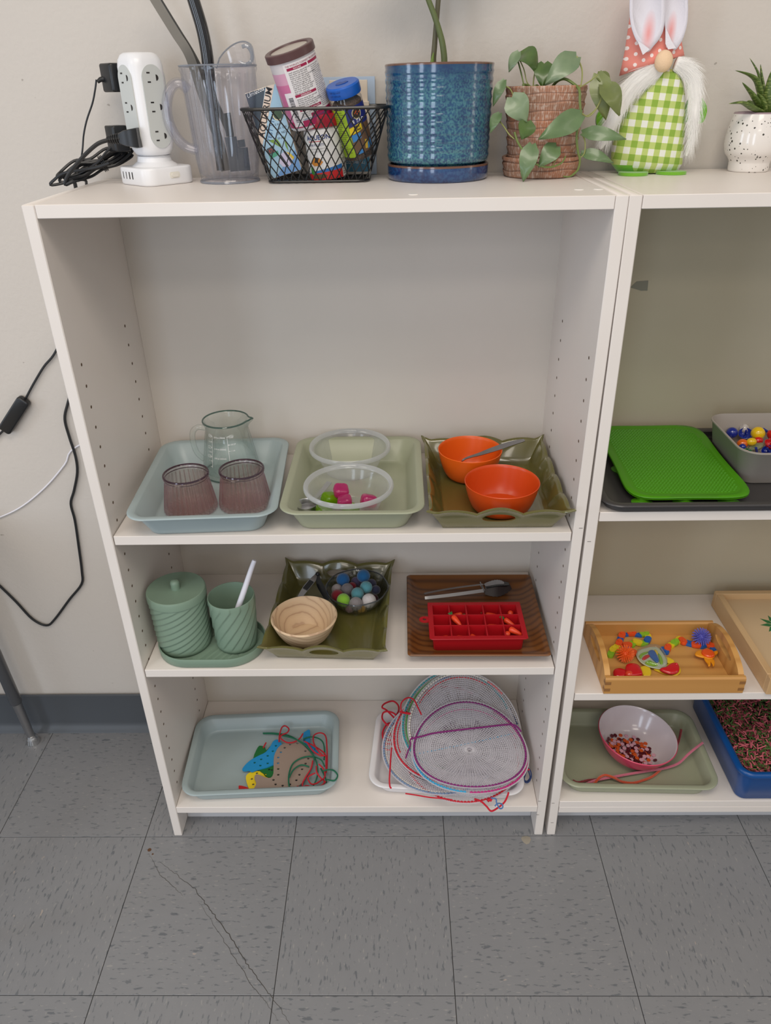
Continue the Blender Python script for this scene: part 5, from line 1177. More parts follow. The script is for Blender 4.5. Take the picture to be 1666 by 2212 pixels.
pr = [(0, 0), (R_ * .86, 0), (R_ * .93, .002), (R_ * .955, .007)] + [(R_ * .955 + R_ * .045 * k / 60, .007 + .096 * k / 60) for k in range(1, 61)] + [(R_, .105), (0, .105)]
obj('body', MB().lathe(pr, 200, spiral(R_, R_, .104, 13, -2.6, .0022)), sage, can2, angle=180)
obj('lid', MB().lathe([(0, .104), (R_ + .0004, .104), (R_ + .0014, .105), (R_ + .0014, .1165), (R_ + .0002, .1195), (R_ - .0012, .1202), (R_ - .003, .1196), (0, .1190)], 96), sage, can2)
obj('lid_knob', MB().lathe([(0, .1188), (.0080, .1188), (.0078, .1260), (.0082, .1300), (.0072, .1340), (.0045, .1363), (0, .1370)], 28), sage, can2)
tb2 = thing('tumbler', 'open green spiral ribbed tumbler on the oval tray holding a white brush', 'cup', (.1690, .0715, zt))
R_ = .0400
pr = [(0, .0), (R_ * .80, .0), (R_ * .88, .002), (R_ * .92, .007)] + [(R_ * .92 + R_ * .10 * k / 50, .007 + .088 * k / 50) for k in range(1, 51)] + [(R_ * 1.022, .1040), (R_ * 1.012, .1052), (R_ * .985, .1052), (R_ * .975, .104), (R_ * .86, .006), (0, .005)]
obj('body', MB().lathe(pr, 180, spiral(R_, R_, .100, 14, -1.15, .0020)), sage, tb2, angle=60)
P = [(.150, .090, zt + .010)] + [(0.1847,0.06,0.5404),(0.1995,0.064,0.578),(0.2121,0.067,0.6106),(0.2191,0.069,0.6272)]
P[0] = tuple(Vector(P[1]) - (Vector(P[4]) - Vector(P[1])) * .55)
br_ = thing('white_brush', 'white plastic brush handle leaning out of the green tumbler', 'brush')
obj('handle', MB().tube(catmull(P, 6), lambda t: .0058 - .0020 * t if t < .97 else .0030, 14), mat('brush_white', (226, 226, 236), .3), br_)
obj('bristles', MB().tube([P[0], tuple(Vector(P[0]) - (Vector(P[4]) - Vector(P[1])).normalized() * .012)], .005, 10), mat('bristle_white', (220, 220, 216), .8), br_)

# wooden bowl, glass bowl with felt balls, tongs
def woodmat(name, base, dark, light, scale, rough=.5, stretch=(1, 1, 1), dist=6, rings=False, rot=(0, 0, 0), pw=1):
    m = bpy.data.materials.new(name); m.use_nodes = True; n = NT(m); b = n.n['Principled BSDF']; b.inputs['Roughness'].default_value = rough
    tc = n.add('ShaderNodeTexCoord'); mp = n.add('ShaderNodeMapping'); mp.inputs['Scale'].default_value = stretch; mp.inputs['Rotation'].default_value = rot; n.l.new(tc.outputs['Object'], mp.inputs[0])
    w = n.add('ShaderNodeTexWave'); w.wave_type = 'RINGS' if rings else 'BANDS'; w.bands_direction = 'Y' if not rings else 'X'; w.inputs['Scale'].default_value = scale; w.inputs['Distortion'].default_value = dist; w.inputs['Detail'].default_value = 3; w.inputs['Detail Scale'].default_value = .8
    n.l.new(mp.outputs[0], w.inputs['Vector'])
    c = n.mix(n.ramp(w.outputs['Fac'], [(0.0, (1, 1, 1, 1)), (0.32 * pw, (.25, .25, .25, 1)), (0.9, (0, 0, 0, 1))]), lin(base), lin(dark))
    c = n.mix(n.math('MULTIPLY', n.noise(25, vec=mp.outputs[0], stretch=(.3, 1, 1)), .6), c, lin(light))
    n.l.new(c, b.inputs['Base Color']); MATS[name] = m; return m
bw = woodmat('striped_pale_wood', (210, 182, 148), (166, 130, 102), (220, 194, 160), 30, .55, dist=3.4, rot=(1.0, .45, -.3), pw=.36)
zt2 = h2 + .0037
tag(obj('wooden_bowl', MB().lathe(bowl(.0600, .024, .0490, .0052, 2.1, 16), 72), bw, loc=(.2925, .0835, zt2)), 'pale wooden bowl with dark curving grain, empty, in the olive tray', 'bowl')
gbm = clear('bowl_glass', (252, 253, 253), (60, 62, 66), 0.0, 0.4, 0.04, 3.5, 1.2, .2, ribs=(40, .22, .034))
wavy = lambda a, z, r: r + (0.0006 * math.cos(8 * a) * (z / .04) + .0004 * math.cos(40 * a) * (1 if .008 < z < .032 else 0) if r > .03 else 0)
GB = (.3835, .1835, zt2)
gbo = obj('glass_bowl', MB().lathe(bowl(.0605, .026, .0400, .0024, 2.0, 14), 160, wavy), gbm, loc=GB, angle=70)
obj('rim', MB().tube([((.0597 + .0006 * math.cos(8 * a)) * math.cos(a), (.0597 + .0006 * math.cos(8 * a)) * math.sin(a), .0406) for a in [2 * PI * i / 72 for i in range(72)]], .0014, 7, closed=True), clear('bowl_edge', (190, 194, 198), (120, 124, 128), .35, .5, .04, 2, 1.8), gbo)
tag(gbo, 'clear glass bowl full of felt balls at the back of the olive tray', 'bowl')
felts = [((950, 385), 75, (24, 92, 150), 'royal blue felt ball topmost at the left of the glass bowl', .036), ((1183, 330), 74, (24, 96, 150), 'royal blue felt ball topmost at the back of the glass bowl', .040), ((1215, 450), 68, (92, 158, 170), 'pale turquoise felt ball right of centre in the glass bowl, upper', .036), ((1127, 515), 70, (88, 150, 160), 'turquoise felt ball in the centre of the glass bowl, lower one', .034),
 ((985, 480), 68, (122, 116, 120), 'grey felt ball between blue and green ones in the glass bowl', .032), ((1068, 435), 50, (140, 28, 46), 'small crimson felt ball at the centre back of the glass bowl', .026), ((845, 455), 60, (168, 158, 158), 'pale grey felt ball at the far left of the glass bowl', .030), ((865, 545), 70, (132, 18, 36), 'crimson felt ball at the left front of the glass bowl', .030),
 ((970, 580), 72, (138, 196, 54), 'lime green felt ball at the front of the glass bowl', .032), ((1100, 635), 72, (142, 136, 138), 'heathered grey felt ball at the front of the glass bowl', .028), ((1245, 600), 78, (212, 206, 206), 'white felt ball at the right front of the glass bowl', .030), ((1110, 365), 60, (84, 76, 108), 'dusty purple felt ball behind the rear blue one', .026),
 ((1280, 405), 56, (62, 62, 88), 'slate blue felt ball at the back right of the glass bowl', .026), ((1318, 500), 52, (44, 46, 72), 'navy felt ball at the right edge of the glass bowl', .024), ((1310, 548), 50, (70, 22, 36), 'dark maroon felt ball at the right edge of the glass bowl', .018), ((1012, 705), 52, (196, 150, 166), 'pink felt ball low at the front, seen through the glass', .012), ((1165, 715), 56, (222, 164, 44), 'yellow felt ball low at the front, seen through the glass', .012)]
import numpy as _np
FB = [(0.3523,0.208,0.4833),(0.3938,0.2189,0.4873),(0.4005,0.1874,0.4833),(0.3855,0.171,0.4813),(0.3597,0.1845,0.4793),(0.3731,0.2063,0.4733),(0.334,0.1952,0.4773),(0.3395,0.1682,0.4773),(0.3588,0.155,0.4793),(0.3818,0.1443,0.4753),(0.4067,0.1513,0.4773),(0.3798,0.2281,0.4733),(0.4111,0.2151,0.4733),(0.4184,0.1887,0.4713),(0.417,0.1826,0.4653),(0.3658,0.1456,0.4593),(0.3926,0.1424,0.4593)]
# let the balls settle inside the bowl without touching each other or the glass
rad = [f[1] / 5.048 / 1120 for f in felts]; pos = [Vector(p) for p in FB]
def bowl_r(z): t = max(0, min(1, (z - zt2) / .040)) ** (1 / 1.08); return .026 + .0345 * t ** .5 - .0028
for it in range(160):
    for i in range(len(pos)):
        for j in range(i):
            d = pos[i] - pos[j]; L_ = d.length; mn = rad[i] + rad[j] - .0004
            if L_ < mn: q = d.normalized() * (mn - L_) * .5; pos[i] += q; pos[j] -= q
        h = Vector((pos[i].x - GB[0], pos[i].y - GB[1], 0)); mx = bowl_r(pos[i].z - rad[i] * .3) - rad[i] * .93
        if h.length > mx: h = h.normalized() * mx; pos[i].x = GB[0] + h.x; pos[i].y = GB[1] + h.y
        pos[i].z = max(pos[i].z, zt2 + .0032 + rad[i])
for (c, r, col, lb, _), p, rr in zip(felts, pos, rad):
    m_ = mat('felt_' + '_'.join(map(str, col)), col, 0.95, bump=(420, .9), sheen=.4)
    tag(obj('felt_ball', MB().ell((0, 0, 0), rr, 20, 14), m_, loc=p, angle=180), lb, 'ball', 'felt balls in the glass bowl')
def dup_r(P, n): return catmull(P, n)
tg = thing('kitchen_tongs', 'small steel and black tongs standing open behind the wooden bowl', 'tongs')
ap_ = [(0.3043,0.225,0.4883)][0]
lf_ = [(0.2934,0.205,0.486),(0.2842,0.175,0.4891),(0.2772,0.145,0.4918)]; rt_ = [(0.3084,0.2,0.4883),(0.3187,0.172,0.4888),(0.3309,0.14,0.4886)]
obj('arm', strip(catmull([ap_] + lf_, 5), lambda t: .004 + .002 * math.sin(PI * t), .0008, Vector((.3, -.4, 1))), steel, tg)
obj('arm', strip(catmull([ap_] + rt_, 5), lambda t: .004 + .003 * math.sin(PI * t), .0008, Vector((-.6, -.4, .6))), mat('dark_steel', (84, 88, 92), .25, metal=.9), tg)
obj('grip', strip(catmull([lf_[0], lf_[1]], 4), .0048, .0022, Vector((.3, -.4, 1))), blackp, tg)
obj('hinge', MB().ell(ap_, (.005, .004, .006), 14, 8), blackp, tg)

# walnut tray, tongs, silicone mould, carrots
wal = woodmat('walnut', (116, 72, 34), (62, 36, 18), (128, 80, 40), 20, .34, stretch=(.12, 1, 1), dist=5, pw=1.3); wal.node_tree.nodes['Principled BSDF'].inputs['Coat Weight'].default_value = .2
WT = (.6030, .1285, h2 + .0003)
wt = MB(); w, d, hgt = .2480, .2440, .0245
R = lambda dw, z, rr=.006: rrect(w - 2 * dw, d - 2 * dw, rr, z, 4)
wt.loft([R(.026, 0, .01), R(.023, .0015, .01), R(.001, hgt - .004), R(0, hgt - .0015), R(.0012, hgt), R(.004, hgt - .0008), R(.010, hgt - .007, .01), R(.020, .0095, .014), R(.028, .0065, .016), R(.040, .0052, .02)])
tag(obj('wooden_tray', wt, wal, loc=WT, rot=(0, 0, -.008), angle=60), 'square dark walnut tray on the second shelf under the red mould', 'tray')
zw = h2 + .0055
red = mat('red_silicone', (172, 14, 26), 0.42); IM = (.6035, .0865, zw)
im = thing('ice_cube_mould', 'red silicone ice cube mould with fifteen wells on the walnut tray', 'mould', IM)
mw, mdp, mh = .172, .106, .033; nx, ny = 5, 3; mg = .0075; cw = (mw - 2 * mg) / nx; cd_ = (mdp - 2 * mg) / ny; wt_ = .0011
m = MB(); xs = [-mw / 2]; ys = [-mdp / 2]
for i in range(nx): xs += [-mw / 2 + mg + i * cw + wt_, -mw / 2 + mg + (i + 1) * cw - wt_]
for j in range(ny): ys += [-mdp / 2 + mg + j * cd_ + wt_, -mdp / 2 + mg + (j + 1) * cd_ - wt_]
xs.append(mw / 2); ys.append(mdp / 2)
rrw = random.Random(4)
for i in range(len(xs) - 1):
    for j in range(len(ys) - 1):
        a, b, c, e_ = xs[i], xs[i + 1], ys[j], ys[j + 1]
        if i % 2 == 1 and j % 2 == 1:
            t_ = .0013; zb = .0105 
            v = [(a, c, mh), (b, c, mh), (b, e_, mh), (a, e_, mh), (a + t_, c + t_, zb), (b - t_, c + t_, zb), (b - t_, e_ - t_, zb), (a + t_, e_ - t_, zb)]
            m.add(v, [(4, 5, 6, 7), (1, 0, 4, 5), (2, 1, 5, 6), (3, 2, 6, 7), (0, 3, 7, 4)])
        else: m.add([(a, c, mh), (b, c, mh), (b, e_, mh), (a, e_, mh)], [(0, 1, 2, 3)])
o = obj('body', m, red, im, angle=20)
sk = MB().loft([rrect(mw, mdp, .006, mh, 4), rrect(mw + .001, mdp + .001, .006, mh - .0012, 4), rrect(mw, mdp, .006, mh - .0024, 4), rrect(mw - .011, mdp - .011, .006, mh - .0026, 4), rrect(mw - .014, mdp - .014, .007, .002, 4), rrect(mw - .017, mdp - .017, .007, 0, 4)], cap0=False)
obj('skirt', sk, red, im)
tabP = [(.0105 * math.cos(a), .0085 * math.sin(a)) for a in [2 * PI * i / 24 for i in range(24)]]
obj('hanging_tab', MB().prism(tabP, mh - .0024, mh - .0006, [circ(-.001, 0, .0035, 12)]).xf(Matrix.Translation((-mw / 2 - .0065, .004, 0))), red, im)
carrot = mat('carrot_orange', (232, 74, 32), 0.4, var=(240, (222, 58, 26))); cgreen = mat('carrot_leaf', (44, 110, 52), .6); cst = mat('carrot_stalk', (88, 96, 48), .6)
def make_carrot(lbl, p, yaw, L_=.024, r=.0052, leaf=2, pitch=0.0, tip=None):
    t = thing('toy_carrot', lbl, 'toy carrot', p, (0, pitch, yaw))
    pr = [(0, -L_ / 2), (r * .35, -L_ / 2 + .0006), (r * .62, -L_ * .3), (r * .86, 0), (r, L_ * .28), (r * .92, L_ * .42), (r * .5, L_ * .49), (0, L_ * .5)]
    obj('root', MB().lathe(pr, 16, lambda a, z, rr: rr * (1 + .03 * math.sin(z * 1800))).xf(Matrix.Rotation(-PI / 2, 4, 'Y')), carrot, t, angle=180)
    if leaf: 
        lm = MB()
        for k in range(5 if leaf == 2 else 1): lm.tube([(-L_ * .49, 0, 0), (-L_ * .49 - .004, (k - 2) * .0010 if leaf == 2 else .001, .001), (-L_ * .49 - .0085, (k - 2) * .0022 if leaf == 2 else .003, .002 + .0006 * (k % 2))], lambda u: .0012 * (1 - .4 * u), 6)
        obj('leaves', lm, cgreen if leaf == 2 else cst, t)
    if tip: obj('white_tip', MB().ell((L_ / 2 - .0004, 0, 0), .0014, 8, 6), wink, t)
    return t
wx = lambda i: IM[0] - mw / 2 + mg + (i + .5) * cw
wy = lambda j: IM[1] + mdp / 2 - mg - (j + .5) * cd_
car = [  # column, row from the back, dx, dy, dz, yaw, length, leaf, pitch
 (1, 0, -.001, .001, .012, PI, .022, 1, .15, 'toy carrot with brown stalk, back row second well of the red mould'), (3, 0, .001, .001, .010, 0.0, .024, 1, .1, 'toy carrot with green stalk, back row fourth well of the red mould'), (4, 0, .004, .004, .012, PI / 2, .018, 0, .9, 'upright carrot stub in the back right well of the red mould'),
 (1, 1, -.003, .002, .021, -.95, .027, 2, .25, 'toy carrot with leafy green top propped in the middle row, second well'), (3, 1, .000, -.002, .009, 0.1, .022, 0, .0, 'leafless toy carrot flat in the middle row, fourth well'), (4, 1, -.001, .001, .017, -.6, .025, 2, .3, 'toy carrot with dark green top in the middle row, rightmost well'),
 (0, 2, .000, -.004, .009, PI + .1, .024, 1, .0, 'toy carrot with brown stalk lying in the front left well'), (1, 2, .002, -.003, .010, PI - .6, .020, 1, .1, 'toy carrot with stalk in the front row, second well'), (2, 2, -.005, -.003, .010, -.5, .018, 0, .1, 'leafless toy carrot in the front row, middle well'),
 (4, 2, -.0105, .000, .016, 1.9, .014, 0, 1.0, 'stubby toy carrot, left one of two in the front right well'), (4, 2, .005, .001, .021, -.45, .026, 0, .25, 'large toy carrot with white tip in the front right well')]
for i, j, dx, dy, dz, yaw, L_, leaf, pitch, lb in car:
    make_carrot(lb, (wx(i) + dx, wy(j) + dy + .002, zw + max(dz + .006, .0175)), yaw, L_, .0056 if 'large' in lb or 'leafy' in lb else .0050, leaf, pitch, 'tip' in lb)
# tongs with scalloped heads
mat('dull_steel', (150, 148, 148), .36, metal=.9)
tg = thing('serving_tongs', 'steel serving tongs with black scalloped heads at the back of the walnut tray', 'tongs')
A = [(0.5143,0.1838,0.46),(0.5263,0.1849,0.4605),(0.5714,0.1925,0.461),(0.6319,0.2042,0.462)]; B = [(0.5132,0.1897,0.466),(0.5286,0.1944,0.4665),(0.5722,0.2064,0.467),(0.63,0.217,0.468)]
obj('arm', strip(catmull(A, 5), lambda t: .0028 + .0006 * t, .0007, Vector((0, -1, .8))), MATS['dull_steel'], tg); obj('arm', strip(catmull(B, 5), lambda t: .0034, .0007, Vector((0, .4, 1))), MATS['dull_steel'], tg)
rg = [(0.6249,0.2217,0.4695),(0.6319,0.1997,0.464)]
obj('locking_ring', MB().tube([rg[0], rg[1], (rg[1][0], rg[1][1] + .001, rg[1][2] - .004), (rg[0][0], rg[0][1] + .002, rg[0][2] - .006)], .0011, 6, closed=True), steel, tg)
hd = [(0.6336,0.2123,0.466),(0.658,0.2197,0.467),(0.6816,0.2191,0.466)]; hd2 = [(0.633,0.2051,0.462),(0.6583,0.2035,0.4605),(0.6848,0.2186,0.461)]
obj('head', strip(catmull(hd, 10), lambda t: .004 + .0075 * math.sin(PI * min(1, t * .75 + .18)) + .0006 * math.sin(t * 60), .0009, Vector((0, .2, 1))), blackp, tg)
obj('head', strip(catmull(hd2, 10), lambda t: .004 + .0065 * math.sin(PI * min(1, t * .75 + .18)) + .0006 * math.sin(t * 60), .0009, Vector((0, -.8, .7))), mat('brown_black', (40, 26, 24), .3), tg)
obj('inner_spoon', strip(catmull([tuple(Vector(hd[0]) + Vector((0, 0, .0014))), tuple(Vector(hd[1]) + Vector((0, -.001, .002))), tuple(Vector(hd[2]) + Vector((-.010, -.001, .0014)))], 10), lambda t: .002 + .0065 * math.sin(PI * min(1, t * .75 + .15)) + .0005 * math.sin(t * 60), .0005, Vector((0, -.2, 1))), steel, tg)

# ---------------------------------------------------------------- bottom shelf: lacing cards
t3 = bake_tray('tray', .3132, .2162, .035, .0172, .036, tray_blue, loc=(.1785, .1138, h3 + .0003), rot=(0, 0, .050))
tag(t3, 'shallow pale blue tray on the bottom shelf holding lacing cards', 'tray')
zl = h3 + .0030
def smooth_out(P, n=3): return [(p.x, p.y) for p in catmull([(x, y, 0) for x, y, *_ in P], n, True)]
def card(lbl, P, holes, z, col, n=3, tilt=None):
    m_ = mat('card_' + '_'.join(map(str, col)), col, 0.5)
    o = obj('lacing_card', MB().prism(smooth_out(P, n), z, z + .0024, [circ(x, y, .0026, 10) for x, y, _ in holes]), m_)
    return tag(o, lbl, 'lacing card', 'lacing cards in the pale blue tray')
card('red lacing card corner sticking out at the lower left of the pile', [(0.134,0.0457,0.0893),(0.1375,0.0484,0.0893),(0.1552,0.0422,0.0893),(0.1674,0.0283,0.0893),(0.1413,0.0271,0.0893),(0.1384,0.0337,0.0893)], [], zl + .0002, (190, 34, 38))
card('yellow lacing card under the grey one', [(0.1453,0.0693,0.092),(0.1535,0.0804,0.092),(0.1678,0.0826,0.092),(0.186,0.0789,0.092),(0.1932,0.0636,0.092),(0.2103,0.0365,0.092),(0.2109,0.0322,0.092),(0.18,0.0339,0.092),(0.1626,0.0327,0.092),(0.1524,0.0474,0.092)], [(0.1587,0.0629,0.092),(0.1638,0.0493,0.092),(0.1668,0.0776,0.092)], zl + .0028, (234, 206, 38))
card('dark green lacing card behind the blue one', [(0.1533,0.1135,0.095),(0.1583,0.1445,0.095),(0.1647,0.1484,0.095),(0.1734,0.1444,0.095),(0.1782,0.136,0.095),(0.1856,0.1488,0.095),(0.1946,0.1518,0.095),(0.2208,0.1116,0.095),(0.2057,0.072,0.095),(0.1933,0.0643,0.095),(0.1806,0.0749,0.095),(0.1648,0.089,0.095)], [(0.1915,0.0847,0.095),(0.1973,0.0832,0.095),(0.1855,0.0721,0.095)], zl + .0054, (24, 104, 48))
card('bright blue lacing card with fish tail on the left of the pile', [(0.1358,0.0823,0.098),(0.1395,0.0936,0.098),(0.1486,0.1065,0.098),(0.1628,0.118,0.098),(0.1773,0.1282,0.098),(0.1854,0.1446,0.098),(0.1893,0.1582,0.098),(0.1968,0.1634,0.098),(0.2045,0.1581,0.098),(0.2106,0.1474,0.098),(0.2176,0.1206,0.098),(0.2179,0.1004,0.098),(0.1994,0.0947,0.098),(0.1857,0.0877,0.098),(0.1685,0.0822,0.098),(0.157,0.0766,0.098),(0.1508,0.0803,0.098),(0.1421,0.0787,0.098)], [(0.1973,0.1463,0.098),(0.1926,0.1314,0.098),(0.1836,0.1188,0.098),(0.1712,0.1095,0.098),(0.1589,0.1007,0.098),(0.1722,0.0929,0.098),(0.1865,0.0988,0.098)], zl + .0080, (28, 138, 196))
card('bright blue lacing card piece at the right behind the grey card', [(0.2519,0.1763,0.098),(0.2567,0.1866,0.098),(0.266,0.1897,0.098),(0.2697,0.1562,0.098),(0.2763,0.1441,0.098),(0.288,0.135,0.098),(0.2872,0.1261,0.098),(0.2611,0.1441,0.098)], [(0.261,0.1685,0.098),(0.2571,0.1608,0.098),(0.2829,0.135,0.098)], zl + .0080, (28, 138, 196))
card('grey-brown whale shaped lacing card on top of the pile', [(0.1659,0.0657,0.101),(0.1711,0.0676,0.101),(0.1831,0.062,0.101),(0.1902,0.0592,0.101),(0.1991,0.0592,0.101),(0.2027,0.0696,0.101),(0.1996,0.0949,0.101),(0.1979,0.1151,0.101),(0.2012,0.1328,0.101),(0.2078,0.1447,0.101),(0.2186,0.1513,0.101),(0.2368,0.1551,0.101),(0.2516,0.1481,0.101),(0.2646,0.1354,0.101),(0.2778,0.1176,0.101),(0.2822,0.1002,0.101),(0.2789,0.0832,0.101),(0.2744,0.0721,0.101),(0.2658,0.0475,0.101),(0.2529,0.0355,0.101),(0.2341,0.0281,0.101),(0.21,0.029,0.101),(0.1919,0.0331,0.101),(0.1838,0.0292,0.101),(0.1779,0.0252,0.101),(0.167,0.0253,0.101),(0.1694,0.0345,0.101),(0.1714,0.0452,0.101),(0.1656,0.0574,0.101)], [(0.2174,0.1383,0.101),(0.2279,0.1473,0.101),(0.2432,0.1502,0.101),(0.2107,0.1262,0.101),(0.2071,0.1119,0.101),(0.2087,0.0969,0.101),(0.2112,0.0816,0.101),(0.2132,0.0668,0.101),(0.2052,0.0537,0.101),(0.211,0.0426,0.101),(0.2257,0.0393,0.101),(0.2402,0.0422,0.101),(0.252,0.0527,0.101),(0.2567,0.0666,0.101),(0.2607,0.0808,0.101),(0.2664,0.0952,0.101),(0.2707,0.1086,0.101),(0.2625,0.1289,0.101)], zl + .0106, (150, 132, 120), 2)
lr = mat('lace_red', (188, 26, 42), .7, bump=(1500, .8)); lgm = mat('lace_green', (20, 104, 74), .7, bump=(1500, .8))
def lace(lbl, P, m_): return tag(obj('lace', MB().tube(catmull(P, 5), .00155, 7), m_), lbl, 'lace', 'laces tangled over the cards')
gz = [
 ([(0.1646,0.1774,0.104),(0.1895,0.1773,0.104),(0.2215,0.1689,0.106),(0.2471,0.151,0.107),(0.2677,0.1319,0.108),(0.2813,0.1104,0.109),(0.2915,0.0866,0.11),(0.2945,0.0622,0.106),(0.2876,0.0385,0.102),(0.2731,0.0286,0.098)], 'green lace crossing over the whale card from the far left'),
 ([(0.1652,0.1792,0.1005),(0.1891,0.1779,0.101),(0.2176,0.164,0.108),(0.24,0.1537,0.11),(0.2629,0.1362,0.1115),(0.2789,0.1135,0.112),(0.2863,0.0957,0.1125)], 'green lace doubled beside the long green lace at the top'),
 ([(0.2556,0.158,0.106),(0.269,0.164,0.106),(0.286,0.159,0.108),(0.2989,0.1458,0.109),(0.3043,0.122,0.109),(0.3049,0.0996,0.108)], 'green lace arching at the upper right of the pile'),
 ([(0.2476,0.0254,0.102),(0.2396,0.0358,0.1055),(0.2357,0.0624,0.106),(0.2402,0.0903,0.106),(0.2567,0.1051,0.107),(0.277,0.1075,0.109),(0.2986,0.0961,0.112),(0.3077,0.0808,0.11)], 'green lace looping down over the whale card'),
 ([(0.2381,0.0544,0.109),(0.2447,0.0736,0.109),(0.259,0.0853,0.109),(0.275,0.0818,0.1075)], 'short green lace arc inside the loop on the whale card'),
 ([(0.2995,0.0805,0.104),(0.31,0.06,0.102),(0.3135,0.0427,0.1),(0.3035,0.0298,0.098)], 'green lace hanging down at the lower right of the pile'),
 ([(0.3056,0.0666,0.112),(0.316,0.0649,0.118),(0.3291,0.057,0.1245),(0.3377,0.0439,0.1255),(0.3319,0.0322,0.1245),(0.3168,0.0404,0.118)], 'green lace loop lying on the right rim of the tray'),
 ([(0.1777,0.0302,0.0965),(0.1874,0.0313,0.0965),(0.1986,0.0304,0.0975),(0.2118,0.0292,0.097)], 'green lace end beneath the whale card at the front')]
rz = [
 ([(0.2035,0.1525,0.104),(0.2024,0.1706,0.106),(0.2053,0.1871,0.11),(0.212,0.1915,0.111),(0.2211,0.1839,0.11),(0.2187,0.1739,0.109),(0.208,0.1662,0.11),(0.2062,0.1585,0.109),(0.2195,0.1483,0.1075),(0.2335,0.1476,0.1075),(0.2466,0.1562,0.108),(0.2533,0.1706,0.109)], 'red lace curling at the top of the pile'),
 ([(0.2599,0.1443,0.1135),(0.2844,0.1298,0.1135),(0.3066,0.1096,0.113),(0.3101,0.0865,0.11),(0.3118,0.0676,0.106)], 'red lace running straight along the upper right'),
 ([(0.3028,0.1035,0.1165),(0.2903,0.1177,0.117),(0.2789,0.1437,0.113),(0.2785,0.1657,0.11),(0.2921,0.1718,0.11),(0.3035,0.1616,0.11),(0.3087,0.1299,0.11),(0.3117,0.0996,0.108),(0.3123,0.0749,0.104)], 'red lace in a tall loop at the right wall of the tray'),
 ([(0.2825,0.0902,0.1155),(0.2808,0.0723,0.1135),(0.2717,0.0517,0.112),(0.2662,0.0406,0.106),(0.269,0.0314,0.101),(0.2819,0.0277,0.099),(0.2989,0.0324,0.099),(0.3091,0.0433,0.101),(0.3063,0.0523,0.104),(0.2942,0.041,0.106),(0.2834,0.04,0.106),(0.2762,0.0528,0.11),(0.2907,0.0607,0.1135)], 'red lace coiled at the lower right corner of the pile'),
 ([(0.2664,0.139,0.1165),(0.2788,0.1182,0.1165),(0.296,0.1036,0.1165),(0.3073,0.104,0.116)], 'pinkish red lace looped near the right blue card'),
 ([(0.2917,0.0757,0.116),(0.2943,0.0591,0.116),(0.3057,0.0491,0.1085),(0.3103,0.0604,0.108),(0.305,0.0735,0.112),(0.2957,0.0813,0.116)], 'red lace loop at the centre right of the tangle'),
 ([(0.1713,0.1394,0.1005),(0.1732,0.1459,0.1015),(0.1754,0.152,0.1025)], 'short red lace tip poking out behind the green card'),
 ([(0.2568,0.034,0.1075),(0.26,0.0287,0.098),(0.2718,0.0415,0.0985),(0.2856,0.0363,0.1015),(0.3033,0.0363,0.1045),(0.3124,0.0462,0.1055)], 'red lace at the front of the tangle near the rim')]
for P, lb in gz: lace(lb, P, lgm)
for P, lb in rz: lace(lb, P, lr)

# ---------------------------------------------------------------- bottom shelf: plastic canvas circles on a white tray
t4 = bake_tray('tray', .3106, .2134, .0347, .0175, .036, tray_white, loc=(.5602, .1150, h3 + .0003), rot=(0, 0, -.078))
tag(t4, 'white tray on the bottom shelf under the pile of mesh circles', 'tray')
canvas = clear('clear_canvas_mesh', (236, 236, 240), (250, 248, 251), .72, .2, .25, 1.5, .6)
def base_s(x, y, l=6):
    k = 1.7 if y > .095 else (.15, .35, .6, .9, 1.1, 1.3, 1.7)[int(l)]
    return .1245 + k * (y - .095) ** 2 + .35 * max(0, abs(x - .58) - .10) ** 2
def disc(lbl, cx, cy, lvl, col, r=.1185, arc=(0, 360), col2=None, arc2=None, thick=.0012, tip=0):
    zz = lambda x, y: base_s(x, y, lvl) + lvl * .0036 + tip * (y - cy)
    t = thing('canvas_circle', lbl, 'mesh circle', (cx, cy, zz(cx, cy)), group='plastic canvas circles on the white tray')
    O = Vector((cx, cy, zz(cx, cy))); W3 = lambda rr, a, dz=0: Vector((cx + rr * math.cos(a), cy + rr * math.sin(a), zz(cx + rr * math.cos(a), cy + rr * math.sin(a)) + dz)) - O
    m = MB(); step = .0041; K = int(r / step)
    for k in range(1, K + 1):
        rr = r - (K - k) * step; seg = 24 if k < 7 else (48 if k < 15 else 80); w = .00062 if k < K else .0013; h_ = .0005 if k < K else .0011; L = []
        for i in range(seg):
            a = 2 * PI * i / seg; L.append([W3(rr - w, a, h_), W3(rr + w, a, h_), W3(rr, a, -h_)])
        m.loft(L, loop=True)
    def spokes(n, r0, r1, skip):
        for i in range(n):
            if skip and i % 2 == 0: continue
            a = 2 * PI * i / n; pts = [W3(r0 + (r1 - r0) * j / 3, a, .0002) for j in range(4)]; sd = Vector((-math.sin(a), math.cos(a), 0)) * .00055; up = Vector((0, 0, .0005))
            m.loft([[p - sd, p + sd, p + up] for p in pts], False, False)
    spokes(42, .006, r, False); spokes(84, .040, r, True); spokes(168, .078, r, True)
    obj('mesh', m, canvas, t, angle=20)
    def stitches(a0, a1, c, rad, wd=.0020, per=.0066):
        s = MB(); n = max(1, int(math.radians(a1 - a0) * rad / per))
        for i in range(n):
            a = math.radians(a0) + math.radians(a1 - a0) * i / n; b = a + math.radians(a1 - a0) / n * .72; mid = (a + b) / 2
            s.tube([W3(rad, a, .0008), W3(rad, mid, .0024), W3(rad, b, .0008)], wd, 6, flat=.7)
        obj('yarn_stitches', s, mat('yarn_' + '_'.join(map(str, c)), c, .85), t, kind='stuff')
    stitches(arc[0], arc[1], col, r - .0035)
    if col2: stitches(arc2[0], arc2[1], col2, r - .0035)
    return t, W3, O
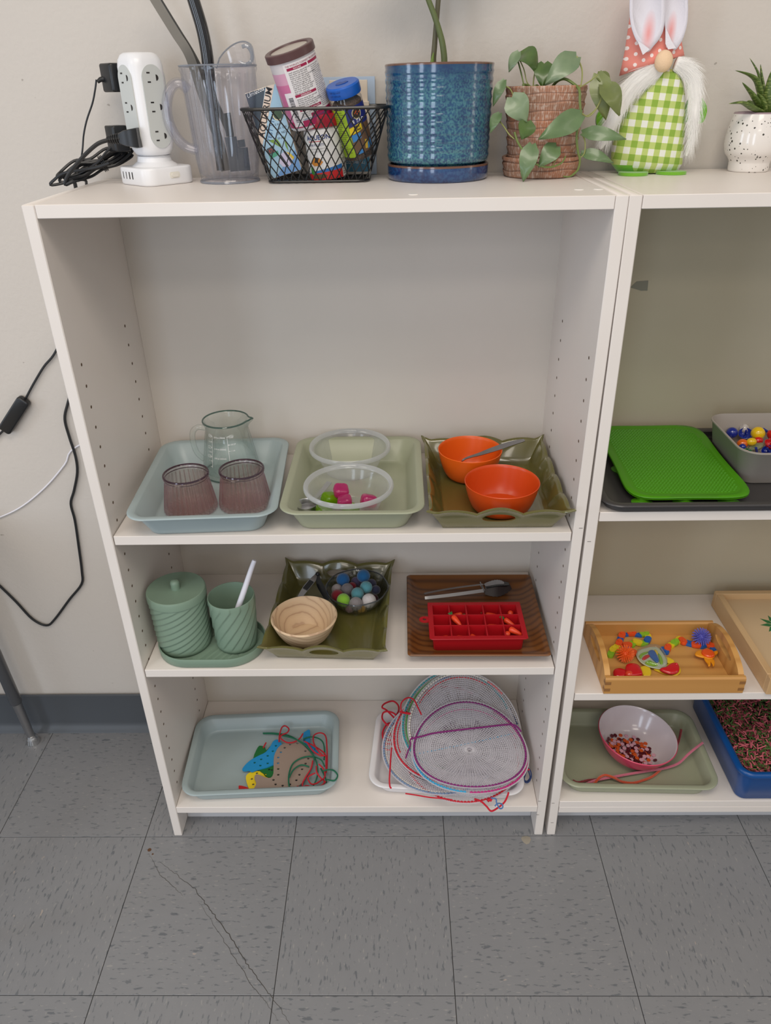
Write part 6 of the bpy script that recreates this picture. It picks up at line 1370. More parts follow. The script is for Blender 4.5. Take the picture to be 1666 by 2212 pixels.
redy, cyan, magenta, purple, tealy, greyb, whitey = (196, 22, 44), (56, 162, 206), (186, 40, 122), (130, 36, 112), (58, 150, 160), (118, 140, 170), (222, 216, 206)
d1, W1, O1 = disc('lowest mesh circle with red stitches, its front edge overhanging the white tray', .5900, .0925, 0, redy)
d2, W2, O2 = disc('mesh circle edged in grey blue yarn, sticking out at the lower left', .5450, .1080, 1, greyb, arc=(100, 330))
d3, W3_, O3 = disc('mesh circle with bold red stitches along its left edge', .5660, .1310, 2, redy, arc=(60, 270))
d4, W4, O4 = disc('mesh circle edged in teal and green yarn, farthest back in the pile', .5860, .1560, 3, tealy, r=.1195, arc=(20, 260), tip=.03)
d5, W5, O5 = disc('mesh circle with white yarn edge just inside the teal one', .5985, .1500, 4, whitey, arc=(60, 200), col2=(226, 120, 124), arc2=(40, 60), tip=.03)
d6, W6, O6 = disc('mesh circle edged in magenta with cyan stitches at the lower left', .6050, .0850, 5, magenta, arc=(-95, 60), col2=cyan, arc2=(150, 262))
d7, W7, O7 = disc('topmost mesh circle edged in purple yarn with a purple line across', .6050, .0900, 6, purple, r=.1165, arc=(0, 360))
def yarn(t, O, P, c, r=.0016, kind=None): obj('yarn', MB().tube(catmull([tuple(Vector(p) - O) for p in P], 5), r, 7), mat('yarn_' + '_'.join(map(str, c)), c, .85), t)
top = lambda pts: [(x, y, base_s(x, y) + 6 * .0036 + .0028) for x, y, _ in pts]
yarn(d7, O7, top([(0.4862,0.1169,0.152),(0.5094,0.123,0.152),(0.5347,0.1305,0.152),(0.5853,0.1379,0.152),(0.6343,0.144,0.152),(0.6855,0.1501,0.152),(0.7047,0.1487,0.152),(0.716,0.1332,0.152)]), purple, .0018)
yarn(d7, O7, [(0.4892,0.1212,0.15),(0.4842,0.1112,0.15),(0.4849,0.1013,0.15),(0.4799,0.0842,0.15),(0.4749,0.0663,0.15)], purple, .0015)
# inner stitch rings and a faint cyan line through the mesh below
def ringstitch(t, W, rad, a0, a1, c, per=.0062, wd=.0011):
    s = MB(); n = max(1, int(math.radians(a1 - a0) * rad / per))
    for i in range(n):
        a = math.radians(a0 + (a1 - a0) * i / n); b = math.radians(a0 + (a1 - a0) * (i + .6) / n); s.tube([W(rad, a, .0006), W(rad, (a + b) / 2, .0016), W(rad, b, .0006)], wd, 5)
    obj('yarn_stitches', s, mat('yarn_' + '_'.join(map(str, c)), c, .85), t, kind='stuff')
ringstitch(d4, W4, .1095, 95, 255, (96, 148, 84), .0040, .0022); ringstitch(d4, W4, .1050, 95, 250, (106, 124, 168), .0040, .0016)
ringstitch(d5, W5, .1075, 60, 150, (206, 60, 72)); ringstitch(d3, W3_, .1080, 100, 200, redy, .0050, .0014); ringstitch(d6, W6, .105, 20, 150, (206, 96, 150)); ringstitch(d2, W2, .1105, 120, 300, whitey, .005)
cl = [(0.5015,0.0826,0.149),(0.554,0.0969,0.149),(0.612,0.1114,0.149),(0.671,0.1261,0.149),(0.7028,0.1336,0.149)]
s = MB()
for i in range(26):
    a, b = Vector(cl[0]).lerp(Vector(cl[-1]), i / 26), Vector(cl[0]).lerp(Vector(cl[-1]), (i + .6) / 26)
    for q in (a, b): q.z = base_s(q.x, q.y, 5) + 5 * .0036 + .0012
    s.tube([tuple(a - O6), tuple(b - O6)], .0010, 5)
obj('yarn_stitches', s, mat('yarn_' + '_'.join(map(str, cyan)), cyan, .85), d6, kind='stuff')
# marker writing on the underside shows mirrored
lt = MB(); q0 = [(0.5951,0.1378,0.148)][0]
fnw = lambda u, v: tuple(Vector((q0[0] - u, q0[1] + v + u * -.06, base_s(q0[0] - u, q0[1] + v, 5) + 5.4 * .0036 + .0009)) - O6)
put_text(lt, 'Arella', .036, 0, 0, fnw); obj('lettering', lt, mat('faded_marker', (120, 106, 122), .8), d6, label='faded handwritten name seen mirrored')
lt = MB(); q1 = [(0.5001,0.0317,0.131)][0]
fn1 = lambda u, v: tuple(Vector((q1[0] + u, q1[1] + v, base_s(q1[0] + u, q1[1] + v, 1) + 1 * .0036 + .0013)) - O2)
put_text(lt, 'Mateo', .017, 0, 0, fn1, rot=-.45); obj('lettering', lt, mat('dark_marker', (84, 78, 82), .8), d2)
# red yarn bundle and loose ends
lv = lambda P, l: [(x, y, z + l) for x, y, z in P]
yarn(d3, O3, [(0.5099,0.1737,0.16),(0.5018,0.1851,0.172),(0.4949,0.194,0.182),(0.4855,0.1979,0.186),(0.4747,0.194,0.186),(0.4668,0.187,0.18),(0.4662,0.1788,0.172),(0.4696,0.1715,0.168)], redy)
yarn(d3, O3, [(0.4638,0.1768,0.166),(0.4755,0.1715,0.168),(0.4861,0.1692,0.168)], redy, .0026)
yb = thing('yarn_bundle', 'tangled red yarn heaped at the left end of the white tray', 'yarn')
ybm = mat('yarn_196_22_44', redy, .85)
for P in ([(0.4516,0.1928,0.132),(0.4345,0.214,0.134),(0.4247,0.2225,0.134),(0.4307,0.2344,0.134),(0.4479,0.2438,0.132),(0.459,0.2328,0.132),(0.4614,0.2159,0.132),(0.454,0.195,0.133)],
          [(0.4601,0.1901,0.138),(0.4492,0.2006,0.139),(0.4371,0.206,0.138),(0.4274,0.2038,0.136),(0.4251,0.191,0.134),(0.4312,0.179,0.133),(0.442,0.1703,0.132),(0.454,0.1823,0.136),(0.4613,0.1923,0.139)],
          [(0.4515,0.1824,0.126),(0.4383,0.1825,0.126),(0.4288,0.1685,0.124),(0.4266,0.1515,0.122),(0.4326,0.1348,0.12),(0.4432,0.1302,0.12),(0.4479,0.1461,0.121),(0.4396,0.1615,0.123),(0.4313,0.1559,0.124),(0.435,0.1403,0.124),(0.4444,0.1353,0.126)],
          [(0.4563,0.1743,0.131),(0.442,0.1722,0.13),(0.4361,0.1605,0.129),(0.4397,0.1458,0.128),(0.4492,0.151,0.129),(0.4515,0.1626,0.13)],
          [(0.4467,0.1305,0.118),(0.4373,0.1321,0.118),(0.4279,0.1285,0.117),(0.4268,0.1239,0.117),(0.4386,0.117,0.117),(0.449,0.1214,0.118)],
          [(0.4559,0.1944,0.127),(0.4491,0.1728,0.126),(0.4515,0.1548,0.125),(0.4538,0.1371,0.124),(0.4491,0.1238,0.122)]):
    obj('strand', MB().tube(catmull(P, 5), .0019, 7), ybm, yb)
yarn(d3, O3, [(0.4459,0.1013,0.14),(0.4444,0.0742,0.141),(0.4431,0.046,0.141),(0.4419,0.0212,0.138),(0.4432,0.0085,0.134),(0.446,0.0061,0.133)], redy)
yarn(d1, O1, [(0.473,-0.0041,0.13),(0.4944,-0.0089,0.131),(0.52,-0.015,0.132),(0.5454,-0.0185,0.133),(0.5634,-0.0211,0.132)], redy, .0013)
yarn(d1, O1, [(0.6051,-0.0195,0.133),(0.6176,-0.0227,0.13),(0.6281,-0.0278,0.122),(0.6367,-0.0339,0.116),(0.6495,-0.0285,0.118),(0.6626,-0.0222,0.126),(0.6698,-0.0125,0.133),(0.6718,-0.0084,0.138)], redy, .0018)
yarn(d1, O1, [(0.6302,-0.0239,0.132),(0.6346,-0.0214,0.133),(0.6383,-0.0231,0.132)], redy, .0030)
bly = (82, 118, 170); yarn(d6, O6, [(0.6333,-0.0394,0.16),(0.6429,-0.0387,0.156),(0.6442,-0.0411,0.148),(0.6508,-0.044,0.136),(0.6563,-0.0415,0.136),(0.6552,-0.0372,0.14),(0.6464,-0.0407,0.146),(0.6409,-0.0445,0.143)], bly, .0014)
nv = (42, 62, 110)
yarn(d6, O6, [(0.705,0.2094,0.14),(0.7048,0.1995,0.14),(0.7086,0.1844,0.142),(0.7111,0.166,0.146),(0.7114,0.1577,0.148)], nv, .0015)
for k, P in enumerate(([(0.7198,0.0598,0.13),(0.7262,0.0589,0.118),(0.7277,0.0536,0.108),(0.7225,0.0479,0.1),(0.716,0.0483,0.098),(0.7143,0.0543,0.104),(0.7188,0.0607,0.116)], [(0.7191,0.0604,0.126),(0.7244,0.0585,0.112),(0.7255,0.0542,0.104),(0.72,0.0519,0.097),(0.7136,0.0518,0.102),(0.7154,0.0575,0.11)])): yarn(d6, O6, P, nv, .0013)
yarn(d6, O6, [(0.7189,0.0707,0.14),(0.7198,0.0608,0.132),(0.7182,0.0559,0.128),(0.7229,0.0562,0.126)], (200, 36, 60), .0018)

# ---------------------------------------------------------------- right bookcase, middle shelf
dt = mat('charcoal_enamel', (64, 62, 62), .3)
t5 = bake_tray('baking_tray', .430, .288, .0170, .010, .032, dt, .012, loc=(.9875, .1335, g1_ + .0003)); tag(t5, 'wide charcoal baking tray under the green mat and grey bin', 'tray')
lime = bpy.data.materials.new('lime_silicone'); lime.use_nodes = True; n_ = NT(lime); b_ = n_.n['Principled BSDF']; b_.inputs['Roughness'].default_value = .4; b_.inputs['Base Color'].default_value = lin((70, 140, 4))
def mat_outline(s=1.0, cxm=.9150, cym=.1425, w=.206, d=.270):
    P = []
    for i in range(96):
        a = 2 * PI * i / 96; c, s_ = math.cos(a), math.sin(a); k = 5.0
        rr = (abs(c) ** k + abs(s_) ** k) ** (-1 / k); x, y = rr * c, rr * s_
        x2 = x * (1 - .10 * (1 - min(1, abs(y)) ** 2) * (abs(x) ** 4)); y2 = y * (1 - .045 * (1 - min(1, abs(x)) ** 2) * (abs(y) ** 4))
        P.append((x2 * (w / 2 - (1 - s)), y2 * (d / 2 - (1 - s))))
    return [(cxm + x, cym + y) for x, y in P]
mz = lambda y, z: z + .030 * y
def matloop(ins, z): 
    P = mat_outline(1 - ins); return [(x, y, mz(y, z)) for x, y in P]
gm_ = thing('silicone_mat', 'bright green dimpled silicone mat on small feet in the charcoal tray', 'mat')
zz = g1_ + .0165
obj('sheet', MB().loft([matloop(.004, zz - .0042), matloop(.001, zz - .0036), matloop(.0002, zz - .0026), matloop(.0022, zz - .0022), matloop(.0010, zz - .0016), matloop(0, zz), matloop(.0008, zz + .0010), matloop(.009, zz + .0012), matloop(.0105, zz + .0004), matloop(.013, zz + .0002)]), lime, gm_, angle=50)
# dimples: small raised pads in rows over the whole sheet
outl = mat_outline(1 - .0165)
def inside(x, y, P):
    c = False
    for (x1, y1), (x2, y2) in zip(P, P[1:] + P[:1]):
        if (y1 > y) != (y2 > y) and x < (x2 - x1) * (y - y1) / (y2 - y1) + x1: c = not c
    return c
dp = MB(); y = .012; row = 0
while y < .28:
    x = .81 + (row % 2) * .0022
    while x < 1.02:
        if inside(x, y, outl):
            a, b2 = .0019, .0010; z0 = mz(y, zz + .0002); dp.add([(x - a, y - b2, z0), (x + a, y - b2, z0), (x + a, y + b2, z0), (x - a, y + b2, z0), (x - a * .6, y - b2 * .5, z0 + .0011), (x + a * .6, y - b2 * .5, z0 + .0011), (x + a * .6, y + b2 * .5, z0 + .0011), (x - a * .6, y + b2 * .5, z0 + .0011)], [(4, 5, 6, 7), (0, 1, 5, 4), (1, 2, 6, 5), (2, 3, 7, 6), (3, 0, 4, 7)])
        x += .0056
    y += .0038; row += 1
obj('dimples', dp, lime, gm_, kind='stuff', angle=20)
for x, y in ((.842, .026), (.905, .024), (.975, .026), (.835, .25), (.99, .25), (.915, .14), (.84, .14), (.985, .14)):
    obj('suction_foot', MB().lathe([(0, 0), (.016, 0), (.0165, .001), (.009, .006), (.008, .012), (0, .012)], 24).xf(Matrix.Translation((x, y, g1_ + .0024))), lime, gm_)
gbn = mat('bin_grey', (160, 152, 144), .38)
bz = g1_ + .0027; bnx, bny, bw_, bd_, bh_ = 1.118, .1535, .226, .164, .0600
RB = lambda k, z, r=.032, dx=0: rrect(bw_ - 2 * k, bd_ - 2 * k, max(.006, r - k), z, 8, bnx, bny)
tag(obj('storage_bin', MB().loft([RB(.014, bz), RB(.011, bz + .003), RB(.0015, bz + bh_ - .003), RB(-.0006, bz + bh_ - .0022), RB(-.0006, bz + bh_ - .0004), RB(.0004, bz + bh_), RB(.0020, bz + bh_), RB(.0028, bz + bh_ - .002), RB(.0130, bz + .004), RB(.018, bz + .0025)]), gbn, angle=60), 'warm grey plastic bin full of small bright toys on the charcoal tray', 'bin')
floorz = bz + .0028
tp = dict(yellow=(230, 190, 20), blue=(22, 42, 140), red=(200, 24, 28), orange=(222, 104, 20), tan=(214, 168, 92), green=(16, 96, 56))
TM = {k: mat('toy_' + k, v, .18, coat=.5) for k, v in tp.items()}
def ball(lbl, p, r, c, sc=(1, 1, 1)): return tag(obj('toy_ball', MB().ell((0, 0, 0), (r * sc[0], r * sc[1], r * sc[2]), 20, 14), TM[c], loc=p, angle=180), lbl, 'toy ball')
def spinner(lbl, p, r, c, rot):
    t = thing('spinning_top', lbl, 'spinning top', p, rot)
    obj('cup', MB().lathe([(0, -.0004), (r * .4, 0), (r * .85, r * .35), (r, r * .8), (r * .93, r * .82), (r * .78, r * .42), (r * .38, .0012), (0, .001)], 28), TM[c], t)
    obj('stem', MB().lathe([(0, -.004), (.0014, -.003), (.0018, 0), (.0018, r * 1.5), (.0010, r * 1.6), (0, r * 1.6)], 10), TM[c], t); return t
zq = lambda P: P
ball('big yellow ball lying highest in the grey bin', [(1.0882,0.2059,0.79)][0], .0118, 'yellow')
ball('navy blue ball left of the other toys in the grey bin', [(1.0497,0.219,0.786)][0], .0098, 'blue')
ball('tan ball against the left wall of the grey bin, nearer one', [(1.0455,0.2236,0.78)][0], .0062, 'tan', (1, 1, .8))
ball('yellow ball against the left wall of the grey bin, farther one', [(1.0502,0.2684,0.776)][0], .0062, 'yellow', (1, 1, .8))
ball('yellow egg in front of the big yellow ball', [(1.0665,0.1781,0.787)][0], .0086, 'yellow', (1, .8, .8))
ball('orange ball beside the yellow egg in the grey bin', [(1.0542,0.1822,0.782)][0], .0094, 'orange', (1, .9, .85))
ball('red egg behind the yellow egg', [(1.0844,0.1914,0.783)][0], .0082, 'red', (1, .8, .8))
ball('navy ball bit in front of the orange ball', [(1.0504,0.1724,0.78)][0], .0060, 'blue')
spinner('yellow cup shaped top at the back left of the grey bin', [(1.0624,0.2633,0.776)][0], .0098, 'yellow', (.3, 1.2, 0))
spinner('blue cup shaped top at the back of the grey bin', [(1.0961,0.2553,0.779)][0], .0098, 'blue', (.9, .5, 0))
spinner('dark blue funnel shaped top in the middle of the grey bin', [(1.0716,0.2147,0.781)][0], .0115, 'blue', (.5, -.3, 0))
spinner('red top with stem at the right front of the grey bin', [(1.0919,0.1678,0.781)][0], .0110, 'red', (.3, .2, 0))
spinner('red top behind the front red one at the right edge', [(1.1109,0.2047,0.781)][0], .0110, 'red', (-.5, .9, 0))
spinner('blue top face down at the front right of the grey bin', [(1.0892,0.1577,0.776)][0], .0100, 'blue', (.4, -.6, 0))
ball('clear and white swirled ball at the back of the grey bin', [(1.073,0.226,0.79)][0], .0090, 'tan').data.materials[0] = mat('milky_ball', (196, 190, 186), .12, coat=.6, var=(150, (150, 140, 136)))
tag(obj('toy_ring', MB().tube([(.0058 * math.cos(a), .0058 * math.sin(a), 0) for a in [2 * PI * i / 20 for i in range(20)]], .0017, 8, closed=True), TM['green'], loc=[(1.0535,0.157,0.78)][0], rot=(.2, .2, 0), angle=180), 'dark green ring at the front of the grey bin', 'toy ring')
tag(obj('toy_bag', MB().ell((0, 0, 0), (.015, .009, .0045), 24, 12).xf(Matrix.Rotation(-.2, 4, 'Y')), mat('green_cellophane', (92, 104, 78), .2, bump=(160, 1.5), var=(90, (150, 150, 120))), loc=[(1.0758,0.176,0.779)][0], rot=(0, 0, .35), angle=180), 'crinkled greenish bag in front of the yellow egg', 'bag')
for lb, a, b in (('short navy rod standing at the front of the grey bin', *[(1.0639,0.1542,0.787),(1.0682,0.1567,0.778)]), ('navy rod lying at the back right of the grey bin', *[(1.1062,0.2304,0.789),(1.1134,0.2187,0.786)])):
    tag(obj('toy_rod', MB().tube([a, b], .0022, 10), TM['blue']), lb, 'toy rod')
rt2 = random.Random(21)
for k in range(26):   # lower layer and the far side of the bin, mostly hidden
    c = rt2.choice(list(tp)); x = bnx + rt2.uniform(-.075, .082); y = bny + rt2.uniform(-.050, .052)
    p = (x, y, floorz + .0075)
    if all(math.dist(p[:2], q[:2]) > .0165 for q in globals().setdefault('_used', [])):
        _used.append(p); o = ball('small glossy %s ball in the bottom layer of the grey bin' % c, p, .0078, c); o['group'] = 'bottom layer of balls in the grey bin, %s' % c

# ---------------------------------------------------------------- right bookcase, second shelf: wooden boxes and fidget toys
map_ = woodmat('honey_wood', (204, 152, 84), (178, 124, 62), (212, 162, 94), 10, .42, stretch=(.12, 1, 1), dist=3); mapd = mat('honey_wood_end', (142, 98, 52), .5)
pine = woodmat('pale_pine', (206, 172, 128), (186, 146, 100), (214, 184, 140), 8, .5, stretch=(1, .12, 1), dist=3)
FX0, FX1, FY0, FY1 = .8245, 1.0685, .0000, .1640; fz = g2_ + .0003; ft_ = .0105
bx2 = thing('wooden_toy_tray', 'honey coloured wooden tray with arched handle ends full of fidget toys', 'tray', (0, 0, 0))
obj('base', MB().box(FX0 + ft_, FX1 - ft_, FY0 + ft_, FY1 - ft_, fz + .002, fz + .006), map_, bx2)
def side_long(y0, y1): return MB().loft([[(x, y, z) for y, z in ((y0 + .001, fz), (y1 - .001, fz), (y1, fz + .001), (y1, fz + .0325), (y1 - .003, fz + .0355), (y0 + .003, fz + .0355), (y0, fz + .0325), (y0, fz + .001))] for x in (FX0, FX0 + .0008, FX1 - .0008, FX1)])
obj('side_board', side_long(FY0, FY0 + ft_), map_, bx2); obj('side_board', side_long(FY1 - ft_, FY1), map_, bx2)
for xa in (FX0, FX1 - ft_):
    P = [(FY0 + ft_ + .0002, 0), (FY1 - ft_ - .0002, 0), (FY1 - ft_ - .0002, .034)] + [(FY1 - ft_ - .0002 - (FY1 - FY0 - 2 * ft_) * t, .034 + .024 * math.sin(PI * t) ** .7) for t in [i / 20 for i in range(1, 20)]] + [(FY0 + ft_ + .0002, .034)]
    ym = (FY0 + FY1) / 2; hole = [(ym + .036 * math.copysign(abs(math.cos(a)) ** .7, math.cos(a)), .036 + .0075 * math.sin(a)) for a in [2 * PI * i / 32 for i in range(32)]]
    m = MB().prism(P, 0, ft_ - .0006, [hole]); m.v = [(xa + .0003 + z, x, fz + y) for x, y, z in m.v]; m.f = [q[::1] for q in m.f]
    obj('handle_end', m, map_, bx2)
for x0 in (FX0 - .0003, FX1 - ft_ + .0003):
    for zz_ in (.0065, .0215):
        obj('finger_joint', MB().box(x0, x0 + ft_, FY0 - .0003, FY0 + ft_ - .001, fz + zz_, fz + zz_ + .0065), mapd, bx2)
fz0 = fz + .0063
cols = [(34, 96, 176), (226, 84, 36), (222, 200, 40), (138, 188, 46)]
LM_ = [mat('link_%d' % i, c, .32) for i, c in enumerate(cols)]
lk = []
def link_mesh(m_): 
    mb = MB(); mb.loft([stadium(.0185, .0118, 0, 8), stadium(.0193, .0125, .0010, 8), stadium(.0193, .0125, .0056, 8), stadium(.0185, .0117, .0066, 8)]); mb.loft([circ3 for circ3 in [[(.0045 + .0044 * math.cos(a), .0044 * math.sin(a), z) for a in [2 * PI * i / 12 for i in range(12)]] for z in (.0060, .0078)]]); return mesh('link', mb, m_)
LMs = [link_mesh(m_) for m_ in LM_]
def chain(lbl, P, seq):
    t = thing('snap_link_chain', lbl, 'fidget toy', P[0]); O = Vector(P[0]); C_ = catmull(P, 12); d_ = [0]
    for a, b in zip(C_, C_[1:]): d_.append(d_[-1] + (b - a).length)
    n_l = int(d_[-1] / .0118); k = 0
    for i in range(n_l):
        s = (i + .5) * d_[-1] / n_l
        while k < len(d_) - 2 and d_[k + 1] < s: k += 1
        p = C_[k]; q = C_[min(k + 2, len(C_) - 1)] - C_[max(0, k - 2)]; a = math.atan2(q.y, q.x)
        o = obj('link', LMs[seq[i % len(seq)]], None, t, tuple(p - O + Vector((0, 0, .0024 * (i % 2) - .001))), (0, 0, a))
        o['label'] = ['blue', 'orange', 'yellow', 'lime green'][seq[i % len(seq)]] + ' link'
chain('snap link chain in a hooked curl at the left of the wooden tray', [(0.858,0.0915,0.389),(0.8661,0.1047,0.389),(0.8803,0.1202,0.389),(0.8892,0.1381,0.389),(0.8994,0.1532,0.389),(0.9108,0.1541,0.389),(0.922,0.154,0.389),(0.9325,0.1517,0.389),(0.9436,0.1516,0.389),(0.9426,0.1386,0.389),(0.9338,0.1276,0.389),(0.9234,0.125,0.389),(0.9133,0.1279,0.389),(0.9035,0.1199,0.389),(0.8941,0.1179,0.389),(0.8967,0.1075,0.389),(0.9012,0.0992,0.389),(0.9074,0.0971,0.389)], [3, 2, 2, 1, 0, 1, 0, 1, 0, 3, 2, 0, 3, 2, 3, 1, 0, 1])
chain('snap link chain in a wavy line at the right of the wooden tray', [(0.9613,0.11,0.389),(0.9654,0.1017,0.389),(0.9734,0.114,0.389),(0.9826,0.1212,0.389),(0.9949,0.1296,0.389),(1.0028,0.1369,0.389),(1.0065,0.1273,0.389),(1.0153,0.1251,0.389),(1.0254,0.1187,0.389),(1.0359,0.1175,0.389),(1.0465,0.1206,0.389),(1.0531,0.1163,0.389),(1.0582,0.108,0.389),(1.0637,0.1028,0.389)], [0, 1, 2, 3, 2, 1, 0, 1, 0, 1, 0, 1, 2, 3])
def spiky(lbl, p, r, c):
    t = thing('spiky_ball', lbl, 'spiky ball', p); m_ = mat('spiky_%d_%d' % c[:2], c, .5, sss=.1)
    obj('core', MB().ell((0, 0, 0), r * .42, 16, 10), m_, t, angle=180); s = MB(); N_ = 130
    for i in range(N_):
        z = 1 - 2 * (i + .5) / N_; q = math.sqrt(1 - z * z); a = i * 2.39996; d = Vector((q * math.cos(a), q * math.sin(a), z)); s.tube([d * r * .35, d * r * .8, d * r], lambda u: .00095 * (1 - .35 * u), 5)
    obj('spikes', s, m_, t, kind='stuff'); return t
spiky('orange spiky rubber ball at the left of the wooden tray', (.8810, .0800, fz0 + .0170), .0168, (244, 112, 44)); spiky('violet blue spiky rubber ball in the back right corner of the wooden tray', (1.0370, .1260, fz0 + .0178), .0175, (110, 112, 206))
ylm = mat('toy_plastic_yellow', (228, 196, 40), .3); rdm = mat('toy_plastic_red', (204, 22, 34), .22, coat=.4); oym = mat('toy_plastic_amber', (232, 150, 24), .35); orm = mat('toy_plastic_orange', (228, 84, 28), .3)
def blob(P, z0, z1, b=.0015):
    P = smooth_out(P, 4); cx_ = sum(p[0] for p in P) / len(P); cy_ = sum(p[1] for p in P) / len(P)
    def ins(k): return [(cx_ + (x - cx_) * (1 - k), cy_ + (y - cy_) * (1 - k)) for x, y in P]
    return MB().loft([[(x, y, z) for x, y in ins(k)] for k, z in ((.08, z0), (0, z0 + b), (0, z1 - b), (.07, z1 - b * .3), (.2, z1), (.6, z1 + .0003))])
dm_ = thing('dome_maze', 'small clear teardrop dome with green and blue pieces inside, in the wooden tray', 'fidget toy')
domeP = [(0.9059,0.0911,0.396),(0.9202,0.1032,0.396),(0.938,0.1088,0.396),(0.951,0.107,0.396),(0.9554,0.0906,0.396),(0.9557,0.0705,0.396),(0.9501,0.0549,0.396),(0.9397,0.0488,0.396),(0.9284,0.0503,0.396),(0.9147,0.0572,0.396),(0.9056,0.071,0.396)]
obj('base', blob(domeP, fz0 + .0065, fz0 + .0085, .0006), mat('dome_base', (196, 204, 178), .4), dm_)
obj('dome', blob(domeP, fz0 + .0080, fz0 + .0180, .004), clear('dome_clear', (246, 248, 248), (210, 214, 216), .03, .4, .03, 2, 1.6), dm_, angle=180)
obj('blue_figure', blob([(0.9291,0.0936,0.398),(0.9368,0.0966,0.398),(0.9403,0.0904,0.398),(0.9406,0.0783,0.398),(0.9395,0.0664,0.398),(0.9344,0.0626,0.398),(0.9295,0.0725,0.398),(0.9264,0.0845,0.398)], fz0 + .0086, fz0 + .0130), LM_[0], dm_)
for P in ([(0.908,0.0807,0.398),(0.9156,0.0886,0.398),(0.9275,0.0926,0.398),(0.9236,0.0886,0.398),(0.9139,0.0826,0.398),(0.9096,0.0746,0.398)], [(0.945,0.0883,0.398),(0.9478,0.0803,0.398),(0.9468,0.0644,0.398),(0.9418,0.0566,0.398),(0.9403,0.0645,0.398),(0.9432,0.0783,0.398)], [(0.9134,0.0628,0.398),(0.923,0.0686,0.398),(0.9271,0.0646,0.398),(0.9352,0.0567,0.398),(0.9265,0.0539,0.398),(0.9169,0.0569,0.398)]): obj('green_track', blob(P, fz0 + .0086, fz0 + .0120), LM_[3], dm_)
obj('red_figure', blob([(0.9116,0.0746,0.398),(0.9192,0.0825,0.398),(0.9278,0.0845,0.398),(0.9279,0.0805,0.398),(0.9176,0.0726,0.398),(0.9124,0.0706,0.398)], fz0 + .0086, fz0 + .0115), rdm, dm_); obj('yellow_figure', blob([(0.9414,0.0986,0.398),(0.9455,0.0944,0.398),(0.9443,0.0863,0.398),(0.9411,0.0843,0.398),(0.9403,0.0904,0.398)], fz0 + .0086, fz0 + .0115), ylm, dm_)
sn = thing('shell_toy', 'red and yellow shell toy right of the clear dome in the wooden tray', 'fidget toy')
obj('base', blob([(0.9274,0.053,0.391),(0.9378,0.0529,0.391),(0.9546,0.0644,0.391),(0.9676,0.0801,0.391),(0.9709,0.0741,0.391),(0.9756,0.0642,0.391),(0.9751,0.0487,0.391),(0.967,0.0383,0.391),(0.9558,0.0356,0.391),(0.9421,0.0414,0.391)], fz0 + .0003, fz0 + .0050), ylm, sn)
obj('shell', blob([(0.935,0.0464,0.396),(0.9469,0.0511,0.396),(0.9607,0.0616,0.396),(0.9715,0.0625,0.396),(0.9723,0.0509,0.396),(0.9665,0.0394,0.396),(0.9544,0.0339,0.396),(0.9427,0.0377,0.396)], fz0 + .0045, fz0 + .0120, .0045), rdm, sn, angle=180)
obj('fin', blob([(0.9572,0.0828,0.394),(0.9633,0.0807,0.394),(0.9699,0.0727,0.394),(0.9661,0.0648,0.394),(0.9582,0.0649,0.394),(0.9548,0.0709,0.394)], fz0 + .0050, fz0 + .0075), ylm, sn)
obj('eye', MB().ell([(0.9684,0.0571,0.4)][0], .0030, 12, 8), rdm, sn, angle=180)
sn = thing('bubble_toy', 'red domed toy with yellow end lying against the front wall of the wooden tray', 'fidget toy')
for P, zt_ in (([(0.853,0.0476,0.393),(0.8624,0.0514,0.393),(0.8732,0.0474,0.393),(0.8738,0.0379,0.393),(0.8655,0.0285,0.393),(0.8526,0.0286,0.393),(0.85,0.0362,0.393)], .010), ([(0.8771,0.057,0.393),(0.8876,0.0618,0.393),(0.8986,0.0588,0.393),(0.9018,0.0472,0.393),(0.9,0.032,0.393),(0.8833,0.0274,0.393),(0.8719,0.0285,0.393),(0.8721,0.0436,0.393)], .013)): obj('red_dome', blob(P, fz0 + .0005, fz0 + zt_, .005), rdm, sn, angle=180)
obj('bubble', MB().ell([(0.8767,0.0342,0.398)][0], (.0072, .0072, .006), 16, 10), mat('bubble_orange', (226, 70, 44), .15, coat=.6), sn, angle=180)
obj('yellow_end', blob([(0.9037,0.0571,0.391),(0.9127,0.0609,0.391),(0.9207,0.0569,0.391),(0.9205,0.0454,0.391),(0.9155,0.035,0.391),(0.9046,0.0332,0.391),(0.9026,0.0398,0.391),(0.9034,0.0494,0.391)], fz0 + .0005, fz0 + .0060), ylm, sn)
fg = thing('fidget_figure', 'amber four armed fidget figure with a round orange centre, right in the wooden tray', 'fidget toy')
arms = [[(1.0144,0.0894,0.4),(1.0218,0.0954,0.4),(1.0298,0.0953,0.4),(1.0322,0.0872,0.4),(1.0279,0.0752,0.4),(1.0213,0.0753,0.4),(1.0135,0.0793,0.4),(1.0112,0.0834,0.4)], [(1.0434,0.0851,0.4),(1.05,0.0921,0.4),(1.0557,0.093,0.4),(1.0548,0.087,0.4),(1.0472,0.081,0.4),(1.0437,0.075,0.4)], [(1.0253,0.0752,0.4),(1.0351,0.0731,0.4),(1.0407,0.0671,0.4),(1.037,0.0554,0.4),(1.033,0.0516,0.4),(1.0346,0.0613,0.4),(1.032,0.0613,0.4),(1.0282,0.0526,0.4),(1.0244,0.0513,0.4),(1.0254,0.0594,0.4),(1.0237,0.0673,0.4)]]
obj('body', blob([(1.0256,0.0873,0.4),(1.0352,0.0953,0.4),(1.0458,0.0952,0.4),(1.0481,0.085,0.4),(1.0416,0.0731,0.4),(1.0323,0.0692,0.4),(1.0239,0.0752,0.4)], fz0 + .0092, fz0 + .0135), oym, fg)
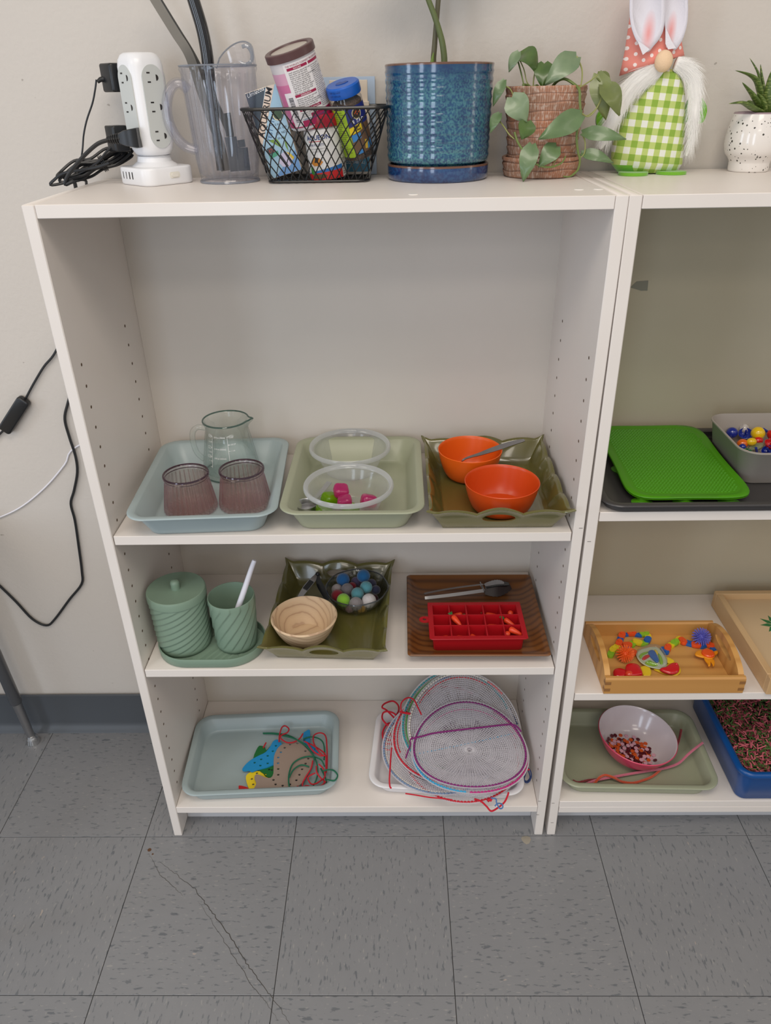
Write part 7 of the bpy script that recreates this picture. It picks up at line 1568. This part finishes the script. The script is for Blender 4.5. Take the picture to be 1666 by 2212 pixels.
for P in arms: obj('arm', blob(P, fz0 + .0090, fz0 + .0125), oym, fg)
cp = [(1.0345,0.0828,0.402)][0]; obj('button', MB().lathe([(0, .0172), (.0095, .0170), (.0112, .0155), (.0115, .013), (0, .013)], 32).xf(Matrix.Translation((cp[0], cp[1], fz0))), orm, fg)

# second wooden tray
PX0, PX1, PY0, PY1 = 1.1075, 1.43, -.004, .2560; pz = g2_ + .0003; pt = .0125; ph = .0370
p2 = thing('wooden_tray', 'larger pale wooden box tray at the right edge with green leaves printed inside', 'tray')
obj('base', MB().box(PX0 + pt, PX1 - pt, PY0 + pt, PY1 - pt, pz + .001, pz + .024), mat('print_board', (206, 180, 144), .5), p2)
for a in ((PX0, PX1, PY0, PY0 + pt), (PX0, PX1, PY1 - pt, PY1), (PX0, PX0 + pt, PY0 + pt, PY1 - pt), (PX1 - pt, PX1, PY0 + pt, PY1 - pt)): obj('side_board', MB().cbox(*a, pz, pz + ph, .0012), pine, p2)
lv_ = MB(); lc = [(1.1917,0.1599,0.4067)][0]
for k in range(7):
    a = PI + (k - 3) * .75; c_ = Vector((lc[0], lc[1], 0)); d = Vector((math.cos(a), math.sin(a), 0)); s_ = Vector((-d.y, d.x, 0)); P = [c_ + d * .003, c_ + d * .014 + s_ * .005, c_ + d * .030, c_ + d * .014 - s_ * .005]
    lv_.add([(p.x, p.y, pz + .0242) for p in P], [(0, 1, 2, 3)])
obj('leaf_print', lv_, mat('leaf_print_green', (44, 112, 62), .5), p2, kind='stuff')

# ---------------------------------------------------------------- right bookcase, bottom shelf
t6 = bake_tray('tray', .3080, .2130, .035, .0172, .036, tray_green, loc=(.9355, .1080, g3_ + .0003), rot=(0, 0, -.028)); tag(t6, 'sage green tray on the right bottom shelf holding the pink bowl', 'tray')
pinkm = mat('bowl_pink', (206, 62, 96), .3); BW_ = (.9480, .1200, g3_ + .0060)
pb = thing('pink_bowl', 'bowl with pink outside and white inside holding buttons, slightly tilted', 'bowl', BW_, (.03, .09, 0))
pr = bowl(.0800, .034, .0520, .0030, 2.1, 16); cut_ = 4 + 16
obj('outer_shell', MB().lathe(pr[:cut_ + 1] , 72), pinkm, pb)
obj('lining', MB().lathe(pr[cut_ - 0:], 72), mat('bowl_white', (216, 204, 208), .2, coat=.5), pb, label='glossy white lining')
def inner_z(r): t = max(0, (r - .031) / .0460); return max(.0032, .052 * t ** 2.1)
bcol = {'pale pink': (222, 168, 184), 'orange': (214, 88, 28), 'dark red': (92, 14, 28)}
bme = {}
def button_mesh(c):
    mb = MB(); mb.prism(circ(0, 0, .0040, 14), -.0006, .0005, [circ(-.0012, 0, .0005, 5), circ(.0012, 0, .0005, 5)])
    ring_ = MB(); mb.loft([[(r_ * math.cos(a), r_ * math.sin(a), z) for r_, z in ((.0041, -.0004), (.0041, .0007), (.0036, .0010), (.0032, .0004))] for a in [2 * PI * i / 14 for i in range(14)]], loop=True)
    return mesh('button', mb, mat('button_' + c.replace(' ', '_'), bcol[c], .3), 50)
for c in bcol: bme[c] = button_mesh(c)
Mb = Matrix.Translation(BW_) @ Matrix.Rotation(.09, 4, 'Y') @ Matrix.Rotation(.03, 4, 'X'); rbn = random.Random(17); layers = [(88, 0), (56, 1), (30, 2)]
for cnt, lay in layers:
    pl_ = []; tries = 0; ex, ey = (.050, .048) if lay == 0 else ((.042, .036) if lay == 1 else (.030, .026))
    while len(pl_) < cnt and tries < 6000:
        tries += 1; a = rbn.uniform(0, 2 * PI); q = math.sqrt(rbn.random()); x = -.006 + ex * q * math.cos(a); y = -.008 + ey * q * math.sin(a)
        if any((x - u) ** 2 + (y - v) ** 2 < .0081 ** 2 for u, v in pl_): continue
        pl_.append((x, y)); r_ = math.hypot(x, y); slope = math.atan((inner_z(r_ + .002) - inner_z(max(0, r_ - .002))) / .004); ang = math.atan2(y, x)
        z = inner_z(r_ + .0035 * (slope > .05)) + .0009 + lay * .0021
        c = rbn.choice(list(bcol)); o = obj('button', bme[c], None)
        tl_ = rbn.uniform(-.10, .10) if lay else 0
        M_ = Mb @ Matrix.Translation((x, y, z)) @ Matrix.Rotation(ang, 4, 'Z') @ Matrix.Rotation(-slope * .9 + tl_, 4, 'Y') @ Matrix.Rotation(rbn.uniform(0, 3), 4, 'Z')
        o.matrix_world = M_; tag(o, 'small round %s button with two holes, in the pink bowl' % c, 'button', '%s buttons in the pink bowl' % c)
def fuzzy(lbl, P, c): return tag(obj('pipe_cleaner', MB().tube(catmull(P, 6), .0026, 8), mat('chenille_' + str(c[0]), c, .95, bump=(900, 1.5), sheen=.5)), lbl, 'pipe cleaner')
fuzzy('dark red pipe cleaner curving behind the pink bowl', [(0.81,0.0456,0.1062),(0.8203,0.0409,0.1062),(0.8404,0.0461,0.1062),(0.8652,0.0484,0.1065),(0.8989,0.0536,0.107),(0.9341,0.063,0.1065),(0.9696,0.0726,0.1062),(0.9991,0.0881,0.1062),(1.0258,0.111,0.1062),(1.0463,0.1329,0.11),(1.0549,0.1468,0.119),(1.0596,0.1573,0.131)], (128, 12, 22))
fuzzy('light pink pipe cleaner reaching over the right rim of the sage tray', [(0.8152,0.027,0.1062),(0.8325,0.0355,0.107),(0.8575,0.0418,0.112),(0.8915,0.0489,0.1125),(0.9318,0.0576,0.112),(0.9662,0.0642,0.112),(1.0,0.0691,0.114),(1.0293,0.0776,0.118),(1.0503,0.0895,0.13),(1.0688,0.0998,0.138),(1.0857,0.1103,0.141)], (206, 104, 128))
fuzzy('orange pipe cleaner in a wave in front of the pink bowl', [(0.8339,0.0296,0.1062),(0.8508,0.0354,0.111),(0.8612,0.0431,0.1175),(0.8746,0.0486,0.118),(0.8893,0.043,0.1175),(0.9068,0.0422,0.1065),(0.9275,0.0391,0.1062),(0.9508,0.0456,0.1062),(0.9724,0.0549,0.107),(0.993,0.0701,0.109)], (204, 72, 20))
# blue tub with shredded paper
blm = mat('tub_blue', (4, 72, 138), .28); tx, ty, tw_, td_, th_ = 1.2630, .1330, .310, .285, .0820; tbz = g3_ + .0003
RT = lambda k, z, r=.030: rrect(tw_ - 2 * k, td_ - 2 * k, max(.006, r - k), z, 8, tx, ty)
tag(obj('blue_tub', MB().loft([RT(.016, tbz), RT(.013, tbz + .003), RT(.008, tbz + th_ - .012), RT(.0015, tbz + th_ - .011), RT(0, tbz + th_ - .009), RT(0, tbz + th_ - .003), RT(.003, tbz + th_), RT(.009, tbz + th_), RT(.0125, tbz + th_ - .003), RT(.020, tbz + .004), RT(.026, tbz + .0025)]), blm, angle=60), 'bright blue plastic tub at the right edge of the bottom shelf', 'tub')
rs_ = random.Random(6); shreds = {(206, 104, 116): MB(), (74, 106, 48): MB(), (150, 66, 78): MB()}
for k in range(5200):
    x = tx + rs_.uniform(-.128, .128); y = ty + rs_.uniform(-.116, .116)
    if x > 1.30 and rs_.random() < .5: continue
    z = tbz + .052 + rs_.uniform(-.012, .010) + .006 * math.sin(x * 40) * math.cos(y * 37); c = rs_.choice([(206, 104, 116), (206, 104, 116), (74, 106, 48), (74, 106, 48), (150, 66, 78)]); a = rs_.uniform(0, PI); L_ = rs_.uniform(.004, .010); tl_ = rs_.uniform(-.5, .5); w_2 = .0011
    d = Vector((math.cos(a), math.sin(a), tl_ * .6)) * L_; s_ = Vector((-math.sin(a), math.cos(a), rs_.uniform(-.7, .7))) * w_2; up = Vector((0, 0, rs_.uniform(-.0015, .0025))); p = Vector((x, y, z))
    shreds[c].add([p - d - s_, p - d + s_, p + up + s_, p + up - s_, p + d + s_, p + d - s_], [(0, 1, 2, 3), (3, 2, 4, 5)])
allm = MB(); mi = []; mats_ = []
for i, (c, mb) in enumerate(shreds.items()): allm.add(mb.v, mb.f); mi += [i] * len(mb.f); mats_.append(mat('shred_%d' % c[0], c, .8))
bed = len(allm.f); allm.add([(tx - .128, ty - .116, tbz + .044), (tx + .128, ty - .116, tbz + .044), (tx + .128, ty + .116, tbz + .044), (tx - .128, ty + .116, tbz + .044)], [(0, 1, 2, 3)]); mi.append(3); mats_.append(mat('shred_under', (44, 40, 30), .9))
o = obj('shredded_paper', allm, mats_, angle=180, kind='stuff'); tag(o, 'pink and green shredded paper filling the blue tub', 'shredded paper')
o.data.polygons.foreach_set('material_index', mi)
